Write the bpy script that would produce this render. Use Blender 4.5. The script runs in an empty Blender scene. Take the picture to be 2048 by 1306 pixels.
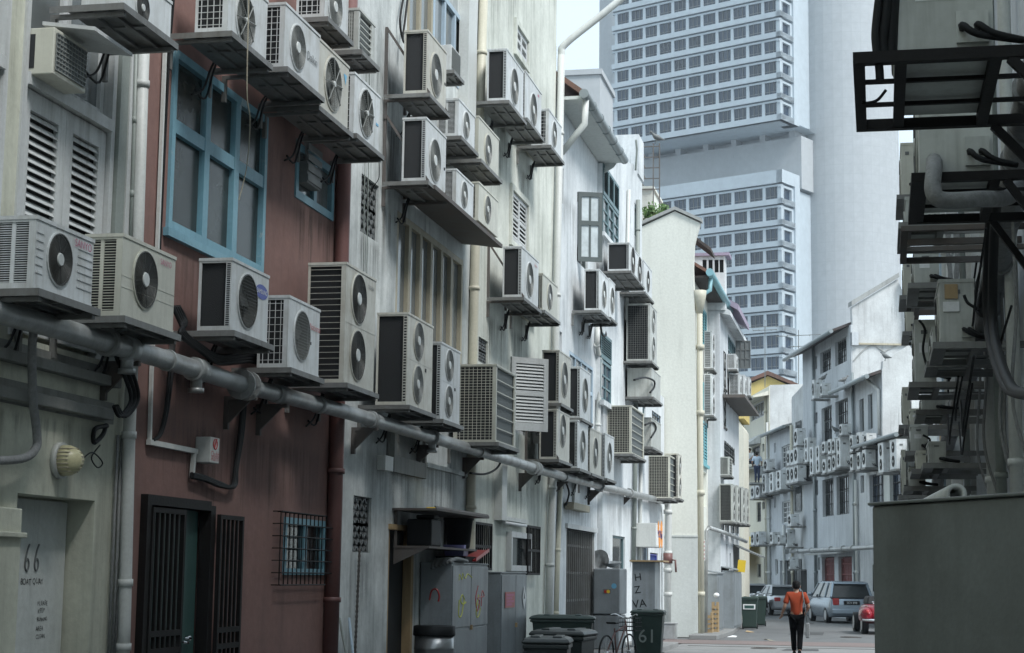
import bpy, math, random
from mathutils import Vector, Matrix
random.seed(11)
scene = bpy.context.scene
col = scene.collection
R = math.radians
# ---------------------------------------------------------------- camera (measured from the vanishing points)
F_, CX, CY, ROLL, TILT, YAW, EYE = 3500., 1024., 653., .0131, R(8.087), R(11.86), 1.75
def ray(px, py):
    a, b = px-CX, py-CY
    dx = a*math.cos(ROLL)+b*math.sin(ROLL); up = a*math.sin(ROLL)-b*math.cos(ROLL)
    f = F_*math.cos(TILT)-up*math.sin(TILT); z = F_*math.sin(TILT)+up*math.cos(TILT)
    return Vector((dx*math.cos(YAW)-f*math.sin(YAW), dx*math.sin(YAW)+f*math.cos(YAW), z))
EYEV = Vector((0, 0, EYE))
def onplane(px, py, o, n):
    r = ray(px, py); t = (Vector(o)-EYEV).dot(n)/r.dot(n); return EYEV+r*t
def onZ(px, py, z=0.): return onplane(px, py, (0, 0, z), Vector((0, 0, 1)))
def onY(px, py, y): return onplane(px, py, (0, y, 0), Vector((0, 1, 0)))
def onX(px, py, x): return onplane(px, py, (x, 0, 0), Vector((1, 0, 0)))
cd = bpy.data.cameras.new('camera'); cam = bpy.data.objects.new('camera', cd); col.objects.link(cam)
cd.sensor_width = 36; cd.lens = F_*36/2048; cd.clip_start = .1; cd.clip_end = 3000
cam.matrix_world = Matrix.Translation(EYEV) @ Matrix.Rotation(YAW, 4, 'Z') @ Matrix.Rotation(R(90)+TILT, 4, 'X') @ Matrix.Rotation(ROLL, 4, 'Z')
scene.camera = cam
# ---------------------------------------------------------------- materials
def nodes(name):
    m = bpy.data.materials.new(name); m.use_nodes = True; t = m.node_tree
    return m, t, t.nodes['Principled BSDF'], (lambda ty, **k: _nn(t, ty, k)), t.links.new
def _nn(t, ty, k):
    n = t.nodes.new(ty)
    for a, v in k.items():
        if hasattr(n, a): setattr(n, a, v)
        else: n.inputs[a].default_value = v
    return n
def c4(c): return (c[0], c[1], c[2], 1)
def mat(name, c, rough=.6, metal=0., dirt=None, amt=.0, patch=.6, streak=5., lo=.45, hi=.75, vary=.08, fine=30., bump=.1, world=False, spec=.5, flake=None):
    m, t, B, N, L = nodes(name)
    B.inputs['Roughness'].default_value = rough; B.inputs['Metallic'].default_value = metal; B.inputs['Specular IOR Level'].default_value = spec
    if world: P = N('ShaderNodeNewGeometry').outputs['Position']
    else:
        tc = N('ShaderNodeTexCoord').outputs['Object']; oi = N('ShaderNodeObjectInfo')
        mu = N('ShaderNodeVectorMath', operation='SCALE'); mu.inputs['Scale'].default_value = 37.; 
        cb = N('ShaderNodeCombineXYZ'); [L(oi.outputs['Random'], cb.inputs[i]) for i in range(3)]
        L(cb.outputs[0], mu.inputs[0]); ad = N('ShaderNodeVectorMath', operation='ADD'); L(tc, ad.inputs[0]); L(mu.outputs[0], ad.inputs[1]); P = ad.outputs[0]
    nf = N('ShaderNodeTexNoise', Scale=fine, Detail=5., Roughness=.65); L(P, nf.inputs['Vector'])
    mr = N('ShaderNodeMapRange'); L(nf.outputs['Fac'], mr.inputs['Value'])
    mr.inputs['From Min'].default_value = .3; mr.inputs['From Max'].default_value = .7
    mr.inputs['To Min'].default_value = 1-vary; mr.inputs['To Max'].default_value = 1+vary
    base = N('ShaderNodeMix', data_type='RGBA', blend_type='MULTIPLY'); base.inputs[0].default_value = 1
    base.inputs[6].default_value = c4(c); L(mr.outputs[0], base.inputs[7]); out = base.outputs[2]
    if not world:
        rv = N('ShaderNodeMapRange'); L(oi.outputs['Random'], rv.inputs['Value']); rv.inputs['To Min'].default_value = .86; rv.inputs['To Max'].default_value = 1.06
        m0 = N('ShaderNodeMix', data_type='RGBA', blend_type='MULTIPLY'); m0.inputs[0].default_value = 1; L(out, m0.inputs[6]); L(rv.outputs[0], m0.inputs[7]); out = m0.outputs[2]
    if amt > 0:
        mp = N('ShaderNodeMapping'); mp.inputs['Scale'].default_value = (streak, streak, streak*.07); L(P, mp.inputs['Vector'])
        ns = N('ShaderNodeTexNoise', Scale=1., Detail=7., Roughness=.6); L(mp.outputs[0], ns.inputs['Vector'])
        np_ = N('ShaderNodeTexNoise', Scale=patch, Detail=6., Roughness=.62); L(P, np_.inputs['Vector'])
        rs = N('ShaderNodeMapRange'); L(ns.outputs['Fac'], rs.inputs['Value']); rs.inputs['From Min'].default_value = lo+.03; rs.inputs['From Max'].default_value = hi
        rp = N('ShaderNodeMapRange'); L(np_.outputs['Fac'], rp.inputs['Value']); rp.inputs['From Min'].default_value = .35; rp.inputs['From Max'].default_value = .68
        mx = N('ShaderNodeMath', operation='MULTIPLY_ADD'); L(rs.outputs[0], mx.inputs[0]); mx.inputs[1].default_value = .6; 
        m2 = N('ShaderNodeMath', operation='MULTIPLY'); L(rp.outputs[0], m2.inputs[0]); m2.inputs[1].default_value = .55; L(m2.outputs[0], mx.inputs[2])
        m3 = N('ShaderNodeMath', operation='MULTIPLY', use_clamp=True); L(mx.outputs[0], m3.inputs[0]); m3.inputs[1].default_value = amt
        md = N('ShaderNodeMix', data_type='RGBA'); L(m3.outputs[0], md.inputs[0]); L(out, md.inputs[6]); md.inputs[7].default_value = c4(dirt); out = md.outputs[2]
    if world and amt > .3:
        mp2 = N('ShaderNodeMapping'); mp2.inputs['Scale'].default_value = (9, 9, .5); L(P, mp2.inputs['Vector'])
        n2 = N('ShaderNodeTexNoise', Scale=1., Detail=8., Roughness=.7); L(mp2.outputs[0], n2.inputs['Vector']); n3 = N('ShaderNodeTexNoise', Scale=.9, Detail=4.); L(P, n3.inputs['Vector'])
        r2 = N('ShaderNodeMapRange'); L(n2.outputs['Fac'], r2.inputs['Value']); r2.inputs['From Min'].default_value = .54; r2.inputs['From Max'].default_value = .66
        r3 = N('ShaderNodeMapRange'); L(n3.outputs['Fac'], r3.inputs['Value']); r3.inputs['From Min'].default_value = .48; r3.inputs['From Max'].default_value = .62
        m4 = N('ShaderNodeMath', operation='MULTIPLY'); L(r2.outputs[0], m4.inputs[0]); L(r3.outputs[0], m4.inputs[1]); m5 = N('ShaderNodeMath', operation='MULTIPLY'); L(m4.outputs[0], m5.inputs[0]); m5.inputs[1].default_value = amt*.55
        me_ = N('ShaderNodeMix', data_type='RGBA'); L(m5.outputs[0], me_.inputs[0]); L(out, me_.inputs[6]); me_.inputs[7].default_value = c4([q*.62 for q in dirt]); out = me_.outputs[2]
    if flake:
        nk = N('ShaderNodeTexNoise', Scale=2.3, Detail=9., Roughness=.75); L(P, nk.inputs['Vector'])
        rk = N('ShaderNodeMapRange'); L(nk.outputs['Fac'], rk.inputs['Value']); rk.inputs['From Min'].default_value = .60; rk.inputs['From Max'].default_value = .66
        mk = N('ShaderNodeMix', data_type='RGBA'); L(rk.outputs[0], mk.inputs[0]); L(out, mk.inputs[6]); mk.inputs[7].default_value = c4(flake); out = mk.outputs[2]
    L(out, B.inputs['Base Color'])
    if bump:
        b = N('ShaderNodeBump', Strength=bump, Distance=.02); L(nf.outputs['Fac'], b.inputs['Height']); L(b.outputs[0], B.inputs['Normal'])
    return m
def plaster(name, c, dirt, amt, **k):
    k.setdefault('rough', .85); k.setdefault('fine', 14.); k.setdefault('bump', .25); k.setdefault('spec', .2)
    return mat(name, c, dirt=dirt, amt=amt, world=True, **k)
M = {}
M['wall_grey'] = plaster('greyish white plaster', (.62, .63, .53), (.22, .22, .18), .75, streak=4.)
M['wall_brown'] = plaster('red brown plaster', (.25, .15, .132), (.13, .092, .085), .42, patch=.6, fine=9., streak=3.)
M['wall_pale'] = plaster('pale grey plaster', (.68, .71, .70), (.19, .215, .215), .95, patch=1.1, streak=3.5)
M['wall_cream'] = plaster('cream plaster', (.69, .71, .65), (.29, .31, .27), .85, patch=.9, streak=4.)
M['wall_white'] = plaster('white plaster', (.70, .73, .74), (.30, .33, .35), .75, patch=.9)
M['wall_gable'] = plaster('cream gable plaster', (.72, .73, .67), (.52, .53, .48), .4, patch=.5)
M['wall_dado'] = plaster('grey white dado paint', (.60, .63, .61), (.40, .42, .40), .5)
M['wall_far'] = plaster('blue white plaster', (.57, .60, .62), (.27, .29, .31), .75, patch=.5)
M['wall_farw'] = plaster('weathered white plaster', (.60, .62, .62), (.25, .25, .25), .8, patch=.8, lo=.5)
M['wall_farc'] = plaster('pale cream plaster', (.72, .70, .60), (.42, .42, .36), .4)
M['wall_right'] = plaster('blue grey plaster', (.68, .72, .76), (.32, .35, .38), .65, streak=5.)
M['yellow_wall'] = plaster('yellow plaster', (.66, .52, .20), (.42, .34, .16), .4)
M['wood_cream'] = mat('weathered cream wood', (.44, .40, .30), .65, dirt=(.2, .18, .14), amt=.7, streak=9.)
M['wood_white'] = mat('white painted wood', (.60, .62, .62), .55, dirt=(.26, .26, .24), amt=.65, streak=7.)
M['wood_blue'] = mat('blue painted wood', (.19, .37, .45), .5, dirt=(.07, .18, .24), amt=.6, streak=8., flake=(.45, .53, .55))
M['wood_pale_blue'] = mat('pale blue painted wood', (.42, .53, .62), .5, dirt=(.22, .28, .33), amt=.5)
M['wood_slate'] = mat('slate green painted wood', (.13, .21, .23), .5, dirt=(.06, .1, .11), amt=.5)
M['wood_dark'] = mat('dark grey green painted wood', (.075, .095, .095), .55, dirt=(.14, .15, .15), amt=.4)
M['wood_aqua'] = mat('aqua painted wood', (.16, .42, .47), .5, dirt=(.08, .2, .23), amt=.4)
M['timber'] = mat('raw timber', (.42, .30, .16), .7, dirt=(.2, .14, .08), amt=.6, streak=12.)
M['beam'] = mat('grimy painted beam', (.30, .31, .29), .7, dirt=(.1, .1, .095), amt=.9, streak=6.)
M['paint'] = mat('white enamelled sheet', (.66, .69, .70), .42, dirt=(.27, .26, .22), amt=.7, streak=14., patch=3.5, vary=.03, bump=.02)
M['paint_aged'] = mat('yellowed enamelled sheet', (.60, .60, .54), .5, dirt=(.29, .25, .19), amt=.7, streak=12., patch=4., lo=.48, vary=.04, bump=.03)
M['paint_cream'] = mat('cream enamelled sheet', (.60, .60, .52), .45, dirt=(.28, .27, .22), amt=.55, streak=14., patch=3., vary=.03, bump=.02)
M['paint_grey'] = mat('dull grey enamelled sheet', (.52, .54, .51), .5, dirt=(.2, .2, .18), amt=.7, streak=14., patch=3., vary=.03, bump=.02)
M['coil'] = mat('dark condenser coil', (.016, .018, .02), .7, bump=.3, fine=120.)
M['coil_grey'] = mat('dusty condenser mesh', (.11, .125, .125), .75, bump=.3, fine=90., vary=.25)
M['guard_dark'] = mat('dark fan guard', (.05, .05, .045), .5)
M['guard_grey'] = mat('grey fan guard', (.20, .21, .20), .5)
M['fan'] = mat('grey fan plastic', (.20, .21, .20), .45)
M['hub'] = mat('pale hub plastic', (.55, .57, .55), .4)
M['black'] = mat('black rubber', (.012, .013, .014), .6, spec=.25)
M['iron'] = mat('black painted iron', (.012, .011, .011), .6, bump=.15, spec=.2)
M['steel'] = mat('grimy shelf steel', (.23, .235, .23), .55, metal=.3, dirt=(.09, .08, .065), amt=.7, streak=10., patch=2.)
M['steel_dark'] = mat('rusty dark steel', (.12, .115, .11), .7, metal=.2, dirt=(.12, .06, .03), amt=.4, patch=3.)
M['galv'] = mat('galvanised pipe', (.52, .54, .54), .38, metal=.35, dirt=(.16, .16, .15), amt=.9, streak=3., patch=1.8, bump=.15)
M['pvc'] = mat('pale pvc pipe', (.60, .62, .60), .5, dirt=(.3, .3, .28), amt=.5, streak=8.)
M['pvc_cream'] = mat('cream pvc pipe', (.56, .54, .44), .5, dirt=(.35, .32, .24), amt=.5, streak=8.)
M['pipe_brown'] = mat('brown painted pipe', (.16, .075, .068), .5, dirt=(.08, .045, .04), amt=.5)
M['pipe_grey'] = mat('grey green pipe', (.25, .28, .26), .5, dirt=(.13, .14, .13), amt=.5)
M['lag'] = mat('pipe lagging', (.23, .235, .235), .7, bump=.5, fine=25., vary=.2)
M['glass'] = mat('dark window glass', (.03, .036, .038), .1, vary=.3, bump=.02, fine=2., spec=.45)
M['glass_dim'] = mat('dusty olive window glass', (.035, .042, .04), .22, vary=.4, bump=.02, fine=1.2, spec=.3)
M['glass_painted_sky'] = mat('window glass with painted sky reflection', (.58, .64, .66), .15, vary=.25, bump=0, fine=2.5)  # pale base colour stands in for the sky mirrored in the pane
M['glass_blue'] = mat('blue office glass', (.016, .033, .06), .12, vary=.6, bump=0, fine=.15, spec=.6)
M['glass_grey'] = mat('grey curtained glass', (.15, .165, .165), .12, vary=.15, bump=.02, fine=2.5)
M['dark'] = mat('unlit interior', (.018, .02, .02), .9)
M['green_door'] = mat('dark green painted door', (.045, .105, .095), .5, dirt=(.025, .05, .045), amt=.5)
M['cab_grey'] = mat('grey metal cabinet paint', (.27, .30, .32), .45, metal=.1, dirt=(.12, .125, .125), amt=.8, streak=4., patch=2., bump=.05)
M['cab_big'] = mat('olive grey cabinet paint', (.15, .165, .16), .5, dirt=(.075, .082, .078), amt=1.0, streak=2.5, patch=3., bump=.08, fine=40., flake=(.16, .17, .16))
M['bin_green'] = mat('dark green bin plastic', (.025, .05, .042), .4, dirt=(.06, .065, .055), amt=.4)
M['bin_black'] = mat('black green bin plastic', (.016, .026, .028), .35, dirt=(.05, .055, .05), amt=.35)
M['red'] = mat('red paint', (.40, .03, .03), .35)
M['pink'] = mat('faded red lettering', (.50, .12, .22), .5)
M['blue'] = mat('blue paint', (.03, .05, .30), .4)
M['sky_blue'] = mat('sky blue sticker', (.16, .42, .62), .5)
M['orange'] = mat('orange sign paint', (.80, .30, .05), .5)
M['yellow'] = mat('yellow paint', (.72, .50, .03), .5)
M['lime'] = mat('yellow green spray paint', (.50, .52, .08), .7)
M['white'] = mat('white print', (.75, .76, .76), .5)
M['ink'] = mat('black marker ink', (.018, .018, .02), .6)
M['graphite'] = mat('dark grey print', (.14, .15, .15), .6)
M['tile'] = mat('clay roof tile', (.22, .11, .08), .8, dirt=(.07, .06, .05), amt=.8, bump=.4)
M['tile_dark'] = mat('sooty roof tile', (.06, .055, .055), .8, dirt=(.16, .09, .06), amt=.35, bump=.4)
M['gutter'] = mat('grey gutter', (.30, .34, .35), .4, metal=.3, dirt=(.14, .15, .15), amt=.5)
M['gutter_blue'] = mat('blue gutter', (.22, .42, .47), .45, dirt=(.12, .2, .22), amt=.4)
M['soffit'] = mat('dark timber soffit', (.045, .038, .035), .8)
M['concrete'] = plaster('pale concrete', (.36, .37, .36), (.17, .17, .165), .6)
M['tower'] = mat('haze tinted tower concrete panels', (.455, .52, .565), .8, dirt=(.40, .455, .50), amt=.4, streak=.5, patch=.05, fine=.8, bump=0, world=True)  # light grey concrete, with the blue of distant haze put into its colour
M['tower_core'] = mat('tower core concrete', (.42, .445, .46), .85, dirt=(.35, .37, .385), amt=.55, streak=.4, patch=.05, fine=.8, bump=0, world=True)
M['skin'] = mat('skin', (.36, .20, .13), .5)
M['hair'] = mat('black hair', (.008, .007, .007), .7, spec=.2)
M['shirt'] = mat('orange polo cotton', (.38, .056, .016), .85, bump=.3)
M['trouser'] = mat('black trouser cloth', (.006, .006, .007), .9, spec=.1)
M['shirt_white'] = mat('white shirt cotton', (.7, .72, .74), .85)
M['shirt_blue'] = mat('pale blue shirt cotton', (.45, .55, .65), .85)
M['denim'] = mat('dark denim', (.03, .045, .09), .85)
M['silver'] = mat('silver car paint', (.50, .52, .54), .28, metal=.6, vary=.02, bump=0)
M['carblue'] = mat('blue grey car paint', (.30, .36, .42), .25, metal=.6, vary=.02, bump=0)
M['carred'] = mat('glossy red car paint', (.22, .01, .02), .15, metal=.1, vary=.02, bump=0)
M['chrome'] = mat('chrome', (.75, .76, .77), .12, metal=1., vary=.01, bump=0)
M['stainless'] = mat('scuffed stainless steel', (.45, .47, .48), .3, metal=.8, dirt=(.14, .13, .12), amt=.6, patch=5.)
M['lamp'] = mat('ribbed yellow glass', (.62, .58, .36), .35)
M['leaf'] = mat('green leaves', (.09, .17, .045), .6, vary=.3, fine=5.)
M['brickpave'] = mat('red brick paving', (.19, .145, .135), .85, dirt=(.12, .11, .105), amt=.6, world=True, bump=.3)
M['light'] = None
# ---------------------------------------------------------------- mesh builder
W = {}
def I(): return Matrix.Identity(4)
class MB:
    def __init__(s, m=None): s.v = []; s.f = []; s.k = []; s.sm = []; s.M = m or I()
    def add(s, p): s.v.append(s.M @ Vector(p)); return len(s.v)-1
    def face(s, ids, k=0, sm=False): s.f.append(tuple(ids)); s.k.append(k); s.sm.append(sm)
    def poly(s, pts, k=0): s.face([s.add(p) for p in pts], k)
    def box(s, a, b, k=0):
        x0, y0, z0 = a; x1, y1, z1 = b
        i = [s.add(p) for p in ((x0, y0, z0), (x1, y0, z0), (x1, y1, z0), (x0, y1, z0), (x0, y0, z1), (x1, y0, z1), (x1, y1, z1), (x0, y1, z1))]
        for q in ((0, 3, 2, 1), (4, 5, 6, 7), (0, 1, 5, 4), (1, 2, 6, 5), (2, 3, 7, 6), (3, 0, 4, 7)): s.face([i[j] for j in q], k)
        return s
    def prism(s, pts, vec, k=0):            # polygon of 3-D points swept along vec
        n = len(pts); a = [s.add(p) for p in pts]; b = [s.add(Vector(p)+Vector(vec)) for p in pts]
        s.face(a[::-1], k); s.face(b, k)
        for i in range(n): s.face((a[i], a[(i+1) % n], b[(i+1) % n], b[i]), k)
        return s
    def bar(s, p, q, w, h=None, k=0, up=(0, 0, 1)):   # rectangular bar between two points
        p, q = Vector(p), Vector(q); d = (q-p).normalized(); u = Vector(up)
        if abs(d.dot(u)) > .98: u = Vector((0, 1, 0))
        a = d.cross(u).normalized(); b = a.cross(d); h = h or w; a, b = a*w/2, b*h/2
        return s.prism([p-a-b, p+a-b, p+a+b, p-a+b], q-p, k)
    def tube(s, pts, r, n=8, k=0, closed=False, caps=True):
        pts = [Vector(p) for p in pts]; rs = r if isinstance(r, (list, tuple)) else [r]*len(pts)
        N = len(pts); rings = []; u = None
        for i, p in enumerate(pts):
            if closed: d = pts[(i+1) % N]-pts[i-1]
            else: d = pts[min(i+1, N-1)]-pts[max(i-1, 0)]
            if d.length < 1e-9: d = Vector((0, 0, 1))
            d.normalize()
            if u is None: u = d.orthogonal().normalized()
            u = (u-d*u.dot(d)); u = u.normalized() if u.length > 1e-6 else d.orthogonal().normalized()
            w = d.cross(u)
            rings.append([s.add(p+(u*math.cos(2*math.pi*j/n)+w*math.sin(2*math.pi*j/n))*rs[i]) for j in range(n)])
        for i in range(N if closed else N-1):
            A, B = rings[i], rings[(i+1) % N]
            for j in range(n): s.face((A[j], A[(j+1) % n], B[(j+1) % n], B[j]), k, n > 5)
        if caps and not closed: s.face(rings[0][::-1], k); s.face(rings[-1], k)
        return s
    def cyl(s, p, q, r, n=14, k=0, r2=None): return s.tube([p, q], [r, r if r2 is None else r2], n, k)
    def ring(s, c, R_, r, n=28, k=0, ax='y', m=4):
        c = Vector(c); P = []
        for j in range(n):
            a = 2*math.pi*j/n; x, z = R_*math.cos(a), R_*math.sin(a)
            P.append(c+Vector((x, 0, z) if ax == 'y' else (x, z, 0) if ax == 'z' else (0, x, z)))
        return s.tube(P, r, m, k, closed=True)
    def disc(s, c, R_, n=24, k=0):          # faces -y
        c = Vector(c); s.face([s.add(c+Vector((R_*math.cos(2*math.pi*j/n), 0, R_*math.sin(2*math.pi*j/n)))) for j in range(n)], k)
    def loft(s, rings, k=0, caps=True, sm=True):
        ids = [[s.add(p) for p in r] for r in rings]; n = len(ids[0])
        for A, B in zip(ids, ids[1:]):
            for j in range(n): s.face((A[j], A[(j+1) % n], B[(j+1) % n], B[j]), k, sm)
        if caps: s.face(ids[0][::-1], k); s.face(ids[-1], k)
        return s
    def blob(s, c, rx, ry, rz, n=12, m=8, k=0):
        c = Vector(c); rr = []
        for i in range(m+1):
            t = math.pi*i/m; t = min(max(t, .12), math.pi-.12)
            rr.append([c+Vector((rx*math.sin(t)*math.cos(2*math.pi*j/n), ry*math.sin(t)*math.sin(2*math.pi*j/n), -rz*math.cos(t))) for j in range(n)])
        return s.loft(rr, k)
    def holed(s, x0, x1, z0, z1, c, r, y=0., n=32, k=0):   # panel facing -y with a round hole
        A, B = [], []
        for j in range(n):
            a = 2*math.pi*(j+.5)/n; dx, dz = math.cos(a), math.sin(a)
            t = min(((x1-c[0]) if dx > 0 else (x0-c[0]))/dx if abs(dx) > 1e-6 else 1e9, ((z1-c[1]) if dz > 0 else (z0-c[1]))/dz if abs(dz) > 1e-6 else 1e9)
            A.append(s.add((c[0]+dx*r, y, c[1]+dz*r))); B.append([c[0]+dx*t, y, c[1]+dz*t])
        for q in ((x0, z0), (x1, z0), (x1, z1), (x0, z1)):   # snap nearest rim point to each corner
            j = min(range(n), key=lambda i: (B[i][0]-q[0])**2+(B[i][2]-q[1])**2); B[j] = [q[0], y, q[1]]
        B = [s.add(p) for p in B]
        for j in range(n): s.face((A[j], B[j], B[(j+1) % n], A[(j+1) % n]), k)
        return A
    def build(s, name, mats, parent=None, bevel=0, seg=2, smooth=False, sub=0, **tags):
        if not isinstance(mats, (list, tuple)): mats = [mats]
        mats = [M[x] if isinstance(x, str) else x for x in mats]
        if parent is not None: inv = W[parent.name].inverted(); w = W[parent.name]
        else:
            lo = [min(v[i] for v in s.v) for i in range(3)]; hi = [max(v[i] for v in s.v) for i in range(3)]
            w = Matrix.Translation(((lo[0]+hi[0])/2, (lo[1]+hi[1])/2, lo[2])); inv = w.inverted()
        me = bpy.data.meshes.new(name); me.from_pydata([inv @ v for v in s.v], [], s.f)
        for m in mats: me.materials.append(m)
        me.polygons.foreach_set('material_index', s.k); me.polygons.foreach_set('use_smooth', [True]*len(s.f) if smooth else s.sm)
        o = bpy.data.objects.new(name, me); col.objects.link(o)
        if parent is not None: o.parent = parent
        else: o.matrix_world = w
        W[o.name] = w
        if bevel:
            b = o.modifiers.new('bevel', 'BEVEL'); b.width = bevel; b.segments = seg; b.limit_method = 'ANGLE'; b.angle_limit = R(50)
        if sub:
            b = o.modifiers.new('subsurf', 'SUBSURF'); b.levels = sub; b.render_levels = sub
        for k, v in tags.items(): o[k] = v
        return o
def thing(name, label, cat, w, group=None):
    o = bpy.data.objects.new(name, None); col.objects.link(o); o.empty_display_size = .3
    if not isinstance(w, Matrix): w = Matrix.Translation(w)
    o.matrix_world = w; W[o.name] = w.copy(); o['label'] = label; o['category'] = cat
    if group: o['group'] = group
    return o
def tagd(label, cat, group=None):
    d = dict(label=label, category=cat)
    if group: d['group'] = group
    return d
def copy_tree(o, parent=None):
    c = o.copy(); col.objects.link(c)
    if parent is not None: c.parent = parent
    for ch in o.children: copy_tree(ch, c)
    return c
_tc = {}
def text_mb(txt, size, mtx, ext=.002, align='CENTER', k=0):
    """lettering as mesh: local x right, z up, facing -y"""
    key = (txt, align)
    if key not in _tc:
        cu = bpy.data.curves.new('lettering', 'FONT'); cu.body = txt; cu.size = 1; cu.align_x = align; cu.align_y = 'CENTER'; cu.resolution_u = 3
        ob = bpy.data.objects.new('lettering', cu); col.objects.link(ob)
        dg = bpy.context.evaluated_depsgraph_get(); me = ob.evaluated_get(dg).to_mesh()
        _tc[key] = ([v.co.copy() for v in me.vertices], [tuple(p.vertices) for p in me.polygons])
        ob.evaluated_get(dg).to_mesh_clear(); bpy.data.objects.remove(ob); bpy.data.curves.remove(cu)
    vs, fs = _tc[key]; mb = MB(mtx); ids = [mb.add((v.x*size, 0, v.y*size)) for v in vs]
    for f in fs: mb.face([ids[i] for i in f], k)
    return mb
# ---------------------------------------------------------------- facades: local u along, d into the wall, z up
class Fac:
    def __init__(s, o, ang):                # ang = heading of the outward normal (degrees, 0 = +x, ccw)
        s.n = Vector((math.cos(R(ang)), math.sin(R(ang)), 0)); s.u = Vector((-s.n.y, s.n.x, 0)); s.o = Vector((o[0], o[1], 0))
        s.M = Matrix(((s.u.x, -s.n.x, 0, s.o.x), (s.u.y, -s.n.y, 0, s.o.y), (0, 0, 1, 0), (0, 0, 0, 1)))
    def uz(s, px, py, out=0.):
        p = onplane(px, py, s.o+s.n*out, s.n); return (p-s.o).dot(s.u), p.z
    def rect(s, xa, yt, yb, xb, out=0.):    # heights read at xa, far edge xb
        u0, z1 = s.uz(xa, yt, out); ub, z0 = s.uz(xa, yb, out); u1 = s.uz(xb, (yt+yb)/2, out)[0]; u0 = (u0+ub)/2
        return (min(u0, u1), max(u0, u1), z0, z1)
    def w(s, u, d, z): return s.M @ Vector((u, d, z))
    def at(s, u, d, z): return s.M @ Matrix.Translation((u, d, z))
def wall_mb(F, u0, u1, z0, z1, holes, dep=.22, k=0, mb=None):
    """front sheet with rectangular openings and their reveals"""
    mb = mb or MB(F.M); us = sorted({u0, u1, *[min(max(h[i], u0), u1) for h in holes for i in (0, 1)]}); zs = sorted({z0, z1, *[min(max(h[i], z0), z1) for h in holes for i in (2, 3)]})
    for a, b in zip(us, us[1:]):
        for c, d in zip(zs, zs[1:]):
            m, n = (a+b)/2, (c+d)/2
            if any(h[0] < m < h[1] and h[2] < n < h[3] for h in holes): continue
            mb.poly([(a, 0, c), (b, 0, c), (b, 0, d), (a, 0, d)], k)
    for h in holes:
        a, b, c, d = h[:4]; e = h[4] if len(h) > 4 else dep
        mb.poly([(a, 0, c), (a, e, c), (a, e, d), (a, 0, d)], k); mb.poly([(b, e, c), (b, 0, c), (b, 0, d), (b, e, d)], k)
        mb.poly([(a, 0, d), (a, e, d), (b, e, d), (b, 0, d)], k); mb.poly([(a, e, c), (a, 0, c), (b, 0, c), (b, e, c)], k)
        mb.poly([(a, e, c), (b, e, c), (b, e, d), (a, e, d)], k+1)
    return mb
def shell(mb, u0, u1, z0, z1, deep, dep=.5, k=0):      # sides, back and roof of a building
    mb.poly([(u0, 0, z0), (u0, deep, z0), (u0, deep, z1), (u0, 0, z1)], k); mb.poly([(u1, 0, z0), (u1, deep, z0), (u1, deep, z1), (u1, 0, z1)], k)
    mb.poly([(u0, deep, z0), (u1, deep, z0), (u1, deep, z1), (u0, deep, z1)], k); mb.poly([(u0, 0, z1), (u1, 0, z1), (u1, deep, z1), (u0, deep, z1)], k)
def window(F, parent, r, cols=1, rows=1, fw=.06, bw=.04, d0=.06, dd=.05, frame='wood_white', pane='glass', trans=None, sill=False, vbars=None, name='window'):
    """joinery in the opening r: frame with mullions, pane behind"""
    u0, u1, z0, z1 = r; g = .003; u0 += g; u1 -= g; z0 += g; z1 -= g; mb = MB(F.M)
    mb.box((u0, d0, z0), (u0+fw, d0+dd, z1)); mb.box((u1-fw, d0, z0), (u1, d0+dd, z1))
    mb.box((u0+fw, d0, z1-fw), (u1-fw, d0+dd, z1)); mb.box((u0+fw, d0, z0), (u1-fw, d0+dd, z0+fw))
    a, b, c, d = u0+fw, u1-fw, z0+fw, z1-fw
    for i in range(1, cols): x = a+(b-a)*i/cols; mb.box((x-bw/2, d0+.004, c), (x+bw/2, d0+dd-.004, d))
    zs = [c+(d-c)*i/rows for i in range(1, rows)] if trans is None else [c+(d-c)*t for t in trans]
    for z in zs: mb.box((a, d0+.008, z-bw/2), (b, d0+dd-.008, z+bw/2))
    o = mb.build(name, frame, parent)
    p = MB(F.M); p.poly([(a-.01, d0+dd*.7, c-.01), (b+.01, d0+dd*.7, c-.01), (b+.01, d0+dd*.7, d+.01), (a-.01, d0+dd*.7, d+.01)]); p.build('pane', pane, o)
    if sill: s_ = MB(F.M); s_.box((u0-.08, -.07, z0-.07), (u1+.08, d0, z0-.008)); s_.build('sill', frame, o)
    if vbars:
        s_ = MB(F.M)
        for i in range(vbars): x = u0+(u1-u0)*(i+.5)/vbars; s_.box((x-.009, d0-.035, z0), (x+.009, d0-.015, z1))
        for t in (.33, .66): z = z0+(z1-z0)*t; s_.box((u0, d0-.013, z-.012), (u1, d0-.003, z+.012))
        s_.build('grille', 'iron', o)
    return o
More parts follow.
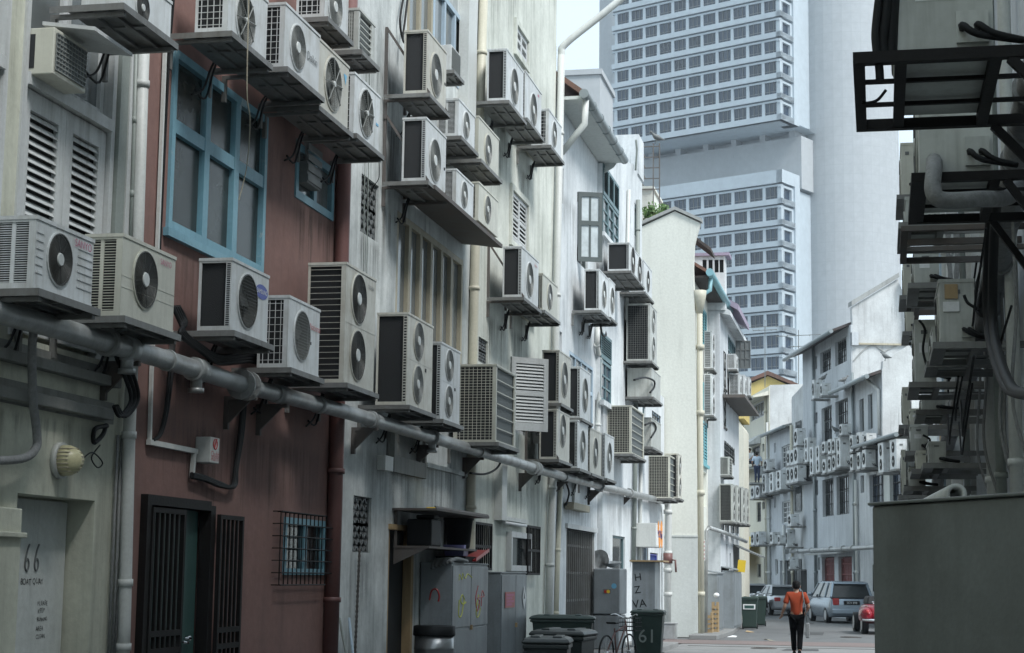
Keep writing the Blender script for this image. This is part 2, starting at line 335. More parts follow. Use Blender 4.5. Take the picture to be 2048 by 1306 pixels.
def louvre(parent, mtx, w, h, n, matn='wood_white', name='shutter', t=.04, rail=.09, mid=False, bar=0):
    """louvred leaf: local x 0..w, y 0..t, z 0..h"""
    mb = MB(mtx); mb.box((0, 0, 0), (rail, t, h)); mb.box((w-rail, 0, 0), (w, t, h)); mb.box((rail, 0, 0), (w-rail, t, rail*1.6)); mb.box((rail, 0, h-rail*1.2), (w-rail, t, h))
    a, b = rail*1.6, h-rail*1.2
    if mid: mb.box((rail, 0, (a+b)/2-rail/2), (w-rail, t, (a+b)/2+rail/2))
    for i in range(n):
        z = a+(b-a)*(i+.15)/n; e = (b-a)/n
        mb.prism([(rail, .002, z), (rail, .008, z-.003), (rail, t-.002, z+e*.72), (rail, t-.008, z+e*.75)], (w-2*rail, 0, 0))
    o = mb.build(name, matn, parent)
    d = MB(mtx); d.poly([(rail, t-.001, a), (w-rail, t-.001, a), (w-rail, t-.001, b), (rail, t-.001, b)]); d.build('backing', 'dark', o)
    return o
def pipe_px(F, pts, r, out, name, m, parent, n=10, clips=0, **k):
    P = [F.w(*((lambda q: (q[0], -out, q[1]))(F.uz(x, y, out)))) for x, y in pts]
    mb = MB(); mb.tube(P, r, n)
    if clips:
        for i in range(clips):
            t = (i+.5)/clips*(len(P)-1); a = int(t); f = t-a; p = P[a].lerp(P[a+1], f); d = (P[a+1]-P[a]).normalized()
            mb.cyl(p-d*.03, p+d*.03, r*1.2, n)
    return mb.build(name, m, parent, **k)
def smooth_path(P, n=6):
    P = [Vector(p) for p in P]; out = []
    for i in range(len(P)-1):
        a, b, c, d = P[max(i-1, 0)], P[i], P[i+1], P[min(i+2, len(P)-1)]
        for j in range(n):
            t = j/n; out.append(.5*((2*b)+(c-a)*t+(2*a-5*b+4*c-d)*t*t+(3*b-a-3*c+d)*t**3))
    return out+[P[-1]]
def hose_px(F, pts, r, label, cat='hose', m='black', n=7, parent=None, name=None, group=None):   # pts: (px, py, out)
    P = smooth_path([F.w(*((lambda q, o: (q[0], -o, q[1]))(F.uz(x, y, o), o))) for x, y, o in pts])
    mb = MB(); mb.tube(P, r, n)
    if parent is None: return mb.build(name or cat.replace(' ', '_'), m, None, **tagd(label, cat, group))
    return mb.build(name or cat.replace(' ', '_'), m, parent)

def drip_material(name, c, strength):
    m, t, B, N, L = nodes(name); B.inputs['Base Color'].default_value = c4(c); B.inputs['Roughness'].default_value = .9; B.inputs['Specular IOR Level'].default_value = .1
    tc = N('ShaderNodeTexCoord'); sp = N('ShaderNodeSeparateXYZ'); L(tc.outputs['Generated'], sp.inputs[0]); P = N('ShaderNodeNewGeometry').outputs['Position']
    mp = N('ShaderNodeMapping'); mp.inputs['Scale'].default_value = (11, 11, .7); L(P, mp.inputs['Vector']); n = N('ShaderNodeTexNoise', Scale=1., Detail=7., Roughness=.65); L(mp.outputs[0], n.inputs['Vector'])
    # each run has its own length: the lower, the fewer runs are left
    th = N('ShaderNodeMapRange'); L(sp.outputs['Z'], th.inputs['Value']); th.inputs['To Min'].default_value = .74; th.inputs['To Max'].default_value = .38
    sb = N('ShaderNodeMath', operation='SUBTRACT'); L(n.outputs['Fac'], sb.inputs[0]); L(th.outputs[0], sb.inputs[1]); ml = N('ShaderNodeMath', operation='MULTIPLY', use_clamp=True); L(sb.outputs[0], ml.inputs[0]); ml.inputs[1].default_value = 6.
    # ragged side margins
    ex = N('ShaderNodeMath', operation='PINGPONG'); L(sp.outputs['Y'], ex.inputs[0]); ex.inputs[1].default_value = .5; e2 = N('ShaderNodeMath', operation='MULTIPLY', use_clamp=True); L(ex.outputs[0], e2.inputs[0]); e2.inputs[1].default_value = 5.
    et = N('ShaderNodeMath', operation='PINGPONG'); L(sp.outputs['Z'], et.inputs[0]); et.inputs[1].default_value = .5; e3 = N('ShaderNodeMath', operation='MULTIPLY', use_clamp=True); L(et.outputs[0], e3.inputs[0]); e3.inputs[1].default_value = 12.
    a = N('ShaderNodeMath', operation='MULTIPLY'); L(ml.outputs[0], a.inputs[0]); L(e2.outputs[0], a.inputs[1]); a3 = N('ShaderNodeMath', operation='MULTIPLY'); L(a.outputs[0], a3.inputs[0]); L(e3.outputs[0], a3.inputs[1])
    a2 = N('ShaderNodeMath', operation='MULTIPLY'); L(a3.outputs[0], a2.inputs[0]); a2.inputs[1].default_value = strength; L(a2.outputs[0], B.inputs['Alpha']); return m
M['drip'] = drip_material('sooty drip stain', (.085, .088, .08), .3)
M['drip_rust'] = drip_material('rusty drip stain', (.14, .10, .07), .34)
def stain(F, parent, u0, u1, z0, z1, m='drip', d=.0025):
    mb = MB(F.M); mb.poly([(u0, -d, z0), (u1, -d, z0), (u1, -d, z1), (u0, -d, z1)]); return mb.build('drip_stain', m, parent)
# ---------------------------------------------------------------- light, sky, ground
wd = bpy.data.worlds.new('World'); scene.world = wd; wd.use_nodes = True; nt = wd.node_tree
sky = nt.nodes.new('ShaderNodeTexSky'); sky.sky_type = 'NISHITA'; sky.sun_disc = False
SUN_EL, SUN_AZ = R(50), R(125)             # azimuth clockwise from +Y: behind the camera, to the right
sky.sun_elevation = SUN_EL; sky.sun_rotation = SUN_AZ; sky.air_density = 1.3; sky.dust_density = 2.5; sky.ozone_density = 1.0
mixs = nt.nodes.new("ShaderNodeMix"); mixs.data_type = "RGBA"; mixs.inputs[0].default_value = .88; mixs.inputs[7].default_value = (6.5, 7.75, 8.6, 1)   # high thin overcast veils the blue
nt.links.new(sky.outputs[0], mixs.inputs[6]); nt.links.new(mixs.outputs[2], nt.nodes["Background"].inputs[0]); nt.nodes["Background"].inputs[1].default_value = .14
sd = bpy.data.lights.new('sun', 'SUN'); sd.energy = 3.7; sd.angle = R(20); sd.color = (1., .992, .975)
so = bpy.data.objects.new('sun', sd); col.objects.link(so)
sv = Vector((math.sin(SUN_AZ)*math.cos(SUN_EL), math.cos(SUN_AZ)*math.cos(SUN_EL), math.sin(SUN_EL)))
so.matrix_world = Matrix.Translation((10, -10, 40)) @ sv.to_track_quat('Z', 'Y').to_matrix().to_4x4()
scene.view_settings.view_transform = 'Standard'; scene.view_settings.look = 'None'; scene.view_settings.exposure = .2; scene.view_settings.gamma = 1
M['asphalt'] = mat('worn asphalt', (.10, .104, .106), .8, dirt=(.18, .18, .178), amt=.7, streak=1.5, patch=.5, world=True, bump=.4, fine=20.)
M['pave'] = mat('worn concrete paving', (.24, .24, .235), .85, dirt=(.12, .12, .115), amt=.7, streak=1.5, patch=.6, world=True, bump=.3)
def sheet(name, pts, m, z, **k):
    mb = MB(); mb.poly([(x, y, z) for x, y in pts]); return mb.build(name, m, None, **k)
ST = dict(kind='structure')
sheet('ground', [(-900, -300), (900, -300), (900, 1500), (-900, 1500)], 'asphalt', -.02, **ST)
sheet('road', [(-5.2, -20), (3, -20), (3, 62), (1, 72), (-9, 112), (-18, 112), (-5.2, 64)], 'asphalt', -.008, **ST)
sheet('brick_crossing', [(-6, 47.6), (3, 47.6), (3, 50.6), (-6, 50.6)], 'brickpave', .0, **ST)
sheet('concrete_crossing', [(-5.2, 41.5), (3, 41.5), (3, 47.4), (-5.2, 47.4)], 'pave', -.003, **ST)
mb = MB(); mb.box((-6.6, 5, -.02), (-5.05, 45.2, .12)); mb.build('pavement', 'pave', None, bevel=.02, **ST)
mb = MB(); mb.prism([(-5.4, 51., -.02), (-4.6, 51., -.02), (-4.55, 56, -.02), (-4.85, 63, -.02), (-5.2, 72, -.02), (-5.5, 72, -.02)], (0, 0, .14)); mb.build('pavement', 'pave', None, bevel=.02, **ST)
# ---------------------------------------------------------------- left row of shophouses, wall plane x = -6.4
FL = Fac((-6.4, 0), 0)
def house(name, label, w, cat='building', group='shophouses along the back alley'): return thing(name, label, cat, w, group)
def bx(F, parent, name, m, u0, u1, d0, d1, z0, z1, bevel=0.):
    mb = MB(F.M); mb.box((u0, d0, z0), (u1, d1, z1)); return mb.build(name, m, parent, bevel=bevel)
def bars(F, parent, name, u0, u1, z0, z1, n, d=-.03, t=.02, fr=.04, rails=(), m='iron', mtx=None, h=None):
    mb = MB(mtx or F.M)
    mb.box((u0, d-fr/2, z0), (u0+fr, d+fr/2, z1)); mb.box((u1-fr, d-fr/2, z0), (u1, d+fr/2, z1)); mb.box((u0+fr, d-fr/2, z1-fr), (u1-fr, d+fr/2, z1)); mb.box((u0+fr, d-fr/2, z0), (u1-fr, d+fr/2, z0+fr))
    for i in range(n):
        x = u0+fr+(u1-u0-2*fr)*(i+1)/(n+1); mb.box((x-t/2, d-t/2, z0+fr), (x+t/2, d+t/2, z1-fr))
    for r_ in rails: z = z0+(z1-z0)*r_; mb.box((u0+fr, d-t*.7, z-fr*.6), (u1-fr, d+t*.7, z+fr*.6))
    return mb.build(name, m, parent)
def vent(F, parent, r, n=4):
    u0, u1, z0, z1 = r; mb = MB(F.M); s = (u1-u0)/2; k = max(2, round((z1-z0)/s))
    e = (z1-z0)/k
    for i in range(2):
        for j in range(k):
            a, b, c, d = u0+s*i, u0+s*(i+1), z0+e*j, z0+e*(j+1); cx, cz = (a+b)/2, (c+d)/2
            for (p, q) in (((a, c), (b, c)), ((b, c), (b, d)), ((b, d), (a, d)), ((a, d), (a, c)), ((a, cz), (cx, c)), ((cx, c), (b, cz)), ((b, cz), (cx, d)), ((cx, d), (a, cz)), ((a, c), (b, d)), ((a, d), (b, c))):
                mb.bar((p[0], .07, p[1]), (q[0], .07, q[1]), .035, .07, up=(0, 1, 0))
    return mb.build('vent_block', 'graphite', parent)
# --- greyish house, door 66
B1 = house('shophouse', 'greyish white shophouse at the left edge with louvred shutters and the door marked 66', (-6.4, 11, 0))
wa = (12.0, 13.66, 3.5, 6.95, .14); wb = (9.9, 11.76, 3.5, 6.95, .14); dr = (12.29, 13.64, 0.05, 2.32, .27)
mb = wall_mb(FL, -45, 14.35, 0, 14, [wa, wb, dr]); shell(mb, -45, 14.35, 0, 14, 9); mb.build('wall', ['wall_grey', 'wall_grey'], B1)
for (a, b, *_r) in (wa, wb):
    f = MB(FL.M); f.box((a, -.02, 3.5), (a+.07, .1, 6.95)); f.box((b-.07, -.02, 3.5), (b, .1, 6.95)); f.box((a+.07, -.04, 5.46), (b-.07, .1, 5.56)); fr = f.build('window_frame', 'wood_white', B1)
    hw = (b-a-.16)/2
    for i in range(2): louvre(B1, FL.at(a+.08+i*hw, .02, 3.55), hw-.005, 1.9, 22, rail=.13, t=.045)
    for i in range(2): window(FL, B1, (a+.08+i*hw, a+.08+(i+1)*hw, 5.57, 6.9), frame='wood_white', pane='glass_grey', fw=.07)
bx(FL, B1, 'pilaster', 'pipe_grey', 13.68, 13.84, -.05, -.002, 3.4, 14); bx(FL, B1, 'pilaster', 'wood_white', 13.9, 14.05, -.035, -.002, 3.4, 14)
r = FL.rect(229, 819, 841, -20, .1); bx(FL, B1, 'beam', 'beam', 9, r[1], -.1, -.002, r[2], r[3], .008)
r = FL.rect(244, 757, 777, -20, .1); bx(FL, B1, 'beam', 'beam', 9, r[1], -.1, -.002, r[2], r[3], .008)
bx(FL, B1, 'stained_board', 'beam', 9, 14.0, -.02, -.003, r[3]+.01, 3.45)
bx(FL, B1, 'stained_board', 'beam', 9, 13.9, -.016, -.003, 2.98, 3.16)
bx(FL, B1, 'pilaster', 'wall_grey', 10, 12.27, -.06, -.002, .0, 2.2, .01)
bx(FL, B1, 'ledge', 'wall_grey', 10, 12.29, -.1, -.062, 1.98, 2.02, .008)
d = bx(FL, B1, 'door', 'wall_dado', 12.31, 13.62, .235, .262, .06, 2.3)
def scrawl(txt, px, py, size, rot=0, m='ink', jit=.12):
    u, z = FL.uz(px, py, -.23); x = u; k = 0
    mb = MB()
    for ch in txt:
        if ch != ' ':
            t = text_mb(ch, size*random.uniform(1-jit, 1+jit), FL.at(x, .2325, z+random.uniform(-.1, .1)*size) @ Matrix.Rotation(R(rot+random.uniform(-9, 9)), 4, 'Y'))
            n0 = len(mb.v); mb.v += t.v
            for f in t.f: mb.face([i+n0 for i in f])
        x += size*(.72 if ch in 'MWQO6' else .36 if ch in 'I ' else .6)
    return mb
def scr_num(px, py, h):
    mb = MB()
    for i in range(2):
        u, z = FL.uz(px+i*19, py, -.23); P = []
        for t in ((.55, 1), (.3, .75), (.12, .4), (.1, .15), (.3, 0), (.52, .08), (.56, .3), (.38, .46), (.16, .34)): P.append(FL.w(u+(t[0]-.3)*h*.62, .229, z+(t[1]-.5)*h))
        mb.tube(smooth_path(P, 4), .0075, 5)
    return mb
scr_num(54, 1115, .21).build('lettering', 'graphite', d)
for t, x, y, s in (('BOAT QUAY', 44, 1164, .072), ('PLEASE', 77, 1207, .05), ('KEEP', 78, 1222, .05), ('RUNNING', 76, 1239, .045), ('AREA', 74, 1257, .052), ('CLEAN', 74, 1273, .05)): scrawl(t, x, y, s).build('lettering', 'ink', d)
pipe_px(FL, [(291, -30), (275, 470), (258, 870), (249, 1240), (246, 1330)], .055, .09, 'drainpipe', 'pvc', B1, 12, clips=5)
pipe_px(FL, [(276, -30), (266, 330), (258, 560)], .017, .05, 'conduit', 'pipe_grey', B1, 6, clips=4)
for dx in (0, 8, 15): pipe_px(FL, [(236+dx, 870), (226+dx, 1100), (216+dx*.8, 1330)], .014, .03, 'conduit', 'lag', B1, 6)
# --- red brown house
B2 = house('shophouse', 'red brown shophouse with blue window frames', (-6.4, 17.3, 0))
bw = (14.86, 17.44, 4.88, 6.6, .16); sw = (*FL.rect(590, 280, 395, 667), .16); cg = (*FL.rect(566, 1033, 1150, 648), .16)
gd = (14.62, 16.15, .05, 2.36, .12)
mb = wall_mb(FL, 14.35, 20.25, 0, 13.9, [bw, sw, cg, gd]); shell(mb, 14.35, 20.25, 0, 13.9, 9); mb.build('wall', ['wall_brown', 'dark'], B2)
zt = FL.uz(350, 254)[1]
window(FL, B2, bw[:4], cols=3, fw=.08, bw=.13, d0=-.03, dd=.09, frame='wood_blue', pane='glass_dim', trans=[(zt-bw[2]-.1)/(bw[3]-bw[2]-.2)])
f = MB(FL.M); f.box((14.8, -.06, 4.8), (17.5, -.004, 4.876)); f.build('sill', 'wood_blue', B2)
window(FL, B2, sw[:4], cols=2, fw=.09, bw=.1, d0=-.02, dd=.08, frame='wood_blue', pane='glass_grey')
um = (sw[0]+sw[1])/2; e = MB(FL.M); e.box((sw[0]+.14, -.1, sw[2]+.2), (um-.08, .02, sw[3]-.2))
for i in range(4): z = sw[2]+.22+i*.12; e.box((sw[0]+.13, -.115, z), (um-.07, -.1, z+.08))
e.build('exhaust_fan', 'graphite', B2, bevel=.006)
window(FL, B2, cg[:4], cols=2, fw=.07, bw=.09, d0=-.02, dd=.07, frame='wood_blue', pane='glass')
a, b, c, d_ = FL.rect(560, 1022, 1170, 651, .09); mb = MB(FL.M)
for i in range(12): x = a+(b-a)*i/11; mb.cyl((x, -.09, c), (x, -.09, d_), .007, 5); mb.cyl((x, -.09, d_), (x, 0, d_), .006, 5); mb.cyl((x, -.09, c), (x, 0, c), .006, 5)
for i in range(7): z = c+(d_-c)*i/6; mb.cyl((a, -.1, z), (b+(.3 if 0 < i < 6 else 0), -.1, z), .008, 5); mb.cyl((a, -.09, z), (a, 0, z), .006, 5)
mb.build('window_cage', 'iron', B2)
mb = MB(FL.M); a, b, c, d_ = gd[:4]
mb.box((a-.05, -.07, 0), (a+.04, .05, d_+.06)); mb.box((b-.06, -.07, 0), (b+.06, .05, d_+.02)); mb.box((a+.04, -.07, d_-.03), (b-.06, .05, d_+.06)); mb.build('gate_frame', 'iron', B2)
dd = bx(FL, B2, 'door', 'green_door', a+.05, b-.1, .05, .1, .06, d_-.04)
mb = MB(FL.M); mb.cyl((b-.3, -.0, 1.12), (b-.3, .05, 1.12), .022, 8); mb.cyl((b-.3, .0, 1.12), (b-.45, .0, 1.12), .014, 8); mb.build('handle', 'chrome', dd)
g = bars(FL, B2, 'grille_gate', a+.05, a+.82, .07, d_-.05, 5, d=-.06, t=.03, fr=.045, rails=(.43, .5))
mb = MB(FL.M); mb.box((a+.72, -.06, 1.0), (a+.86, .06, 1.16)); mb.cyl((a+.8, -.1, 1.1), (a+.93, -.1, 1.09), .013, 8); mb.build('lock', 'chrome', g)
bars(FL, B2, 'grille_gate', b+.07, b+.72, .07, d_-.06, 4, d=-.1, t=.028, fr=.042, rails=(.43, .5))
pipe_px(FL, [(702, -20), (688, 330), (673, 900), (660, 1330)], .09, .09, 'drainpipe', 'pipe_brown', B2, 12, clips=5)
pipe_px(FL, [(339, -20), (330, 100), (312, 560), (303, 745), (299, 887)], .022, .03, 'conduit', 'pvc', B2, 4)
pipe_px(FL, [(347, -20), (336, 120), (318, 500)], .02, .03, 'cable', 'black', B2, 5)
pipe_px(FL, [(297, 884), (392, 903)], .033, .035, 'conduit', 'pvc', B2, 4)
pipe_px(FL, [(388, 906), (384, 952)], .028, .04, 'conduit', 'pvc', B2, 4)
for k in range(3): hose_px(FL, [(492-k*3, 770, .05), (486-k*3, 860, .05), (474-k*2, 935, .05), (470-k*3, 972, .06), (440, 972-k*3, .06), (410, 960-k*3, .06), (383, 954-k*3, .05)], .02, '', parent=B2, name='cable')
for k in range(2): hose_px(FL, [(345-k*6, 740, .04), (335-k*4, 820, .05), (322-k*3, 868, .05), (306, 880, .05)], .017, '', parent=B2, name='cable')
# --- pale grey house
B3 = house('shophouse', 'stained pale grey shophouse with tall folding timber windows and a narrow open doorway', (-6.4, 23.8, 0))
v1 = (*FL.rect(722, 345, 463, 757), .14); v2 = (*FL.rect(706, 990, 1104, 742), .14); fw_ = (*FL.rect(792, 440, 640, 926), .18)
fw_ = (fw_[0], fw_[1], 4.25, fw_[3]+.15, .18); dn = (*FL.rect(775, 1055, 1306, 822), .5); dn = (dn[0], dn[1], .05, dn[3], .1)
up = (*FL.rect(866, -40, 120, 932), .16); ub = (23.0, 24.4, 9.1, 11.5, .16)
mb = wall_mb(FL, 20.25, 27.42, 0, 13.6, [v1, v2, fw_, dn, up, ub]); shell(mb, 20.25, 27.42, 0, 13.6, 9); mb.build('wall', ['wall_pale', 'dark'], B3)
vent(FL, B3, v1[:4]); vent(FL, B3, v2[:4])
window(FL, B3, fw_[:4], cols=6, fw=.09, bw=.13, d0=.0, dd=.09, frame='wood_cream', pane='glass_grey', trans=[.08])
window(FL, B3, up[:4], cols=3, fw=.08, bw=.09, d0=-.01, dd=.08, frame='wood_pale_blue', pane='glass_grey')
window(FL, B3, ub[:4], cols=2, fw=.1, bw=.1, d0=-.01, dd=.08, frame='wood_cream', pane='glass_grey')
mb = MB(FL.M); mb.box((dn[0], .0, 0), (dn[0]+.05, .12, dn[3])); mb.box((dn[1]-.13, -.03, 0), (dn[1], .09, dn[3])); mb.box((dn[0]-.03, -.05, dn[3]-.02), (dn[1]+.05, .09, dn[3]+.05)); mb.build('door_frame', 'timber', B3)
r = FL.rect(790, 860, 945, 850, .04); mb = MB(FL.M); mb.box((r[0]-.12, -.07, r[2]), (r[0], -.002, r[3])); mb.box((r[1]-.1, -.07, r[2]), (r[1], -.002, r[3])); mb.box((r[0], -.07, r[2]), (r[1]-.1, -.002, r[2]+.22)); mb.box((r[0], -.03, r[2]+.22), (r[1]-.1, -.004, r[3])); mb.build('hatch_frame', 'beam', B3, bevel=.006)
r = FL.rect(855, 925, 934, 938, .03); bx(FL, B3, 'ledge', 'wall_pale', r[0], 27.2, -.04, -.002, r[2], r[3])
bx(FL, B3, 'switch_box', 'pvc', *(lambda q: (q[0], q[1], -.12, -.003, q[2], q[3]))(FL.rect(771, 910, 940, 787, .12)), .006)
pipe_px(FL, [(778, 850), (776, 912)], .03, .06, 'conduit', 'beam', B3, 6)
pipe_px(FL, [(968, -30), (957, 300), (949, 560), (945, 760), (941, 1100), (936, 1330)], .075, .08, 'drainpipe', 'pvc_cream', B3, 12, clips=6)
bx(FL, B3, 'trunking', 'pvc', *(lambda q: (q[0], q[1], -.16, -.002, 6.95, 13.5))(FL.rect(936, 0, 330, 953, .16)))
mb = MB(FL.M); r = FL.rect(864, 366, 373, 998, .62); r = (r[0]-.05, r[1]+.05, r[2]-.02, r[3]); mb.prism([(r[0], -.02, r[2]+.1), (r[0], -.68, r[2]+.03), (r[0], -.68, r[2]-.03), (r[0], -.02, r[2]+.06)], (r[1]-r[0], 0, 0)); CANOPY = r; mb.build('canopy', 'steel_dark', B3)
# --- cream house
B4 = house('shophouse', 'cream shophouse with open white louvred shutters above a tube lamp', (-6.4, 31, 0))
l1 = (*FL.rect(1030, 48, 100, 1054), .1); l2 = (*FL.rect(1021, 378, 480, 1053), .1); l3 = (*FL.rect(1020, 712, 860, 1062), .16); v3 = (*FL.rect(957, 672, 722, 976), .14)
g1 = (*FL.rect(938, 1042, 1140, 978), .1); g2 = (*FL.rect(1012, 1062, 1142, 1054), .2)
mb = wall_mb(FL, 27.42, 34.6, 0, 14.2, [l1, l2, l3, v3, g1, g2]); shell(mb, 27.42, 34.6, 0, 14.2, 9); mb.build('wall', ['wall_cream', 'dark'], B4)
for q in (l1, l2):
    hw = (q[1]-q[0]-.04)/2; f = MB(FL.M); f.box((q[0]-.1, -.05, q[2]-.1), (q[0], -.002, q[3]+.1)); f.box((q[1], -.05, q[2]-.1), (q[1]+.1, -.002, q[3]+.1)); f.box((q[0], -.05, q[3]), (q[1], -.002, q[3]+.1)); f.box((q[0], -.05, q[2]-.1), (q[1], -.002, q[2])); f.build('window_frame', 'wall_cream', B4)
    for i in range(2): louvre(B4, FL.at(q[0]+.02+i*hw, -.01, q[2]+.01), hw-.01, q[3]-q[2]-.02, 9, rail=.06, mid=True)
window(FL, B4, l3[:4], cols=2, fw=.08, d0=.04, frame='wood_white', pane='glass')
h3 = l3[3]-l3[2]
louvre(B4, FL.at(l3[0], -.01, l3[2]) @ Matrix.Rotation(R(-50), 4, 'Z') @ Matrix.Translation((.02, 0, 0)), .75, h3, 18, rail=.09, mid=True)
louvre(B4, FL.at(l3[1]+.05, -.01, l3[2]-.1) @ Matrix.Rotation(R(235), 4, 'Z') @ Matrix.Translation((.02, 0, 0)), .7, h3, 18, rail=.09, mid=True)
vent(FL, B4, v3[:4])
bars(FL, B4, 'window_grille', *g1[:2], g1[2], g1[3], 8, d=-.04, t=.02, rails=(.5,))
window(FL, B4, g2[:4], fw=.1, d0=-.1, dd=.12, frame='wood_white', pane='glass')
r = FL.rect(1054, 1050, 1150, 1077, .1); bars(FL, B4, 'window_grille', r[0], r[1]+.1, r[2], r[3], 7, d=-.1, t=.022, rails=(.5,))
r = FL.rect(1008, 1032, 1046, 1054, .1); mb = MB(FL.M); mb.box((r[0], -.12, r[2]+.05), (r[1], -.002, r[3])); lf = mb.build('tube_lamp', 'pvc', B4); mb = MB(FL.M); mb.cyl((r[0]+.05, -.09, r[2]+.01), (r[1]-.05, -.09, r[2]+.01), .03, 10); mb.build('tube', 'white', lf)
pipe_px(FL, [(1123, 110), (1113, 590), (1108, 900), (1100, 1130), (1096, 1290)], .075, .1, 'drainpipe', 'pvc', B4, 12, clips=6)
pipe_px(FL, [(1127, 800), (1116, 1100), (1111, 1290)], .05, .05, 'drainpipe', 'pvc_cream', B4, 10, clips=3)
mb = MB(); P0 = FL.w(*(lambda q: (q[0], -.1, q[1]))(FL.uz(1123, 110, .1))); mb.tube(smooth_path([P0-Vector((0, 0, .6)), P0, P0+Vector((.1, 0, .25)), P0+Vector((.95, .1, .95)), P0+Vector((2.2, .2, 2.0))], 5), .075, 10); mb.build('drainpipe', 'pvc', B4)
bx(FL, B4, 'trunking', 'pvc', *(lambda q: (q[0], q[1], -.14, -.002, q[2], q[3]))(FL.rect(1000, 905, 1040, 1010, .1)))
for (xa, ya, xb, yb) in ((1000, 250, 1078, 330), (1026, 617, 1072, 652)):
    a, b = FL.uz(xa, ya, .05), FL.uz(xb, yb, .05); bx(FL, B4, 'trunking', 'pvc_cream', a[0], b[0], -.1, -.002, b[1], b[1]+.16)
# --- white house with eave
B5 = house('shophouse', 'blue white shophouse with a tiled eave, gutter and open casement window', (-6.4, 37.4, 0))
oc = (*FL.rect(1154, 382, 522, 1176), .16); nw = (*FL.rect(1117, 325, 398, 1127), .16); fr5 = (*FL.rect(1138, 700, 850, 1186), .14); gt = (*FL.rect(1131, 1056, 1240, 1189), .2); gt = (gt[0], gt[1], .1, gt[3], .2)
n2 = (*FL.rect(1117, 660, 700, 1124), .16); h5 = (*FL.rect(1202, 990, 1028, 1217), .1); k5 = (*FL.rect(1226, 1073, 1140, 1248), .16); n5 = (*FL.rect(1112, 1038, 1120, 1120), .15)
mb = wall_mb(FL, 34.6, 40.4, 0, 11.9, [oc, nw, fr5, gt, n2, n5]); shell(mb, 34.6, 40.4, 0, 11.9, 9); mb.build('wall', ['wall_white', 'dark'], B5)
window(FL, B5, oc[:4], cols=1, fw=.07, d0=.05, frame='wood_dark', pane='glass')
hz = oc[3]-oc[2]; Mx = FL.at(oc[0]+.02, -.02, oc[2]) @ Matrix.Rotation(R(-68), 4, 'Z'); mb = MB(Mx); w_ = .55
for (a, b) in (((0, 0), (.08, hz)), ((w_-.08, 0), (w_, hz))): mb.box((a[0], 0, a[1]), (b[0], .05, b[1]))
for z in (0, hz*.52, hz-.1): mb.box((.08, 0, z), (w_-.08, .05, z+.1))
mb.box((w_/2-.02, .01, .1), (w_/2+.02, .04, hz-.1)); cs = mb.build('casement', 'wood_dark', B5); mb = MB(Mx); mb.poly([(.07, .028, .08), (w_-.07, .028, .08), (w_-.07, .028, hz-.08), (.07, .028, hz-.08)]); mb.build('pane', 'glass_painted_sky', cs)
window(FL, B5, fr5[:4], cols=4, fw=.07, bw=.08, d0=.0, frame='wood_pale_blue', pane='glass_grey', trans=[.62])
mb = MB(FL.M); mb.box((gt[0], .0, .1), (gt[0]+.08, .1, gt[3])); mb.box((gt[1]-.08, 0, .1), (gt[1], .1, gt[3])); mb.box((gt[0]-.1, -.06, gt[3]), (gt[1]+.1, .1, gt[3]+.1)); mb.build('door_frame', 'wood_white', B5)
mb = MB(FL.M); n = 30
for i in range(n): x = gt[0]+.1+(gt[1]-gt[0]-.2)*i/(n-1); mb.box((x-.013, .02+.04*(i % 2), .12), (x+.013, .045+.04*(i % 2), gt[3]-.02))
for t in (.2, .42, .64, .86): z = gt[2]+(gt[3]-gt[2])*t; mb.box((gt[0]+.09, .055, z), (gt[1]-.09, .064, z+.05))
mb.build('folding_gate', 'steel', B5)
GU = Vector((-5.72, 0, 11.42)); mb = MB()
pr = [(-5.84, 34.62, 11.7), (-11, 34.62, 15.5), (-11, 34.62, 15.35), (-5.84, 34.62, 11.58)]; mb.prism(pr, (0, 5.75, 0)); mb.build('roof', 'tile', B5)
mb = MB(); mb.box((-6.39, 34.63, 11.5), (-5.86, 40.34, 11.57)); mb.prism([(-5.84, 40.345, 11.7), (-6.4, 40.345, 12.1), (-6.4, 40.345, 11.2), (-6.05, 40.345, 11.4)], (0, .04, 0)); mb.build('soffit', 'wall_dado', B5)
mb = MB(); P = [(-5.8, y, 11.58) for y in (34.5, 36, 38, 40.42)]; mb.tube(P, .1, 12); 
for y in (35.5, 36.5, 37.5, 38.5, 39.5): mb.cyl((-5.8, y-.015, 11.58), (-5.8, y+.015, 11.58), .115, 12)
mb.build('gutter', 'gutter', B5)
mb = MB(); mb.tube([(-5.8, 34.75, 11.55), (-5.82, 34.75, 11.0), (-6.3, 34.75, 10.4)], .07, 10); mb.build('drainpipe', 'pvc', B5)
FB = Fac((-6.28, 0), 0)
B6 = house('shophouse', 'bright white shophouse with stepped parapet and slate shutters beside the eave', (-6.28, 44, 0))
sh = (*FB.rect(1205, 325, 465, 1238), .14); s2 = (*FB.rect(1201, 662, 800, 1222), .14); w3 = (*FB.rect(1256, 395, 440, 1262), .12); w4 = (*FB.rect(1269, 405, 470, 1277), .12)
k1 = (*FB.rect(1225, 1070, 1142, 1250), .16); k2 = (*FB.rect(1285, 1080, 1200, 1297), .16); k3 = (*FB.rect(1300, 1105, 1225, 1316), .2); k3 = (k3[0], k3[1], .1, k3[3], .2)
w5 = (*FB.rect(1285, 810, 855, 1291), .12); w6 = (*FB.rect(1304, 820, 900, 1322), .12)
mb = wall_mb(FB, 40.42, 47.2, 0, 11.75, [sh, s2, w3, w4, k1]); mb.poly([(40.42, 0, 11.75), (47.2, 0, 11.75), (47.2, 0, 13.0)]); shell(mb, 40.42, 47.2, 0, 11.75, 9)
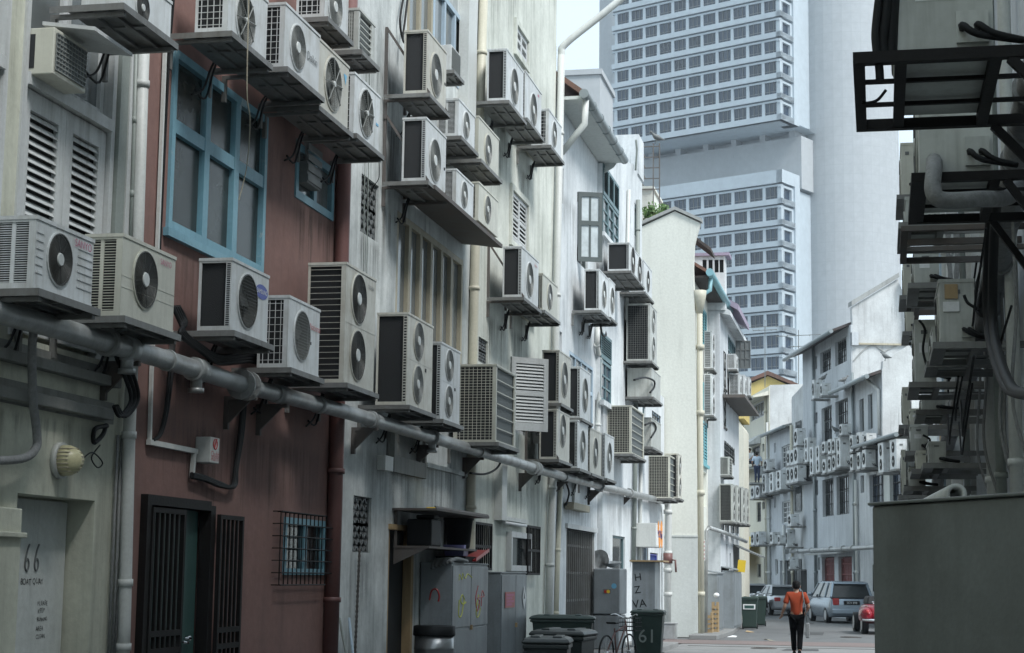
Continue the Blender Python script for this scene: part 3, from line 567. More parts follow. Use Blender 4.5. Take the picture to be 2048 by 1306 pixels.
mb.poly([(40.42, 0, 11.75), (47.2, 0, 13.0), (47.2, 9, 13.0), (40.42, 9, 11.75)]); mb.poly([(47.2, 0, 0), (47.2, 9, 0), (47.2, 9, 13), (47.2, 0, 13)])
mb.build('wall', ['wall_white', 'dark'], B6)
mb = MB(FB.M); mb.box((46.2, -.04, 12.6), (47.25, .6, 13.7)); mb.build('parapet', 'wall_white', B6)
mb = wall_mb(FB, 47.21, 52.4, 0, 7.1, [k2, k3, w5, w6]); shell(mb, 47.21, 52.4, 0, 7.1, 6); mb.build('wall', ['wall_white', 'dark'], B6)
hw = (sh[1]-sh[0]-.1)/3; hh = sh[3]-sh[2]
for i in range(3):
    window(FB, B6, (sh[0]+.04+i*hw, sh[0]+.02+(i+1)*hw, sh[2], sh[2]+hh*.55), rows=3, fw=.06, d0=-.01, frame='wood_slate', pane='glass', name='window')
    louvre(B6, FB.at(sh[0]+.04+i*hw, -.02, sh[2]+hh*.56), hw-.02, hh*.44, 10, 'wood_slate', rail=.06)
bx(FB, B6, 'sill', 'wall_white', sh[0]-.15, sh[1]+.15, -.08, -.002, sh[2]-.1, sh[2]-.002)
h2 = s2[3]-s2[2]
window(FB, B6, (s2[0], s2[1], s2[2], s2[2]+h2*.6), cols=2, rows=3, fw=.07, d0=-.01, frame='wood_slate', pane='glass_blue'); louvre(B6, FB.at(s2[0], -.02, s2[2]+h2*.62), s2[1]-s2[0], h2*.38, 8, 'wood_slate', rail=.06)
bx(FB, B6, 'sill', 'wall_white', s2[0]-.1, s2[1]+.2, -.1, -.002, s2[2]-.12, s2[2]-.002)
for q in (w3, w4, w5, k1): window(FB, B6, q[:4], fw=.05, d0=.04, frame='wood_slate', pane='glass')
for q in (w6, k2): window(FB, B6, q[:4], rows=3, fw=.05, d0=.04, frame='wood_pale_blue', pane='glass_blue', vbars=4)
d = bx(FB, B6, 'door', 'wood_slate', k3[0]+.02, k3[1]-.02, .08, .12, .1, k3[3]-.02); bars(FB, d, 'grille', k3[0]+.03, k3[1]-.03, .12, k3[3]-.03, 6, d=.05, m='blue')
pipe_px(FB, [(1272, 280), (1274, 300), (1271, 340)], .03, .08, 'conduit', 'pipe_grey', B6, 6)
pipe_px(FB, [(1258, 380), (1254, 560), (1253, 640)], .05, .06, 'drainpipe', 'pvc', B6, 8)
pipe_px(FB, [(1276, 400), (1274, 600), (1271, 900), (1267, 1125)], .06, .08, 'drainpipe', 'pipe_grey', B6, 8, clips=5)
pipe_px(FB, [(1283, 900), (1279, 1130)], .05, .06, 'drainpipe', 'pvc', B6, 8)
pipe_px(FL, [(1196, 650), (1194, 690), (1200, 720), (1196, 850), (1193, 940)], .06, .08, 'drainpipe', 'pvc', B5, 8, clips=2)
bx(FL, B5, 'switch_box', 'pipe_grey', *(lambda q: (q[0], q[1], -.06, -.003, q[2], q[3]))(FL.rect(1203, 990, 1028, 1216, .05)))

for F, h, u0, u1, z1, ln, m_ in ((FL, B2, 14.9, 17.5, 4.78, 1.3, 'drip'), (FL, B2, sw[0]-.1, sw[1]+.1, sw[2], 1.6, 'drip'), (FL, B3, v1[0]-.1, v1[1]+.15, v1[2], 1.4, 'drip'), (FL, B3, v2[0]-.1, v2[1]+.15, v2[2], 1.5, 'drip'), (FL, B3, fw_[0], fw_[1], fw_[2]-.02, 1.5, 'drip'), (FL, B4, l2[0]-.2, l2[1]+.2, l2[2]-.1, 1.3, 'drip'), (FL, B4, l1[0]-.2, l1[1]+.2, l1[2]-.1, 1.6, 'drip'), (FL, B4, l3[0], l3[1], l3[2], 1.4, 'drip'), (FL, B4, 28, 34.4, 3.5, 1.6, 'drip'), (FL, B3, 20.5, 27.2, 3.4, 1.9, 'drip'), (FL, B5, fr5[0], fr5[1], fr5[2], 1.6, 'drip'), (FL, B5, 34.9, 40.2, 3.4, 1.8, 'drip'), (FB, B6, s2[0], s2[1], s2[2]-.12, 1.6, 'drip'), (FB, B6, sh[0], sh[1], sh[2]-.1, 1.5, 'drip'), (FB, B6, 40.6, 47, 3.6, 2.2, 'drip'), (FL, B2, 14.5, 20.1, 3.2, 1.6, 'drip'), (FL, B1, 8, 14.1, 2.95, .62, 'drip'), (FL, B3, 20.4, 22.9, 8.5, 2.2, 'drip'), (FL, B3, 20.4, 23, 11.5, 2.6, 'drip'), (FL, B4, 27.6, 31, 12.5, 2.4, 'drip'), (FL, B5, 34.8, 37.5, 9.8, 2.4, 'drip')): stain(F, h, u0, u1, z1-ln, z1, m_)
# ---------------------------------------------------------------- outdoor air conditioner units
def fan_guard_mb(mtx, c, r, kind, hd):
    mb = MB(mtx @ Matrix.Translation((c[0], 0, c[1]))); N = 28 if hd else 14; m = 4 if hd else 3
    if kind == 'rings':
        n = 13 if hd else 4
        for i in range(n): mb.ring((0, -.012, 0), r*(.30+.70*(i+.5)/n), .0026 if hd else .006, N, 0, m=m)
        for i in range(8): a = math.pi*i/4+.2; mb.bar((r*.28*math.cos(a), -.010, r*.28*math.sin(a)), (r*math.cos(a), -.008, r*math.sin(a)), .005)
        mb.ring((0, -.012, 0), r*1.0, .007, N, 0, m=m)
    elif kind == 'spokes':
        for i in range(9 if hd else 3): mb.ring((0, -.012, 0), r*(.22+.78*(i+.5)/(9 if hd else 3)), .0022, N, 0, m=3)
        for i in range(8): a = math.pi*i/4+.1; mb.tube([(r*.15*math.cos(a), -.028, r*.15*math.sin(a)), (r*1.0*math.cos(a), -.024, r*1.0*math.sin(a)), (r*1.04*math.cos(a), -.002, r*1.04*math.sin(a))], .006, 5)
        mb.ring((0, -.012, 0), r, .007, N, 0, m=m)
    elif kind == 'mesh':
        n = 16 if hd else 6
        for i in range(1, n):
            t = -1+2*i/n; h = r*math.sqrt(max(0, 1-t*t)); mb.bar((r*t, -.01, -h), (r*t, -.01, h), .004); mb.bar((-h, -.012, r*t), (h, -.012, r*t), .004)
        mb.ring((0, -.01, 0), r, .009, N, 0, m=m)
    return mb
def ac(F, r, out, dep, label=None, fans=(), side='grid', guard='rings', paint='paint', gm='guard_dark', badge=None, group=None, hd=True, near='left', front=None, ridges=0, panel=None, name='air_conditioner', hubm='hub', split=None, mesh_front=None, loc=None, lid=True, label_sticker=False):
    u0, u1, z0, z1 = r; w, h = u1-u0, z1-z0
    root = thing(name, label or 'air conditioner outdoor unit', 'air conditioner', F.at((u0+u1)/2, -out, z0), group)
    X = F.at(u0, -out, z0)            # local: x 0..w, y 0..dep, z 0..h
    b = MB(X); b_ = .012
    FS = [(cx*w, cz*h, rr) for cx, cz, rr in fans]
    cells = sorted(FS, key=lambda f: f[1]); zc = [0]+[(p[1]+q[1])/2 for p, q in zip(cells, cells[1:])]+[h]
    if mesh_front:
        t = .035; T = .06
        for x0_, x1_ in ((0, T), (w-T, w)): b.box((x0_, 0, t), (x1_, T, h-t)); b.box((x0_, dep-T, t), (x1_, dep, h-t))
        b.box((0, 0, 0), (w, dep, t)); b.box((0, 0, h-t), (w, dep, h)); b.box((w-.14, -.003, t), (w-T, .02, h-t))
    else:
        if cells and abs(cells[0][1]-cells[-1][1]) < .05 and len(cells) > 1:   # fans side by side
            cs = sorted(FS); xc = [0]+[(p[0]+q[0])/2 for p, q in zip(cs, cs[1:])]+[w]
            for i, f in enumerate(cs): b.holed(xc[i], xc[i+1], 0, h, f[:2], f[2])
        elif cells:
            for i, f in enumerate(cells): b.holed(0, w, zc[i], zc[i+1], f[:2], f[2], n=32 if hd else 16)
        else: b.poly([(0, 0, 0), (w, 0, 0), (w, 0, h), (0, 0, h)])
        b.poly([(0, 0, 0), (0, dep, 0), (w, dep, 0), (w, 0, 0)])
        for xs, opened in ((0, near == 'left' and side != 'plain'), (w, near == 'right' and side != 'plain')):
            if not opened: b.poly([(xs, 0, 0), (xs, dep, 0), (xs, dep, h), (xs, 0, h)])
            else:
                f0, f1, e = .055, .05, .04; s = 1 if xs == 0 else -1; q = .015*s
                for (ya, yb, za, zb) in ((0, f0, 0, h), (dep-f1*.5, dep, 0, h), (f0, dep-f1*.5, 0, e), (f0, dep-f1*.5, h-e, h)): b.box((min(xs, xs+q), ya+(.001 if ya == 0 else 0), za), (max(xs, xs+q), yb, zb))
        b.poly([(0, dep, 0), (w, dep, 0), (w, dep, h), (0, dep, h)], 1)
        b.poly([(0, 0, h), (w, 0, h), (w, dep, h), (0, dep, h)])
    if lid: b.box((-.006, -.008, h-.022), (w+.006, dep+.004, h+.006))
    if hd:
        b.box((-.004, -.004, 0), (w+.004, -.001, .03))
        for i in range(ridges): z = h*(.22+.56*i/max(1, ridges-1)); b.box((w*.72, -.006, z), (w-.012, -.0005, z+.014)); b.box((.015, -.006, z), (w*.13, -.0005, z+.014))
        if split:
            for z in split: b.box((.004, -.003, h*z-.004), (w-.004, -.0006, h*z+.004))
        if panel: b.box((w*panel-.003, -.003, .03), (w*panel+.003, -.0006, h-.03)); b.box((w*panel+.05, -.006, h*.44), (w*panel+.11, -.001, h*.48), 1)
    b.build('casing', [paint, 'coil'], root)
    for f in FS:
        k = MB(X); rr = f[2]; n = 24 if hd else 14
        ring = lambda y, q: [(f[0]+q*math.cos(2*math.pi*j/n), y, f[1]+q*math.sin(2*math.pi*j/n)) for j in range(n)]
        k.loft([ring(0, rr), ring(.09, rr*.98), ring(.11, rr*.97)], 0, caps=False); k.disc((f[0], .12, f[1]), rr*.99, n, 1)
        if hd: k.ring((f[0], -.004, f[1]), rr*1.04, .012, n, 2)
        k.build('fan_shroud', ['guard_grey', 'coil', paint], root)
        k = MB(X); a0 = random.uniform(0, 6)
        for i in range(3 if not hd else 4):
            P = []
            for t, rad in ((0, .2), (.35, .55), (.5, .93), (1.3, .93), (1.25, .5), (.9, .2)): a = a0+i*math.pi*2/(3 if not hd else 4)+t*.85; P.append((f[0]+rr*rad*math.cos(a), .05+.045*t/1.3, f[1]+rr*rad*math.sin(a)))
            k.poly(P)
        k.cyl((f[0], .04, f[1]), (f[0], .1, f[1]), rr*.2, 12); k.build('fan', 'fan', root)
        g = fan_guard_mb(X, f, rr, guard, hd).build('fan_guard', gm, root)
        if guard != 'mesh':
            hr = rr*(.3 if guard == 'rings' else .14); k = MB(X); k.cyl((f[0], -.034 if guard == 'spokes' else -.02, f[1]), (f[0], 0, f[1]), hr*.8, 16, r2=hr); k.build('hub', hubm, g)
    if side != 'plain' and not mesh_front:
        xs = 0 if near == 'left' else w; s = 1 if near == 'left' else -1; g = MB(X); x = xs+.013*s; ya, yb, za, zb = .055, dep-.025, .04, h-.04
        if near == 'back': pass
        g.poly([(xs+.03*s, ya, za), (xs+.03*s, yb, za), (xs+.03*s, yb, zb), (xs+.03*s, ya, zb)], 1)
        nh, nv, t = dict(grid=(9, 4, .005), louvre=(26, 1, .006), bars=(round(h/.07), 0, .005), dark=(0, 0, 0), fine=(24, 9, .004), mesh=(15, 6, .008))[side]
        if not hd: nh, nv = min(nh, 14), min(nv, 6)
        for i in range(nh): z = za+(zb-za)*(i+.5)/nh; g.box((x-.004, ya, z-t/2), (x+.004, yb, z+t/2))
        for i in range(nv): y = ya+(yb-ya)*(i+.5)/nv; tt = t*(5 if side == 'louvre' else 1); g.box((x-.006, y-tt/2, za), (x+.006, y+tt/2, zb))
        if side == 'dark':
            for i in range(30): z = za+(zb-za)*(i+.2)/30; g.box((xs-s*.003, .012, z), (xs+s*.002, .045, z+(zb-za)/55), 1)
        g.build('coil_guard', [paint if side in ('grid', 'bars', 'mesh', 'louvre') else 'guard_grey', 'coil'], root)
    if mesh_front:
        g = MB(X); t = .035
        g.poly([(t, .03, t), (w-t, .03, t), (w-t, .03, h-t), (t, .03, h-t)], 1); g.poly([(.03, t, t), (.03, dep-t, t), (.03, dep-t, h-t), (.03, t, h-t)], 2); g.poly([(t, dep-.01, t), (w-t, dep-.01, t), (w-t, dep-.01, h-t), (t, dep-.01, h-t)], 2)
        for i in range(1, 6): z = t+(h-2*t)*i/6; g.box((t, .0, z-.007), (w-t, .012, z+.007))
        for i in range(1, 26): z = t+(h-2*t)*i/26; g.box((.006, t, z-.003), (.014, dep-t, z+.003))
        for i in range(1, 9): y = t+(dep-2*t)*i/9; g.box((.004, y-.003, t), (.012, y+.003, h-t))
        g.build('coil_guard', [paint, 'coil_grey', 'coil'], root)
    if near == 'right' and hd is not None and side == 'plain':    # service end: valve cover, pipes, handle
        s = MB(X); s.box((w, dep*.62, h*.08), (w+.025, dep*.95, h*.36)); s.build('valve_cover', paint, root)
        s = MB(X)
        for q in (.68, .84): s.tube(smooth_path([(w+.02, dep*q, h*.2), (w+.09, dep*q, h*.19), (w+.1, dep*q+.06, h*.1), (w+.06, dep+.12, h*.05)], 4), .016, 6)
        s.build('pipe', 'black', root)
        s = MB(X); s.box((w, dep*.3, h*.78), (w+.008, dep*.6, h*.84)); s.build('handle', 'graphite', root)
        if label_sticker: s = MB(X); s.box((w, dep*.2, h*.48), (w+.003, dep*.62, h*.64)); s.build('sticker', 'white', root)
    if badge:
        for (txt, bxp, bz, sz, bm) in badge:
            if txt == '#oval':
                k = MB(X @ Matrix.Translation((w*bxp, -.005, h*bz))); n = 20; k.face([k.add((sz*math.cos(2*math.pi*j/n), 0, sz*.42*math.sin(2*math.pi*j/n))) for j in range(n)]); k.build('badge', bm, root)
            elif txt == '#tri':
                k = MB(X @ Matrix.Translation((w*bxp, -.005, h*bz))); k.poly([(-sz, 0, sz), (sz, 0, sz), (sz*.2, 0, -sz)]); k.build('badge', bm, root)
            elif txt == '#card':
                k = MB(X @ Matrix.Translation((w*bxp, -.004, h*bz))); k.box((-sz, -.001, -sz*.3), (sz, .001, sz*.3)); k.build('badge', bm, root)
            else: text_mb(txt, sz, X @ Matrix.Translation((w*bxp, -.0075, h*bz))).build('badge', bm, root)
    return root
def shelf(F, parent, u0, u1, z, out, brace=None, m='steel', back=0., far=.06, nr=.02, hd=True, lip=.055):
    """metal tray carried on two wall arms"""
    a, b = u0-nr, u1+far; mb = MB(F.M); o = out+.05
    mb.box((a, -o, z-.012), (b, -.12-back, z-.004)); mb.box((a, -o-.004, z-lip), (b, -o, z-.001)); mb.box((a-.004, -o, z-lip), (a, -.02, z-.001)); mb.box((b, -o, z-lip), (b+.004, -.02, z-.001))
    if hd:
        for t in (.33, .66): y = -o+(o-.12)*t; mb.box((a+.01, y-.02, z-.04), (b-.01, y+.02, z-.013))
        mb.box(((a+b)/2-.03, -o+.03, z-.03), ((a+b)/2+.03, -.2, z-.0135))
    s = mb.build('shelf', m, parent)
    for x in (a+.05, b-.09):
        k = MB(F.M); k.box((x, -o+.02, z-lip-.03), (x+.045, -.003, z-lip+.002)); k.box((x, -.045, z-.32), (x+.045, -.003, z-lip-.03))
        if brace == 'down': k.bar((x+.022, -.03, z-.42), (x+.022, -o*.75, z-lip-.02), .035)
        if brace == 'up': k.box((x, -.04, z), (x+.04, -.004, z+.95)); k.bar((x+.02, -.03, z+.93), (x+.02, -o+.02, z+.01), .032)
        k.build('arm', 'steel_dark' if brace else m, s)
    return s
GA = 'air conditioner outdoor units on the left row'
LF = dict(A=[], H=[])
def L(px, house, label, fx, fy, frpx, side='grid', out=.6, dep=.32, sh=True, brace=None, nf=1, far=.06, **k):
    """px = near edge x, top y, bottom y, far edge x; fan centres in fractions"""
    r = FL.rect(*px, out); w, h = r[1]-r[0], r[3]-r[2]
    fans = k.pop('fans', None)
    if fans is None: fans = [(fx, fy, frpx*h)] if nf == 1 else [(fx, .27, frpx*h), (fx, .75, frpx*h)] if nf == 2 else []
    if 'paint' not in k and random.random() < .3: k['paint'] = 'paint_aged'
    o = ac(FL, r, out, dep, label, fans, side, group=GA, **k)
    if sh and r[2] > 3.9: stain(FL, house, r[0]-.15, r[1]+.25, r[2]-random.uniform(1.2, 2.1), r[2]-.25, random.choice(('drip', 'drip', 'drip_rust')), .0035)
    if sh: shelf(FL, house, r[0], r[1], r[2]-.003, out, brace, far=far)
    if sh and k.get('mesh_front') is None:
        k_ = MB(); ux_ = r[1]-.12*w
        for q in (0, .07): k_.tube(smooth_path([FL.w(ux_+q, -out+dep, r[2]+.16), FL.w(ux_+q, -out+dep+.09, r[2]+.12+q), FL.w(ux_+q-.03, -.1, r[2]-.06), FL.w(ux_-.1+q, -.05, r[2]-.3-q), FL.w(ux_-.35+q, -.04, r[2]-.42+q)], 4), .011, 6)
        k_.build('pipe', 'black', o)
    return o
# lower line above the drain pipe
L((70, 430, 577, 187), B1, 'white ridged unit with pink lettering, leftmost of the lower line', .40, .52, .36, 'louvre', ridges=6, badge=[('SANYO', .80, .85, .085, 'pink')])
L((243, 466, 632, 350), B1, 'creamy white unit with louvred end and pale hub, left of the brown wall', .42, .55, .35, 'louvre', paint='paint_cream', split=[.5, .36], badge=[('SANYO', .8, .86, .07, 'pink')])
b3 = L((462, 515, 661, 537), B2, 'white unit with a blue oval badge under the large blue window', .42, .5, .37, 'dark', guard='mesh', badge=[('#oval', .8, .72, .17, 'blue'), ('SAMSUNG', .8, .72, .062, 'white')])
L((576, 590, 735, 639), B2, 'small white unit with square mesh over its fan and red lettering, on the brown wall', .42, .52, .34, 'grid', guard='mesh', gm='guard_grey', panel=.62, badge=[('National', .83, .70, .1, 'red')])
L((690, 523, 766, 750), B2, 'tallest twin fan unit with barred end, in front of the brown downpipe', .42, 0, .205, 'bars', nf=2, out=.68, dep=.44, split=[.51], badge=[('TOSHIBA', .82, .9, .06, 'graphite')])
L((814, 624, 810, 865), B3, 'white twin fan unit with flat black end, beside the tall folding windows', .42, 0, .2, 'dark', nf=2, out=.64, dep=.4, panel=.66, split=[.51], gm='guard_grey')
L((881, 683, 838, 920), B3, 'narrow white twin fan unit right below the tall folding windows', .42, 0, .2, 'dark', nf=2, out=.62, dep=.36, panel=.66, split=[.51], gm='guard_grey')
L((992, 728, 884, 1032), B4, 'big cube shaped unit with wire mesh on every side, beside the open louvred shutters', 0, 0, 0, 'fine', nf=0, out=.75, dep=.66, paint='paint_cream', mesh_front=True)
L((1118, 700, 806, 1141), B4, 'upper black ended unit right of the open louvred shutters', .45, .5, .33, 'dark', gm='guard_grey')
L((1160, 733, 836, 1181), B5, 'unit in front of the pale blue french windows', .45, .5, .33, 'dark', gm='guard_grey')
L((1113, 818, 918, 1139), B4, 'first of four units in the lowest row above the drain pipe, on the cream wall', .45, .62, .33, 'dark', gm='guard_grey', brace='up')
L((1155, 840, 936, 1176), B5, 'second of four units in the lowest row above the drain pipe', .45, .5, .33, 'dark', gm='guard_grey')
L((1180, 855, 946, 1203), B5, 'third of four units in the lowest row above the drain pipe', .45, .5, .33, 'dark', gm='guard_grey')
L((1210, 866, 956, 1228), B5, 'fourth of four units in the lowest row above the drain pipe', .45, .5, .33, 'dark', gm='guard_grey')
L((1263, 811, 907, 1288), B6, 'square unit with dark end and ribbed front under the white house window', 0, 0, 0, 'fine', nf=0, out=.7, dep=.62, paint='paint_cream', mesh_front=True)
L((1302, 835, 893, 1322), B6, 'plain grey unit with a looped black pipe, beyond the square ribbed unit', 0, 0, 0, 'plain', nf=0, out=.62, dep=.5, paint='paint_grey')
L((1340, 911, 996, 1353), B6, 'ribbed square unit hanging above the elbow of the drain pipe', 0, 0, 0, 'fine', nf=0, out=.72, dep=.68, paint='paint_cream', mesh_front=True)
L((1356, 907, 996, 1364), B6, 'twin fan unit tight behind the ribbed square unit near the cream gable', .45, 0, .2, 'dark', nf=2, out=.82, dep=.4, hd=True, gm='guard_grey')
L((1300, 607, 721, 1314), B6, 'tall grey unit with meshed end, high on the white wall beside the cream gable', .45, 0, .2, 'fine', nf=2, out=.8, dep=.6, paint='paint_grey', gm='guard_grey')
L((1303, 736, 793, 1321), B6, 'pale unit with black looped pipe on its end, under the tall grey unit', 0, 0, 0, 'plain', nf=0, out=.8, dep=.62, paint='paint_grey')
# middle rows
L((1258, 485, 541, 1285), B6, 'wide unit with one grey and one black fan under the slate shutters', 0, 0, 0, 'dark', fans=[(.26, .5, .33), (.76, .48, .33)], dep=.5, out=.8)
L((1287, 520, 583, 1304), B6, 'small unit with a black fan right of the wide unit under the slate shutters', .5, .5, .34, 'dark', out=.72)
L((1198, 538, 620, 1217), B5, 'unit with grey fan just below the open casement window', .5, .5, .33, 'dark', gm='guard_grey')
L((1218, 556, 634, 1230), B5, 'narrow unit close behind the one below the open casement window', .5, .5, .33, 'plain', gm='guard_grey')
L((1043, 492, 594, 1077), B4, 'unit in the middle of the cream wall under a closed louvred window', .46, .47, .34, 'dark', gm='guard_grey', badge=[('National', .82, .86, .07, 'red')], brace='up')
L((1085, 546, 620, 1115), B4, 'smaller unit beside the one under the closed louvred window', .46, .52, .34, 'dark', gm='guard_grey', paint='paint_cream')
L((1013, 96, 201, 1047), B4, 'first of three units high on the cream wall, with black end', .45, .46, .34, 'dark', gm='guard_grey')
L((1050, 140, 236, 1083), B4, 'second of three units high on the cream wall', .5, .4, .34, 'dark', gm='guard_grey', badge=[('#card', .8, .85, .06, 'pink')])
L((1097, 217, 290, 1123), B4, 'third of three units high on the cream wall, over the trunking end', .42, .5, .34, 'grid', gm='guard_grey')
# pale house upper group
L((854, 58, 187, 893), B3, 'tall unit with a black end, topmost in the group over the tin canopy', .45, .44, .33, 'dark', gm='guard_grey', brace='up', panel=.86)
L((851, 233, 362, 892), B3, 'unit with a black end standing on the tin canopy', .45, .45, .33, 'dark', gm='guard_grey', brace='up', panel=.86)
L((917, 196, 272, 950), B3, 'small louvred unit left of the cream downpipe, second row of the canopy group', .45, .5, .34, 'louvre', gm='guard_grey')
L((957, 231, 318, 998), B3, 'unit covering the cream downpipe, second row of the canopy group', .45, .45, .34, 'louvre', paint='paint_cream', gm='guard_grey')
L((912, 337, 412, 947), B3, 'small louvred unit standing at the front of the canopy, third row', .45, .5, .34, 'louvre', gm='guard_grey', sh=False)
L((957, 363, 441, 996), B3, 'rightmost unit standing on the canopy, third row', .45, .5, .34, 'louvre', paint='paint_cream', gm='guard_grey', sh=False)
# top of the brown house
L((457, -72, 64, 536), B2, 'leftmost white unit over the blue window, with spoked guard', .42, .38, .38, 'grid', guard='spokes', gm='guard_grey')
L((569, 3, 135, 640), B2, 'white unit with fluted fan and grey badge, second over the blue window', .36, .48, .34, 'grid', gm='guard_grey', out=.66, badge=[('Daikin', .78, .5, .13, 'graphite')])
L((632, 70, 212, 698), B2, 'unit with spoked fan guard and blue triangle, third over the blue window', .5, .52, .38, 'plain', guard='spokes', gm='guard_grey', badge=[('#tri', .88, .75, .06, 'sky_blue')])
L((708, 143, 268, 760), B2, 'fourth and lowest unit in the row over the blue window, beside the brown downpipe', .45, .5, .38, 'grid', guard='spokes', gm='guard_grey', badge=[('#card', .9, .48, .05, 'sky_blue')])
L((650, -84, 35, 698), B2, 'upper unit with fluted fan behind the row of four over the blue window', .42, .35, .36, 'grid', gm='guard_grey')
o = L((717, 15, 100, 750), B3, 'grey meshed cube unit beside the upper unit at the top of the pale wall', 0, 0, 0, 'fine', nf=0, out=.6, dep=.3, mesh_front=True, paint='paint_grey')
L((240, -80, 8, 345), B1, 'unit over the tin awning at top left, mostly its underside in view', .42, .3, .34, 'plain', paint='paint')
# window units
def window_unit(F, r, out, dep, label, paint='paint_cream'):
    u0, u1, z0, z1 = r; w, h = u1-u0, z1-z0; t = thing('window_unit', label, 'air conditioner', F.at((u0+u1)/2, -out, z0)); X = F.at(u0, -out, z0)
    b = MB(X); b.box((0, .004, 0), (w, dep, h)); b.build('casing', paint, t, bevel=.008)
    b = MB(X); b.box((.03, -.003, .04), (w-.03, .002, h-.04), 1)
    for i in range(11): x = .03+(w-.06)*i/10; b.box((x-.004, -.008, .04), (x+.004, -.004, h-.04))
    for i in range(9): z = .04+(h-.08)*i/8; b.box((.03, -.012, z-.004), (w-.03, -.0085, z+.004))
    b.build('grille', ['guard_grey', 'coil_grey'], t)
    b = MB(X); b.box((-.004, .16, .05), (-.001, dep-.05, h-.05)); b.build('side_vent', 'coil', t)
    return t
r = FL.rect(108, 52, 148, 176, .22); window_unit(FL, r, .22, .36, 'old cream window unit pushed through the transom under a tilted tin awning')
a, b, zb = FL.uz(190, 53, .49), FL.uz(265, 105, .49), FL.uz(64, 36, 0)[1]; mb = MB(FL.M); mb.prism([(a[0], -.045, zb), (a[0], -.49, a[1]), (a[0], -.49, a[1]-.03), (a[0], -.045, zb-.03)], (b[0]-a[0], 0, 0)); mb.build('awning', 'wood_white', B1)
r = FL.rect(903, 88, 140, 921, .35); window_unit(FL, r, .35, .45, 'small white window unit in the blue framed window at the top of the pale house', 'paint')
shelf(FL, B3, r[0], r[1], r[2]-.003, .35)
# ---------------------------------------------------------------- drain pipe along the left row
dp = thing('drain_pipe', 'long grey drain pipe running along the left row beneath the air conditioners', 'drain pipe', (-6.12, 30, 3.4))
PP = []
for x, y in [(-60, 597), (0, 625), (120, 657), (230, 690), (330, 719), (480, 768), (700, 826), (860, 874), (1000, 915), (1100, 946), (1220, 977), (1333, 1004)]: PP.append(onX(x, y, -6.12))
P2 = [Vector((-6.12, p.y, p.z)) for p in PP]; mb = MB()
mb.tube(P2, .085, 14); e = P2[-1]; mb.build('pipe', 'galv', dp)
for px, rr, ln in ((215, .112, .1), (255, .108, .14), (335, .098, .04), (395, .11, .2), (485, .15, .035), (497, .15, .035), (560, .1, .3), (640, .1, .12), (745, .105, .1), (868, .11, .16), (960, .1, .1), (1068, .13, .06), (1075, .13, .06), (1130, .1, .2), (1200, .13, .08), (1260, .12, .2)):
    p = None
    for a, b in zip(P2, P2[1:]):
        q0 = (a-EYEV); 
        t = (onX(px, 0, -6.12).y-a.y)/(b.y-a.y)
        yy = onX(px, 700, -6.12).y; t = (yy-a.y)/(b.y-a.y)
        if 0 <= t <= 1: p = a.lerp(b, t); d = (b-a).normalized(); break
    if p is None: continue
    k = MB(); k.cyl(p-d*ln/2, p+d*ln/2, rr, 16)
    if ln < .05 and rr > .14:
        for i in range(8): a_ = math.pi*i/4; k.cyl(p+Vector((math.cos(a_)*.12, 0, math.sin(a_)*.12))-d*.03, p+Vector((math.cos(a_)*.12, 0, math.sin(a_)*.12))+d*.03, .012, 6)
    if px in (395, 868, 255): k.cyl(p, p-Vector((0, 0, .2)), .055, 10); k.cyl(p-Vector((0, 0, .17)), p-Vector((0, 0, .21)), .075, 10)
    k.build('coupling', 'galv', dp)
    if px in (255, 497, 560, 745, 868, 960, 1068, 1130, 1200, 1260):
        k = MB(); k.box((p.x-.28+.003, p.y+.1, p.z-.13), (p.x+.06, p.y+.15, p.z-.09)); k.box((-6.397, p.y+.1, p.z-.42), (-6.35, p.y+.15, p.z-.13)); k.prism([(-6.35, p.y+.11, p.z-.36), (-6.35, p.y+.11, p.z-.13), (p.x, p.y+.11, p.z-.13)], (0, .03, 0)); k.build('bracket', 'steel_dark', dp)
mb = MB(); mb.tube([e, e+Vector((.03, .08, -.02)), e+Vector((.05, .1, -.3)), Vector((-6.08, e.y+.1, 2.9)), Vector((-6.1, e.y+.1, .0))], .1, 12)
for z in (3.6, 2.4, 1.9, 1.2, .3): mb.cyl((-6.09, e.y+.1, z), (-6.09, e.y+.1, z+.12), .13, 12)
mb.build('downpipe', 'pvc', dp)
mb = MB(); mb.tube([(-6.0, e.y+.05, 2.25), (-5.86, e.y, 2.25), (-5.84, e.y, 1.9)], .03, 8); mb.cyl((-6.09, e.y+.1, 2.15), (-6.09, e.y+.1, 2.45), .14, 12); mb.build('valve', 'pipe_brown', dp)
# ---------------------------------------------------------------- small things on and before the left row
def lathe(mb, c, prof, n=20, k=0, caps=True):
    c = Vector(c); return mb.loft([[c+Vector((r*math.cos(2*math.pi*j/n), r*math.sin(2*math.pi*j/n), z)) for j in range(n)] for r, z in prof], k, caps)
u, z = FL.uz(134, 921, .08); t = thing('bulkhead_lamp', 'round ribbed bulkhead lamp over the door marked 66', 'wall lamp', FL.at(u, -.02, z))
mb = MB(FL.at(u, 0, z)); mb.cyl((0, 0, 0), (0, -.05, 0), .145, 24); mb.build('base', 'pvc', t)
mb = MB(FL.at(u, 0, z)); mb.loft([[(r*math.cos(2*math.pi*j/24), -d, r*math.sin(2*math.pi*j/24)) for j in range(24)] for r, d in ((.125, .05), (.12, .11), (.1, .16), (.06, .2), (.02, .215))]); g = mb.build('ribbed_glass', 'lamp', t)
mb = MB(FL.at(u, 0, z))
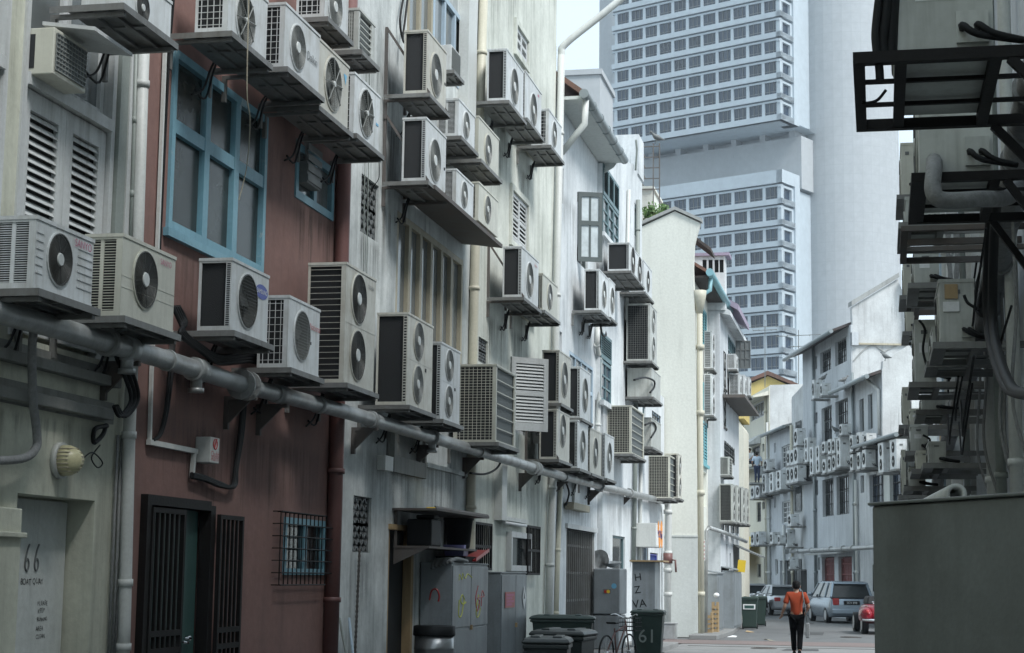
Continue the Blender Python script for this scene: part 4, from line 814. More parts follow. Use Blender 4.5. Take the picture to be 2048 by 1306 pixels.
for i in range(7): zz = -.09+.03*i; q = math.sqrt(max(.001, 1-(zz/.13)**2)); mb.tube([(-.125*q, -.05, zz), (-.115*q, -.13, zz), (0, -.05-.175*q, zz), (.115*q, -.13, zz), (.125*q, -.05, zz)], .006, 5)
mb.build('rib', 'wood_cream', g)
r = FL.rect(421, 873, 925, 439, .16); t = thing('alarm_box', 'white alarm box with red lettering on the red brown wall', 'alarm box', FL.at((r[0]+r[1])/2, -.16, r[2]))
mb = MB(FL.M); mb.box((r[0], -.16, r[2]), (r[1], -.004, r[3])); mb.build('case', 'pvc', t, bevel=.008)
uc = (r[0]+r[1])/2
for s_, zz, sz in (('Chubb', .34, .08), ('Alarm', .18, .08)): text_mb(s_, sz, FL.at(uc, -.163, r[2]+(r[3]-r[2])*zz)).build('lettering', 'red', t)
mb = MB(FL.at(uc, -.163, r[2]+(r[3]-r[2])*.74)); mb.ring((0, 0, 0), .05, .006, 18); mb.bar((-.03, 0, -.04), (.03, 0, .05), .014); mb.build('emblem', 'red', t)
# chain and poles on the pale wall
a, b = FL.uz(722, 1102, .08), FL.uz(712, 1330, .08); mb = MB(); n = 46
for i in range(n):
    f = i/(n-1); p = FL.w(a[0]+(b[0]-a[0])*f, -.06, a[1]+(b[1]-a[1])*f); k = MB(Matrix.Translation(p) @ Matrix.Rotation(R(45+90*(i % 2)), 4, 'Z') @ Matrix.Diagonal((1, 1, 1.9, 1))); k.ring((0, 0, 0), .016, .006, 8); n0 = len(mb.v); mb.v += k.v
    for q in k.f: mb.face([j+n0 for j in q])
mb.build('chain', 'steel_dark', None, **tagd('dark chain hanging down the stained pale wall under a vent block', 'chain'))
for i, (x0, x1, lb, m_) in enumerate(((687, 700, 'leaning blue grey pole at the foot of the brown downpipe', 'pipe_grey'), (706, 704, 'upright thin blue pole left of the hanging chain', 'wood_pale_blue'))):
    a, b = FL.uz(x0, 1236, .1+.1*i), FL.uz(x1, 1345, .3); mb = MB(); mb.cyl(FL.w(a[0], -.05-.1*i, a[1]), FL.w(b[0], -.4, .13), .016, 8); mb.build('pole', m_, None, **tagd(lb, 'pole'))
# wall shelf with dark things
r = FL.rect(838, 1022, 1092, 925, .3); t = thing('wall_shelf', 'rusty two tier wall shelf beside the narrow open doorway', 'shelf', FL.at((r[0]+r[1])/2, 0, r[2]))
mb = MB(FL.M); mb.box((r[0]-.3, -.62, r[3]), (r[1]+.4, -.003, r[3]+.03)); mb.prism([(r[0]-.3, -.62, r[3]+.031), (r[1]+.4, -.62, r[3]+.031), (r[1]+.4, -.6, r[3]+.06), (r[0]-.3, -.6, r[3]+.06)], (0, .02, 0)); mb.build('shelf_plate', 'steel_dark', t)
mb = MB(FL.M); mb.box((r[0]-.2, -.5, r[2]-.03), (r[1]+.1, -.003, r[2])); mb.build('shelf_plate', 'steel_dark', t)
for x in (r[0]-.19, r[1]+.05):
    mb = MB(FL.M); mb.prism([(x, -.003, r[2]-.25), (x, -.003, r[2]-.03), (x, -.48, r[2]-.03)], (.03, 0, 0)); mb.box((x, -.04, r[2]), (x+.03, -.003, r[3])); mb.build('bracket', 'steel_dark', t)
mb = MB(FL.M); x = r[0]+.1; mb.box((x, -.45, r[2]+.003), (x+.55, -.1, r[3]-.1)); mb.box((x+.1, -.46, r[3]-.098), (x+.4, -.2, r[3]-.04)); mb.build('dark_crate', 'black', None, bevel=.02, **tagd('black crate on the rusty wall shelf by the doorway', 'crate'))
mb = MB(); c = FL.w(r[1]-.25, -.3, r[2]+.003); lathe(mb, c, [(.15, 0), (.17, .02), (.21, .42), (.23, .42), (.23, .45), (.2, .45)]); mb.build('bucket', 'black', None, **tagd('black plastic bucket at the front of the rusty wall shelf', 'bucket'))
mb = MB(FL.M); mb.box((r[0]+.9, -.4, r[3]+.033), (r[0]+1.25, -.15, r[3]+.09)); mb.build('caution_tape_roll', 'yellow', None, bevel=.02, **tagd('yellow strap bundle lying on top of the wall shelf', 'strap'))
# metal cabinets
def cabinet(u0, u1, xin, xout, h, label, split=(.5,), name='metal_cabinet', base=.12, lowz=None):
    t = thing(name, label, 'cabinet', ((xin+xout)/2, (u0+u1)/2, base)); mb = MB(); mb.box((xin, u0, base), (xout, u1, h)); mb.box((xin-.01, u0-.015, h), (xout+.02, u1+.015, h+.02)); mb.build('body', 'cab_grey', t, bevel=.006)
    e = [0, *split, 1]
    for a, b in zip(e, e[1:]):
        z0 = (lowz or base+.05)
        mb = MB(); mb.box((xout+.001, u0+(u1-u0)*a+.015, z0), (xout+.022, u0+(u1-u0)*b-.015, h-.03)); d = mb.build('door', 'cab_grey', t, bevel=.004)
    if lowz:
        mb = MB(); mb.box((xout+.001, u0+.015, base+.03), (xout+.02, u1-.015, lowz-.02)); mb.build('drawer', 'cab_grey', t, bevel=.004)
    mb = MB(); uy = u0+(u1-u0)*split[0] if split else u1-.1; zz = (lowz or (base+h)/2); mb.box((xout+.022, uy-.03, zz-.05), (xout+.05, uy+.03, zz+.02)); mb.build('padlock', 'timber', t)
    return t
def stroke(mb, F, pts, d, r): mb.tube(smooth_path([F.w(u_, d, z_) for u_, z_ in pts], 5), r, 5)
A = cabinet(24.3, 26.6, -6.38, -5.93, 1.9, 'grey metal cabinet with red and yellow graffiti beside the narrow doorway', lowz=1.0)
SY = Fac((0, 24.3), -90); FA = Fac((-5.908, 0), 0)
mb = MB(); x0, z0 = SY.uz(859, 1200); stroke(mb, SY, [(x0, z0), (x0+.03, z0+.13), (x0+.1, z0+.15), (x0+.14, z0+.07), (x0+.13, z0-.02)], .003, .013); mb.build('graffiti', 'red', A)
def squig(F, px, pts, d, r, m):
    mb = MB(); stroke(mb, F, [F.uz(px[0]+x, px[1]+y) for x, y in pts], r*.25, r); mb.build('graffiti', m, A)
squig(FA, (918, 1190), [(0, 10), (-1, 40), (4, 42), (8, 22), (10, 8), (6, 0), (3, 12), (8, 18), (14, 14)], -.004, .014, 'lime')
squig(FA, (952, 1172), [(4, 0), (-1, 25), (2, 50), (7, 30), (2, 25), (9, 22), (16, 20), (12, 10), (10, 40)], -.004, .014, 'red')
squig(FA, (951, 1200), [(6, -10), (2, 10), (1, 30), (5, 34), (9, 18), (5, 8)], -.008, .012, 'lime')
squig(FA, (918, 1147), [(0, 14), (1, 2), (6, 12), (7, 0), (12, 10), (17, 1), (26, 8)], -.004, .01, 'lime')
B_ = cabinet(27.7, 29.75, -6.3, -5.95, 1.78, 'grey metal cabinet with red notice and white diamond sticker', split=(.55,))
FC = Fac((-5.92, 0), 0); r = FC.rect(1010, 1184, 1216, 1029); mb = MB(FC.M); mb.box((r[0], -.006, r[2]), (r[1], -.002, r[3])); n = mb.build('notice', 'red', B_)
for i, s_ in enumerate(('NO PARKING', 'ANY TIME', 'TOW AWAY')): pass
mb = MB(FC.M)
for i in range(4): z = r[3]-(r[3]-r[2])*(.2+.2*i); mb.box((r[0]+.08, -.008, z-.02), (r[1]-.08-.15*(i % 2), -.0062, z+.02))
mb.build('print_line', 'pink', n)
u, z = FC.uz(1048, 1195); mb = MB(FC.M); mb.poly([(u-.16, -.006, z), (u, -.006, z-.2), (u+.16, -.006, z), (u, -.006, z+.2)]); n = mb.build('diamond_sticker', 'white', B_)
mb = MB(FC.M); mb.poly([(u-.06, -.008, z-.02), (u+.06, -.008, z-.02), (u, -.008, z+.1)]); mb.build('emblem', 'graphite', n)
# clutter on the first cabinet
def tray(c, w, d, h, m, label, cat, name, rot=0, flare=1.15):
    mb = MB(Matrix.Translation(c) @ Matrix.Rotation(R(rot), 4, 'Z')); n = [(-w/2, -d/2), (w/2, -d/2), (w/2, d/2), (-w/2, d/2)]
    mb.loft([[(x, y, 0) for x, y in n], [(x*flare, y*flare, h) for x, y in n], [(x*flare*.95, y*flare*.95, h) for x, y in n], [(x*.93, y*.93, .015) for x, y in n]], sm=False); mb.build(name, m, None, **tagd(label, cat))
M['lilac'] = mat('lilac plastic', (.32, .30, .62), .4); M['cloth'] = mat('grey rag cloth', (.24, .25, .25), .9, bump=.5)
tray((-6.12, 25.5, 1.922), .4, .9, .09, 'black', 'black tray on top of the graffiti cabinet', 'tray', 'tray')
tray((-6.12, 25.35, 2.02), .28, .28, .16, 'lilac', 'lilac plastic basket in the black tray on the graffiti cabinet', 'basket', 'basket')
mb = MB(Matrix.Translation((-6.05, 25.95, 2.02)) @ Matrix.Rotation(R(10), 4, 'X')); mb.box((-.2, -.45, 0), (.2, .45, .03)); mb.box((-.2, -.45, .03), (-.18, .45, .05)); mb.box((.18, -.45, .03), (.2, .45, .05)); mb.build('tray', 'red', None, bevel=.005, **tagd('red tray tilted across the clutter on the graffiti cabinet', 'tray'))
mb = MB(Matrix.Translation((-6.1, 24.5, 1.92))); 
for i in range(6): mb.tube(smooth_path([(-.1+.05*i, -.25, -.1+.02*i), (-.08+.05*i, -.19, .02), (.0+.04*i, 0, .03+.01*(i % 3)), (.05*i, .4, .02)], 4), .03, 6)
mb.build('rag', 'cloth', None, smooth=True, **tagd('grey rag draped over the corner of the graffiti cabinet', 'rag'))
c = Vector((-5.95, 23.45, .12)); t = thing('steel_drum', 'stainless steel drum with black rim before the graffiti cabinet', 'drum', c)
mb = MB(); lathe(mb, c, [(.26, 0), (.27, .02), (.27, .62), (.28, .63), (.27, .65), (.27, .8)], 24); mb.build('body', 'stainless', t)
mb = MB(); lathe(mb, c+Vector((0, 0, .801)), [(.285, 0), (.29, .02), (.285, .13), (.25, .14)], 24); mb.build('rim', 'black', t)
# fridge, lids, writing cabinet
def px_at(px, y): return (onY(px, 1200, y)).x
xa, xb = -6.36, px_at(1240, 39.6)
t = thing('old_fridge', 'dented grey fridge with card stickers under two metal bowls', 'fridge', ((xa+xb)/2, 40.1, .12))
mb = MB(); mb.box((xa, 39.6, .9), (xb, 40.7, 1.93)); mb.build('upper_cabinet', 'cab_grey', t, bevel=.03); mb = MB(); mb.box((xa, 39.62, .12), (xb-.02, 40.7, .885)); mb.build('lower_cabinet', 'cab_grey', t, bevel=.03)
SF = Fac((0, 39.6), -90); u, z = SF.uz(1214, 1183); mb = MB(SF.M); mb.box((u-.09, -.005, z-.055), (u+.09, -.002, z+.055)); st = mb.build('card_sticker', 'graphite', t)
for dx, m_ in ((-.03, 'red'), (.03, 'yellow')): mb = MB(SF.at(u+dx, -.007-(dx > 0)*.001, z)); mb.disc((0, 0, 0), .04, 16); mb.build('emblem', m_, st)
u, z = SF.uz(1228, 1172); mb = MB(SF.at(u, -.004, z)); mb.disc((0, 0, 0), .06, 18); mb.build('sticker', 'sky_blue', t)
def bowl(c, r, tilt, rz, m, label, name='metal_bowl'):
    mb = MB(Matrix.Translation(c) @ Matrix.Rotation(R(rz), 4, 'Z') @ Matrix.Rotation(R(tilt), 4, 'X')); lathe(mb, (0, 0, 0), [(.03, 0), (r*.5, .03), (r*.85, r*.3), (r, r*.55), (r*1.04, r*.56), (r*.97, r*.53), (r*.8, r*.28), (r*.4, .045)], 24); mb.build(name, m, None, **tagd(label, 'bowl'))
bowl((-6.25, 40.1, 2.05), .27, 75, -20, 'stainless', 'steel wok turned on its side on the grey fridge')
bowl((-6.0, 40.0, 1.95), .22, 8, 0, 'stainless', 'round steel basin lying in front of the wok on the fridge')
xa2, xb2 = px_at(1264, 41.2), px_at(1310, 41.2)
t = thing('scribbled_cabinet', 'tall dark cabinet with scribbled letters and a wooden lid', 'cabinet', ((xa2+xb2)/2, 41.7, 0)); mb = MB(); mb.box((xa2, 41.2, .0), (xb2, 42.2, 2.1)); mb.build('body', 'cab_grey', t, bevel=.01)
mb = MB(); mb.box((xa2-.05, 41.1, 2.103), (xb2+.2, 42.3, 2.14)); mb.build('lid', 'timber', t)
SG = Fac((0, 41.2), -90)
for s_, x, y, sz in (('H', 1276, 1155, .24), ('Z', 1275, 1180, .24), ('VA', 1279, 1208, .26)): u, z = SG.uz(x, y); text_mb(s_, sz, SG.at(u, -.004, z) @ Matrix.Rotation(R(-8), 4, 'Y')).build('lettering', 'black', t)
# wheelie bins
def bin_(x, y, rz, w, d, h, m, label, sticker=None, text=None, group=None):
    t = thing('wheelie_bin', label, 'rubbish bin', Matrix.Translation((x, y, 0)) @ Matrix.Rotation(R(rz), 4, 'Z'), group); X = W[t.name]
    mb = MB(X); q = lambda sx, sy, z: [(-w/2*sx, -d/2*sy, z), (w/2*sx, -d/2*sy, z), (w/2*sx, d/2*sy, z), (-w/2*sx, d/2*sy, z)]
    mb.loft([q(.78, .72, .06), q(.8, .76, .1), q(.96, .95, h*.9), q(1.03, 1.02, h*.9), q(1.03, 1.02, h*.94), q(.9, .9, h*.94)], sm=False); mb.box((-w*.42, d*.3, .02), (w*.42, d*.38, .12)); mb.build('body', m, t, bevel=.012)
    mb = MB(X); mb.loft([q(1.06, 1.05, h*.945), q(1.07, 1.07, h*.965), q(1.0, 1.0, h*.99), q(.8, .75, h*1.01)], sm=False); mb.box((-w*.3, d*.5, h*.93), (w*.3, d*.62, h*.97))
    for sx in (-.25, .25): mb.box((w*sx-.05, -d*.4, h*1.0), (w*sx+.05, d*.4, h*1.02))
    mb.build('lid', m, t, bevel=.012)
    for sx in (-1, 1): mb = MB(X); mb.cyl((sx*w*.38, d*.42, .1), (sx*w*.47, d*.42, .1), .1, 14); mb.build('wheel', 'black', t)
    if sticker: mb = MB(X); mb.prism([(-w*.36, -d*.47, h*.62), (w*.36, -d*.47, h*.62), (w*.37, -d*.485, h*.78), (-w*.37, -d*.485, h*.78)], (0, -.004, 0)); sk = mb.build('sticker', 'white', t); mb = MB(X); mb.prism([(-w*.28, -d*.47-.006, h*.645), (w*.28, -d*.47-.006, h*.645), (w*.29, -d*.483-.006, h*.745), (-w*.29, -d*.483-.006, h*.745)], (0, -.002, 0)); mb.build('print', 'green_door', sk)
    if text: text_mb(text, h*.36, X @ Matrix.Translation((0, -d*.49, h*.5)) @ Matrix.Rotation(R(-4), 4, 'X')).build('lettering', 'pipe_grey', t)
    return t
GBN = 'wheelie bins along the alley'
bin_(onY(1126, 1240, 29.8).x, 29.8, 8, 1.05, .8, 1.08, 'bin_green', 'wide dark green bin before the folding metal gate', group=GBN)
bin_(onY(1128, 1265, 20.6).x, 20.6, -4, .62, .7, 1.12, 'bin_black', 'glossy black bin lid in front of the wide green bin', group=GBN)
bin_(onY(1096, 1285, 18.6).x, 18.6, 6, .47, .62, 1.1, 'bin_black', 'nearest black bin at the bottom edge, only its lid in view', group=GBN)
bin_(onY(1297, 1222, 36.6).x, 36.6, 3, .66, .7, 1.07, 'bin_green', 'dark green bin with 61 painted on it, beside the bicycle', text='61', group=GBN)
bin_(onY(1499, 1200, 62.3).x, 62.3, 2, .58, .7, 1.1, 'bin_green', 'dark green bin with white sticker by the kerb', sticker=True, group=GBN)
bin_(onY(1517, 1195, 66.).x, 66., 4, .58, .7, 1.1, 'bin_green', 'plain dark green bin behind the stickered bin', group=GBN)
# bicycle
bp = onY(1236, 1250, 33.5); t = thing('bicycle', 'old dark red bicycle with black basket parked beside the bin marked 61', 'bicycle', Matrix.Translation((bp.x, 33.5, 0)) @ Matrix.Rotation(R(74), 4, 'Z')); X = W[t.name]
for x in (-.52, .52):
    k = MB(X @ Matrix.Translation((x, 0, .33))); k.ring((0, 0, 0), .32, .018, 30, 0, m=6); o = k.build('wheel', 'black', t)
    k = MB(X @ Matrix.Translation((x, 0, .33))); k.cyl((0, -.04, 0), (0, .04, 0), .03, 8)
    for i in range(16): a = 2*math.pi*i/16; k.bar((0, .02*(-1)**i, 0), (.31*math.cos(a), 0, .31*math.sin(a)), .004)
    k.build('spokes', 'chrome', o)
k = MB(X); hd_, sb, bb, ra = (.36, 0, .82), (-.16, 0, .78), (-.08, 0, .3), (-.52, 0, .33)
for p, q in ((hd_, bb), (hd_, (-.15, 0, .7)), (sb, bb), (bb, ra), ((-.15, 0, .7), ra), ((.34, 0, .92), (.52, 0, .33))): k.cyl(p, q, .016, 8)
k.build('frame', 'pipe_brown', t)
k = MB(X); k.tube(smooth_path([(.28, -.28, 1.02), (.36, -.2, 1.03), (.36, 0, .95), (.36, .2, 1.03), (.28, .28, 1.02)], 4), .012, 6); k.build('handlebar', 'chrome', t)
k = MB(X); k.loft([[(-.32, -.1, .86), (-.32, .1, .86), (.0, .03, .86), (.0, -.03, .86)], [(-.34, -.11, .9), (-.34, .11, .9), (.02, .035, .89), (.02, -.035, .89)]], sm=False); k.build('saddle', 'black', t, bevel=.02)
k = MB(X)
for z in (.72, .8, .88, .96): k.tube([(.42, -.17, z), (.72, -.17, z), (.72, .17, z), (.42, .17, z)], .008, 5, closed=True)
for i in range(9): y = -.17+.34*i/8; k.bar((.72, y, .72), (.72, y, .96), .006); k.bar((.42, y, .72), (.42, y, .96), .006); k.bar((.42, y, .72), (.72, y, .72), .006)
for i in range(7): x = .42+.3*i/6; [k.bar((x, y, .72), (x, y, .96), .006) for y in (-.17, .17)]
k.build('basket', 'black', t)
# hanging sign, lamps
r = FB.rect(1312, 1046, 1094, 1328, .55); t = thing('hanging_sign', 'projecting light box sign with orange blobs at the end of the white row', 'sign', FB.at((r[0]+r[1])/2, -.55, r[2]))
mb = MB(FB.M); mb.box((r[0], -.55, r[2]), (min(r[1], r[0]+1.6), -.02, r[3])); mb.build('box', 'pvc', t, bevel=.01); ue = min(r[1], r[0]+1.6)
mb = MB(FB.M); mb.box((r[0]+.04, -.555, r[2]+.04), (ue-.04, -.5515, r[3]-.04)); f = mb.build('face', 'white', t)
for a, b, s_ in ((.3, .8, .2), (.7, .75, .26), (.45, .35, .24), (.75, .3, .2)): mb = MB(FB.at(r[0]+(ue-r[0])*a, -.558, r[2]+(r[3]-r[2])*b)); mb.disc((0, 0, 0), s_, 10); mb.build('orange_blob', 'orange', f)
text_mb('MOBILE', .28, FB.at((r[0]+ue)/2, -.561, r[2]+(r[3]-r[2])*.55)).build('lettering', 'blue', f)
r = FL.rect(1148, 1004, 1018, 1180, .22); t = thing('wall_lamp', 'cream box lamp on a stem above the folding metal gate', 'wall lamp', FL.at((r[0]+r[1])/2, -.22, r[2])); mb = MB(FL.M); mb.box((r[0], -.22, r[2]), (r[1], -.03, r[3])); mb.build('housing', 'wood_cream', t, bevel=.01); mb = MB(FL.M); um = (r[0]+r[1])/2; mb.box((um-.04, -.06, r[3]), (um+.04, -.003, r[3]+.5)); mb.build('stem', 'pvc', t)
# hoses and cables
hose_px(FL, [(70, 640, .25), (64, 700, .2), (66, 800, .15), (74, 870, .14), (70, 900, .14), (40, 918, .14), (-30, 922, .14)], .034, 'thick grey lagged hose curving down the greyish wall at the left edge', 'hose', 'lag')
for k in range(3): hose_px(FL, [(225+k*4, 690, .3), (235+k*7, 720, .22), (252+k*9, 760, .2), (262+k*7, 800, .2), (240+k*6, 832, .2), (228+k*3, 812, .2)], .018, 'black cable loops hanging below the second unit, %s' % ('innermost', 'middle', 'outermost')[k], 'cable')
hose_px(FL, [(212, 850, .05), (205, 870, .08), (188, 885, .08), (190, 858, .08), (214, 852, .06)], .02, 'small coil of black cable beside the bulkhead lamp', 'cable')
hose_px(FL, [(165, 918, .12), (185, 905, .05), (205, 925, .05), (195, 935, .05), (183, 915, .05), (200, 890, .05)], .006, 'thin looped wire at the bulkhead lamp', 'cable')
hose_px(FL, [(1008, 905, .3), (995, 935, .25), (970, 948, .2), (940, 946, .12)], .018, 'black cable sagging from the drain pipe to the cream downpipe', 'cable')
for k in range(4): hose_px(FL, [(345+k*4, 612, .2), (360+k*4, 645, .25), (372-k*4, 668, .3), (400, 690+k*4, .3), (440, 712+k*5, .25), (500, 705+k*6, .2), (530, 715+k*6, .2)], .02, 'black cable under the oval badged unit, %s' % ('topmost', 'second from top', 'third from top', 'lowest')[k], 'cable')
for k, (x, lab) in enumerate(((727, 'left'), (734, 'right'))): hose_px(FL, [(x+6, 60, .03), (x+4, 250, .03), (x, 520, .03), (x-2, 620, .03)], .008, 'thin %s wire of the pair running down the pale wall' % lab, 'cable', 'pipe_grey', 4)
hose_px(FL, [(758, 320, .3), (758, 355, .2), (745, 378, .05), (735, 420, .03)], .006, 'thin wire dangling from the fourth unit over the blue window', 'cable', 'black', 4)
for k in range(2): hose_px(FL, [(808+k*8, -10, .05), (800+k*10, 40, .06), (806, 80, .08), (818, 90, .2)], .016, 'black cable entering the topmost unit of the canopy group, %s one' % ('left', 'right')[k], 'cable')
for (pts, lab) in (([(1200, 640, .3), (1204, 668, .3), (1212, 670, .15), (1206, 650, .05)], 'black hose below the open casement window'), ([(1268, 760, .9), (1290, 755, .9), (1308, 762, .86), (1308, 775, .84), (1300, 785, .84)], 'black looped pipe on the pale unit under the tall grey unit'), ([(1290, 850, .65), (1306, 845, .65), (1312, 858, .65), (1302, 875, .64)], 'black looped pipe on the plain grey unit')): hose_px(FL, pts, .025, lab, 'hose')
hose_px(FL, [(1130, 960, .08), (1138, 985, .08), (1132, 1010, .06)], .02, 'short black cable under the drain pipe on the white wall', 'cable')
hose_px(FL, [(498, -10, .7), (494, 180, .7), (500, 240, .6), (494, 330, .3), (478, 400, .2)], .006, 'thin wire hanging across the blue window', 'cable', 'wood_cream', 4)
# roof aerial, bush
mb = MB(); o_ = onY(1319, 378, 54.5)
for z in (0, .35, .7, 1.05, 1.4): mb.bar((o_.x-.65, 54.5, o_.z+z), (o_.x+.0, 54.5, o_.z+z), .03); mb.bar((o_.x-.65, 54.5, o_.z+z), (o_.x-.65, 56, o_.z+z), .03)
for dx in (-.65, -.2, .0): mb.bar((o_.x+dx, 54.5, o_.z-1.1), (o_.x+dx, 54.5, o_.z+1.5), .035)
mb.build('roof_railing', 'steel_dark', None, **tagd('rusty rail rack on the white parapet in front of the tower', 'railing'))
def bush(c, rx, ry, rz, n, label, s=.12, name='roof_plant'):
    t = thing(name, label, 'plant', Vector(c)); mb = MB()
    for i in range(n):
        a, b = random.uniform(0, 6.283), random.uniform(-.4, 1); q = random.uniform(.3, 1)**.5; p = Vector(c)+Vector((rx*q*math.cos(a)*math.sqrt(max(0, 1-b*b*.8)), ry*q*math.sin(a), rz*q*(b+.4)))
        d = Vector((random.gauss(0, 1), random.gauss(0, 1), random.gauss(.5, 1))).normalized(); e = d.orthogonal().normalized()*s*.35; L_ = s*random.uniform(.7, 1.4); mb.poly([p-e*.3, p+d*L_*.5-e, p+d*L_, p+d*L_*.5+e])
    mb.build('foliage', 'leaf', t); mb = MB()
    for i in range(6): a = i*1.05; mb.tube([Vector(c)-Vector((0, 0, .15)), Vector(c)+Vector((rx*.5*math.cos(a), ry*.5*math.sin(a), rz*.8))], [.03, .01], 5)
    mb.build('stem', 'timber', t); return t
q = onY(1316, 430, 53.6); bush((q.x, 53.6, q.z-.1), .5, .4, .3, 380, 'green bush growing behind the cream gable')

# patched road, covers and litter
M['asphalt_patch'] = mat('dark asphalt patch', (.055, .057, .058), .85, dirt=(.11, .11, .11), amt=.5, world=True, bump=.4, fine=25.)
for i, (x, y, w, l) in enumerate(((-2.9, 57, 1.1, 3.2), (-.9, 66, .9, 5.0), (-3.4, 71, .8, 2.2), (-2.4, 44.2, .9, 1.4))): sheet('road_patch', [(x, y), (x+w, y+.1), (x+w-.05, y+l), (x+.06, y+l-.15)], 'asphalt_patch', -.004 if y > 50 else .001, **ST)
def cover(x, y, r, label):
    mb = MB(); mb.cyl((x, y, .0), (x, y, .012), r, 20); mb.ring((x, y, .012), r*.8, .006, 20, ax='z')
    for k in range(4): mb.box((x-r*.6, y-r*.5+k*r*.3, .012), (x+r*.6, y-r*.45+k*r*.3, .018))
    mb.build('manhole_cover', 'steel_dark', None, **tagd(label, 'manhole cover'))
cover(-2.9, 45.3, .33, 'round iron manhole cover on the concrete strip, left of the walking man'); cover(-.9, 55.5, .33, 'round iron manhole cover on the asphalt beyond the brick crossing')
mb = MB(); mb.box((-4.9, 46.0, .003), (2.9, 46.06, .008)); mb.build('drain_slot', 'black', None, **ST)
for i, (x, y, m_, lb) in enumerate(((-4.35, 53.2, 'white', 'scrap of white paper on the road by the kerb'), (-4.2, 58.5, 'timber', 'flattened brown carton on the road by the kerb'), (-3.1, 50.9, 'wood_cream', 'pale scrap at the edge of the brick crossing'))):
    mb = MB(Matrix.Translation((x, y, .004)) @ Matrix.Rotation(i*1.1, 4, 'Z')); mb.prism([(-.14, -.1, 0), (.13, -.09, .0), (.15, .1, .03), (.02, .12, .05), (-.12, .09, .01)], (0, 0, .006)); mb.build('litter', m_, None, **tagd(lb, 'litter'))
# ---------------------------------------------------------------- cream gabled house and the row beyond it on the left
G1 = house('gabled_house', 'cream gable ended house with blue gutter and aqua shutters in the middle distance', (-6.2, 53, 0))
mb = MB(); gp = [(-13, 0), (-5.29, 0), (-5.31, 5), (-5.36, 9.5), (-5.41, 11.1), (-5.38, 11.8), (-5.31, 12.1), (-5.2, 12.47), (-5.97, 12.86), (-7.06, 12.38), (-13, 9.6)]
mb.prism([(x, 52.5, z) for x, z in gp], (0, .28, 0)); mb.build('gable_wall', 'wall_gable', G1)
mb = MB(); mb.prism([(x, 52.42, z) for x, z in ((-5.15, 12.5), (-5.97, 12.9), (-7.1, 12.42), (-13, 9.65), (-13, 9.75), (-7.1, 12.52), (-5.97, 13.0), (-5.15, 12.6))], (0, .4, 0)); mb.build('coping', 'concrete', G1)
mb = MB(); mb.box((-12, 52.492, 0), (-5.285, 52.4985, 2.95)); mb.box((-12, 52.47, 2.95), (-5.28, 52.498, 3.0)); mb.build('dado', 'wall_dado', G1)
pa, pb = onY(1277, 378, 54.8), onY(1305, 378, 54.8); mb = MB(); mb.box((pa.x-3, 54.8, 9), (pb.x, 57, pb.z)); mb.box((pa.x-3.1, 54.7, pb.z), (pb.x+.06, 57.1, pb.z+.08)); mb.build('chimney', 'wall_gable', G1)
F6 = Fac((-5.5, 0), 0); F7 = Fac((-5.1, 0), 0)
a1 = (*F6.rect(1402, 838, 925, 1413), .12); a2 = (*F6.rect(1402, 612, 690, 1412), .12); a3 = (*F6.rect(1401, 940, 1010, 1413), .3); a4 = (56.2, 56.9, 7.0, 8.0, .1); a5 = (55.2, 56.4, .1, 3.1, .2)
mb = wall_mb(F6, 52.79, 58., 0, 11.1, [a1, a2, a3, a4, a5]); shell(mb, 52.79, 58., 0, 11.1, 8); mb.build('wall', ['wall_gable', 'wall_gable'], G1)
for q in (a1, a2, a4): louvre(G1, F6.at(q[0], -.03, q[2]), (q[1]-q[0])/2-.01, q[3]-q[2], 12, 'wood_aqua', rail=.07); louvre(G1, F6.at((q[0]+q[1])/2, -.03, q[2]), (q[1]-q[0])/2-.01, q[3]-q[2], 12, 'wood_aqua', rail=.07)
bx(F6, G1, 'sill', 'wood_aqua', a1[0]-.1, a1[1]+.1, -.1, -.002, a1[2]-.1, a1[2]-.003); bx(F6, G1, 'door', 'green_door', a5[0]+.02, a5[1]-.02, .1, .14, .1, 3.08)
mb = MB(); mb.prism([(-4.95, 52.9, 11.05), (-9, 52.9, 13.6), (-9, 52.9, 13.45), (-4.95, 52.9, 10.95)], (0, 7.2, 0)); mb.build('roof', 'tile', G1)
mb = MB(); mb.box((-5.48, 52.95, 10.86), (-5.0, 60, 10.92)); mb.build('soffit', 'soffit', G1)
mb = MB(); mb.tube([(-4.93, 52.7, 10.98), (-4.93, 60.4, 10.98)], .12, 10); mb.tube([(-4.95, 53.2, 10.9), (-4.97, 53.2, 10.5), (-5.32, 53.0, 10.25)], .07, 8); mb.build('gutter', 'gutter_blue', G1)
mb = MB(); mb.tube([(-5.24, 52.65, 10.3), (-5.22, 52.65, 5), (-5.2, 52.65, 0)], .09, 10)
for z in (8.6, 6.6, 4.2, 1.2): mb.cyl((-5.22, 52.65, z), (-5.22, 52.65, z+.14), .13, 10)
mb.loft([[(-5.24+r*math.cos(a), 52.65+r*math.sin(a), z) for a in [j*math.pi/6 for j in range(12)]] for r, z in ((.1, 9.7), (.2, 10.2), (.22, 10.4))]); mb.build('drainpipe', 'pvc_cream', G1)
mb = MB(); mb.prism([(-5.6, 52.8, 12.3), (-4.9, 52.8, 11.75), (-4.9, 52.8, 11.65), (-5.6, 52.8, 12.2)], (0, 1.4, 0)); mb.build('lean_roof', 'tile_dark', G1)
G2 = house('white_house', 'white house with lilac coping and square vent holes behind the cream gable', (-5.1, 62, 0))
sw2 = (*F7.rect(1456, 668, 750, 1471), .12); h7 = (*F7.rect(1448, 880, 915, 1469), .12); d7 = (63.2, 65.6, .1, 2.9, .3); e7 = (60.2, 60.8, .8, 2.9, .15); j7 = (61.6, 62.2, .4, 2.6, .15)
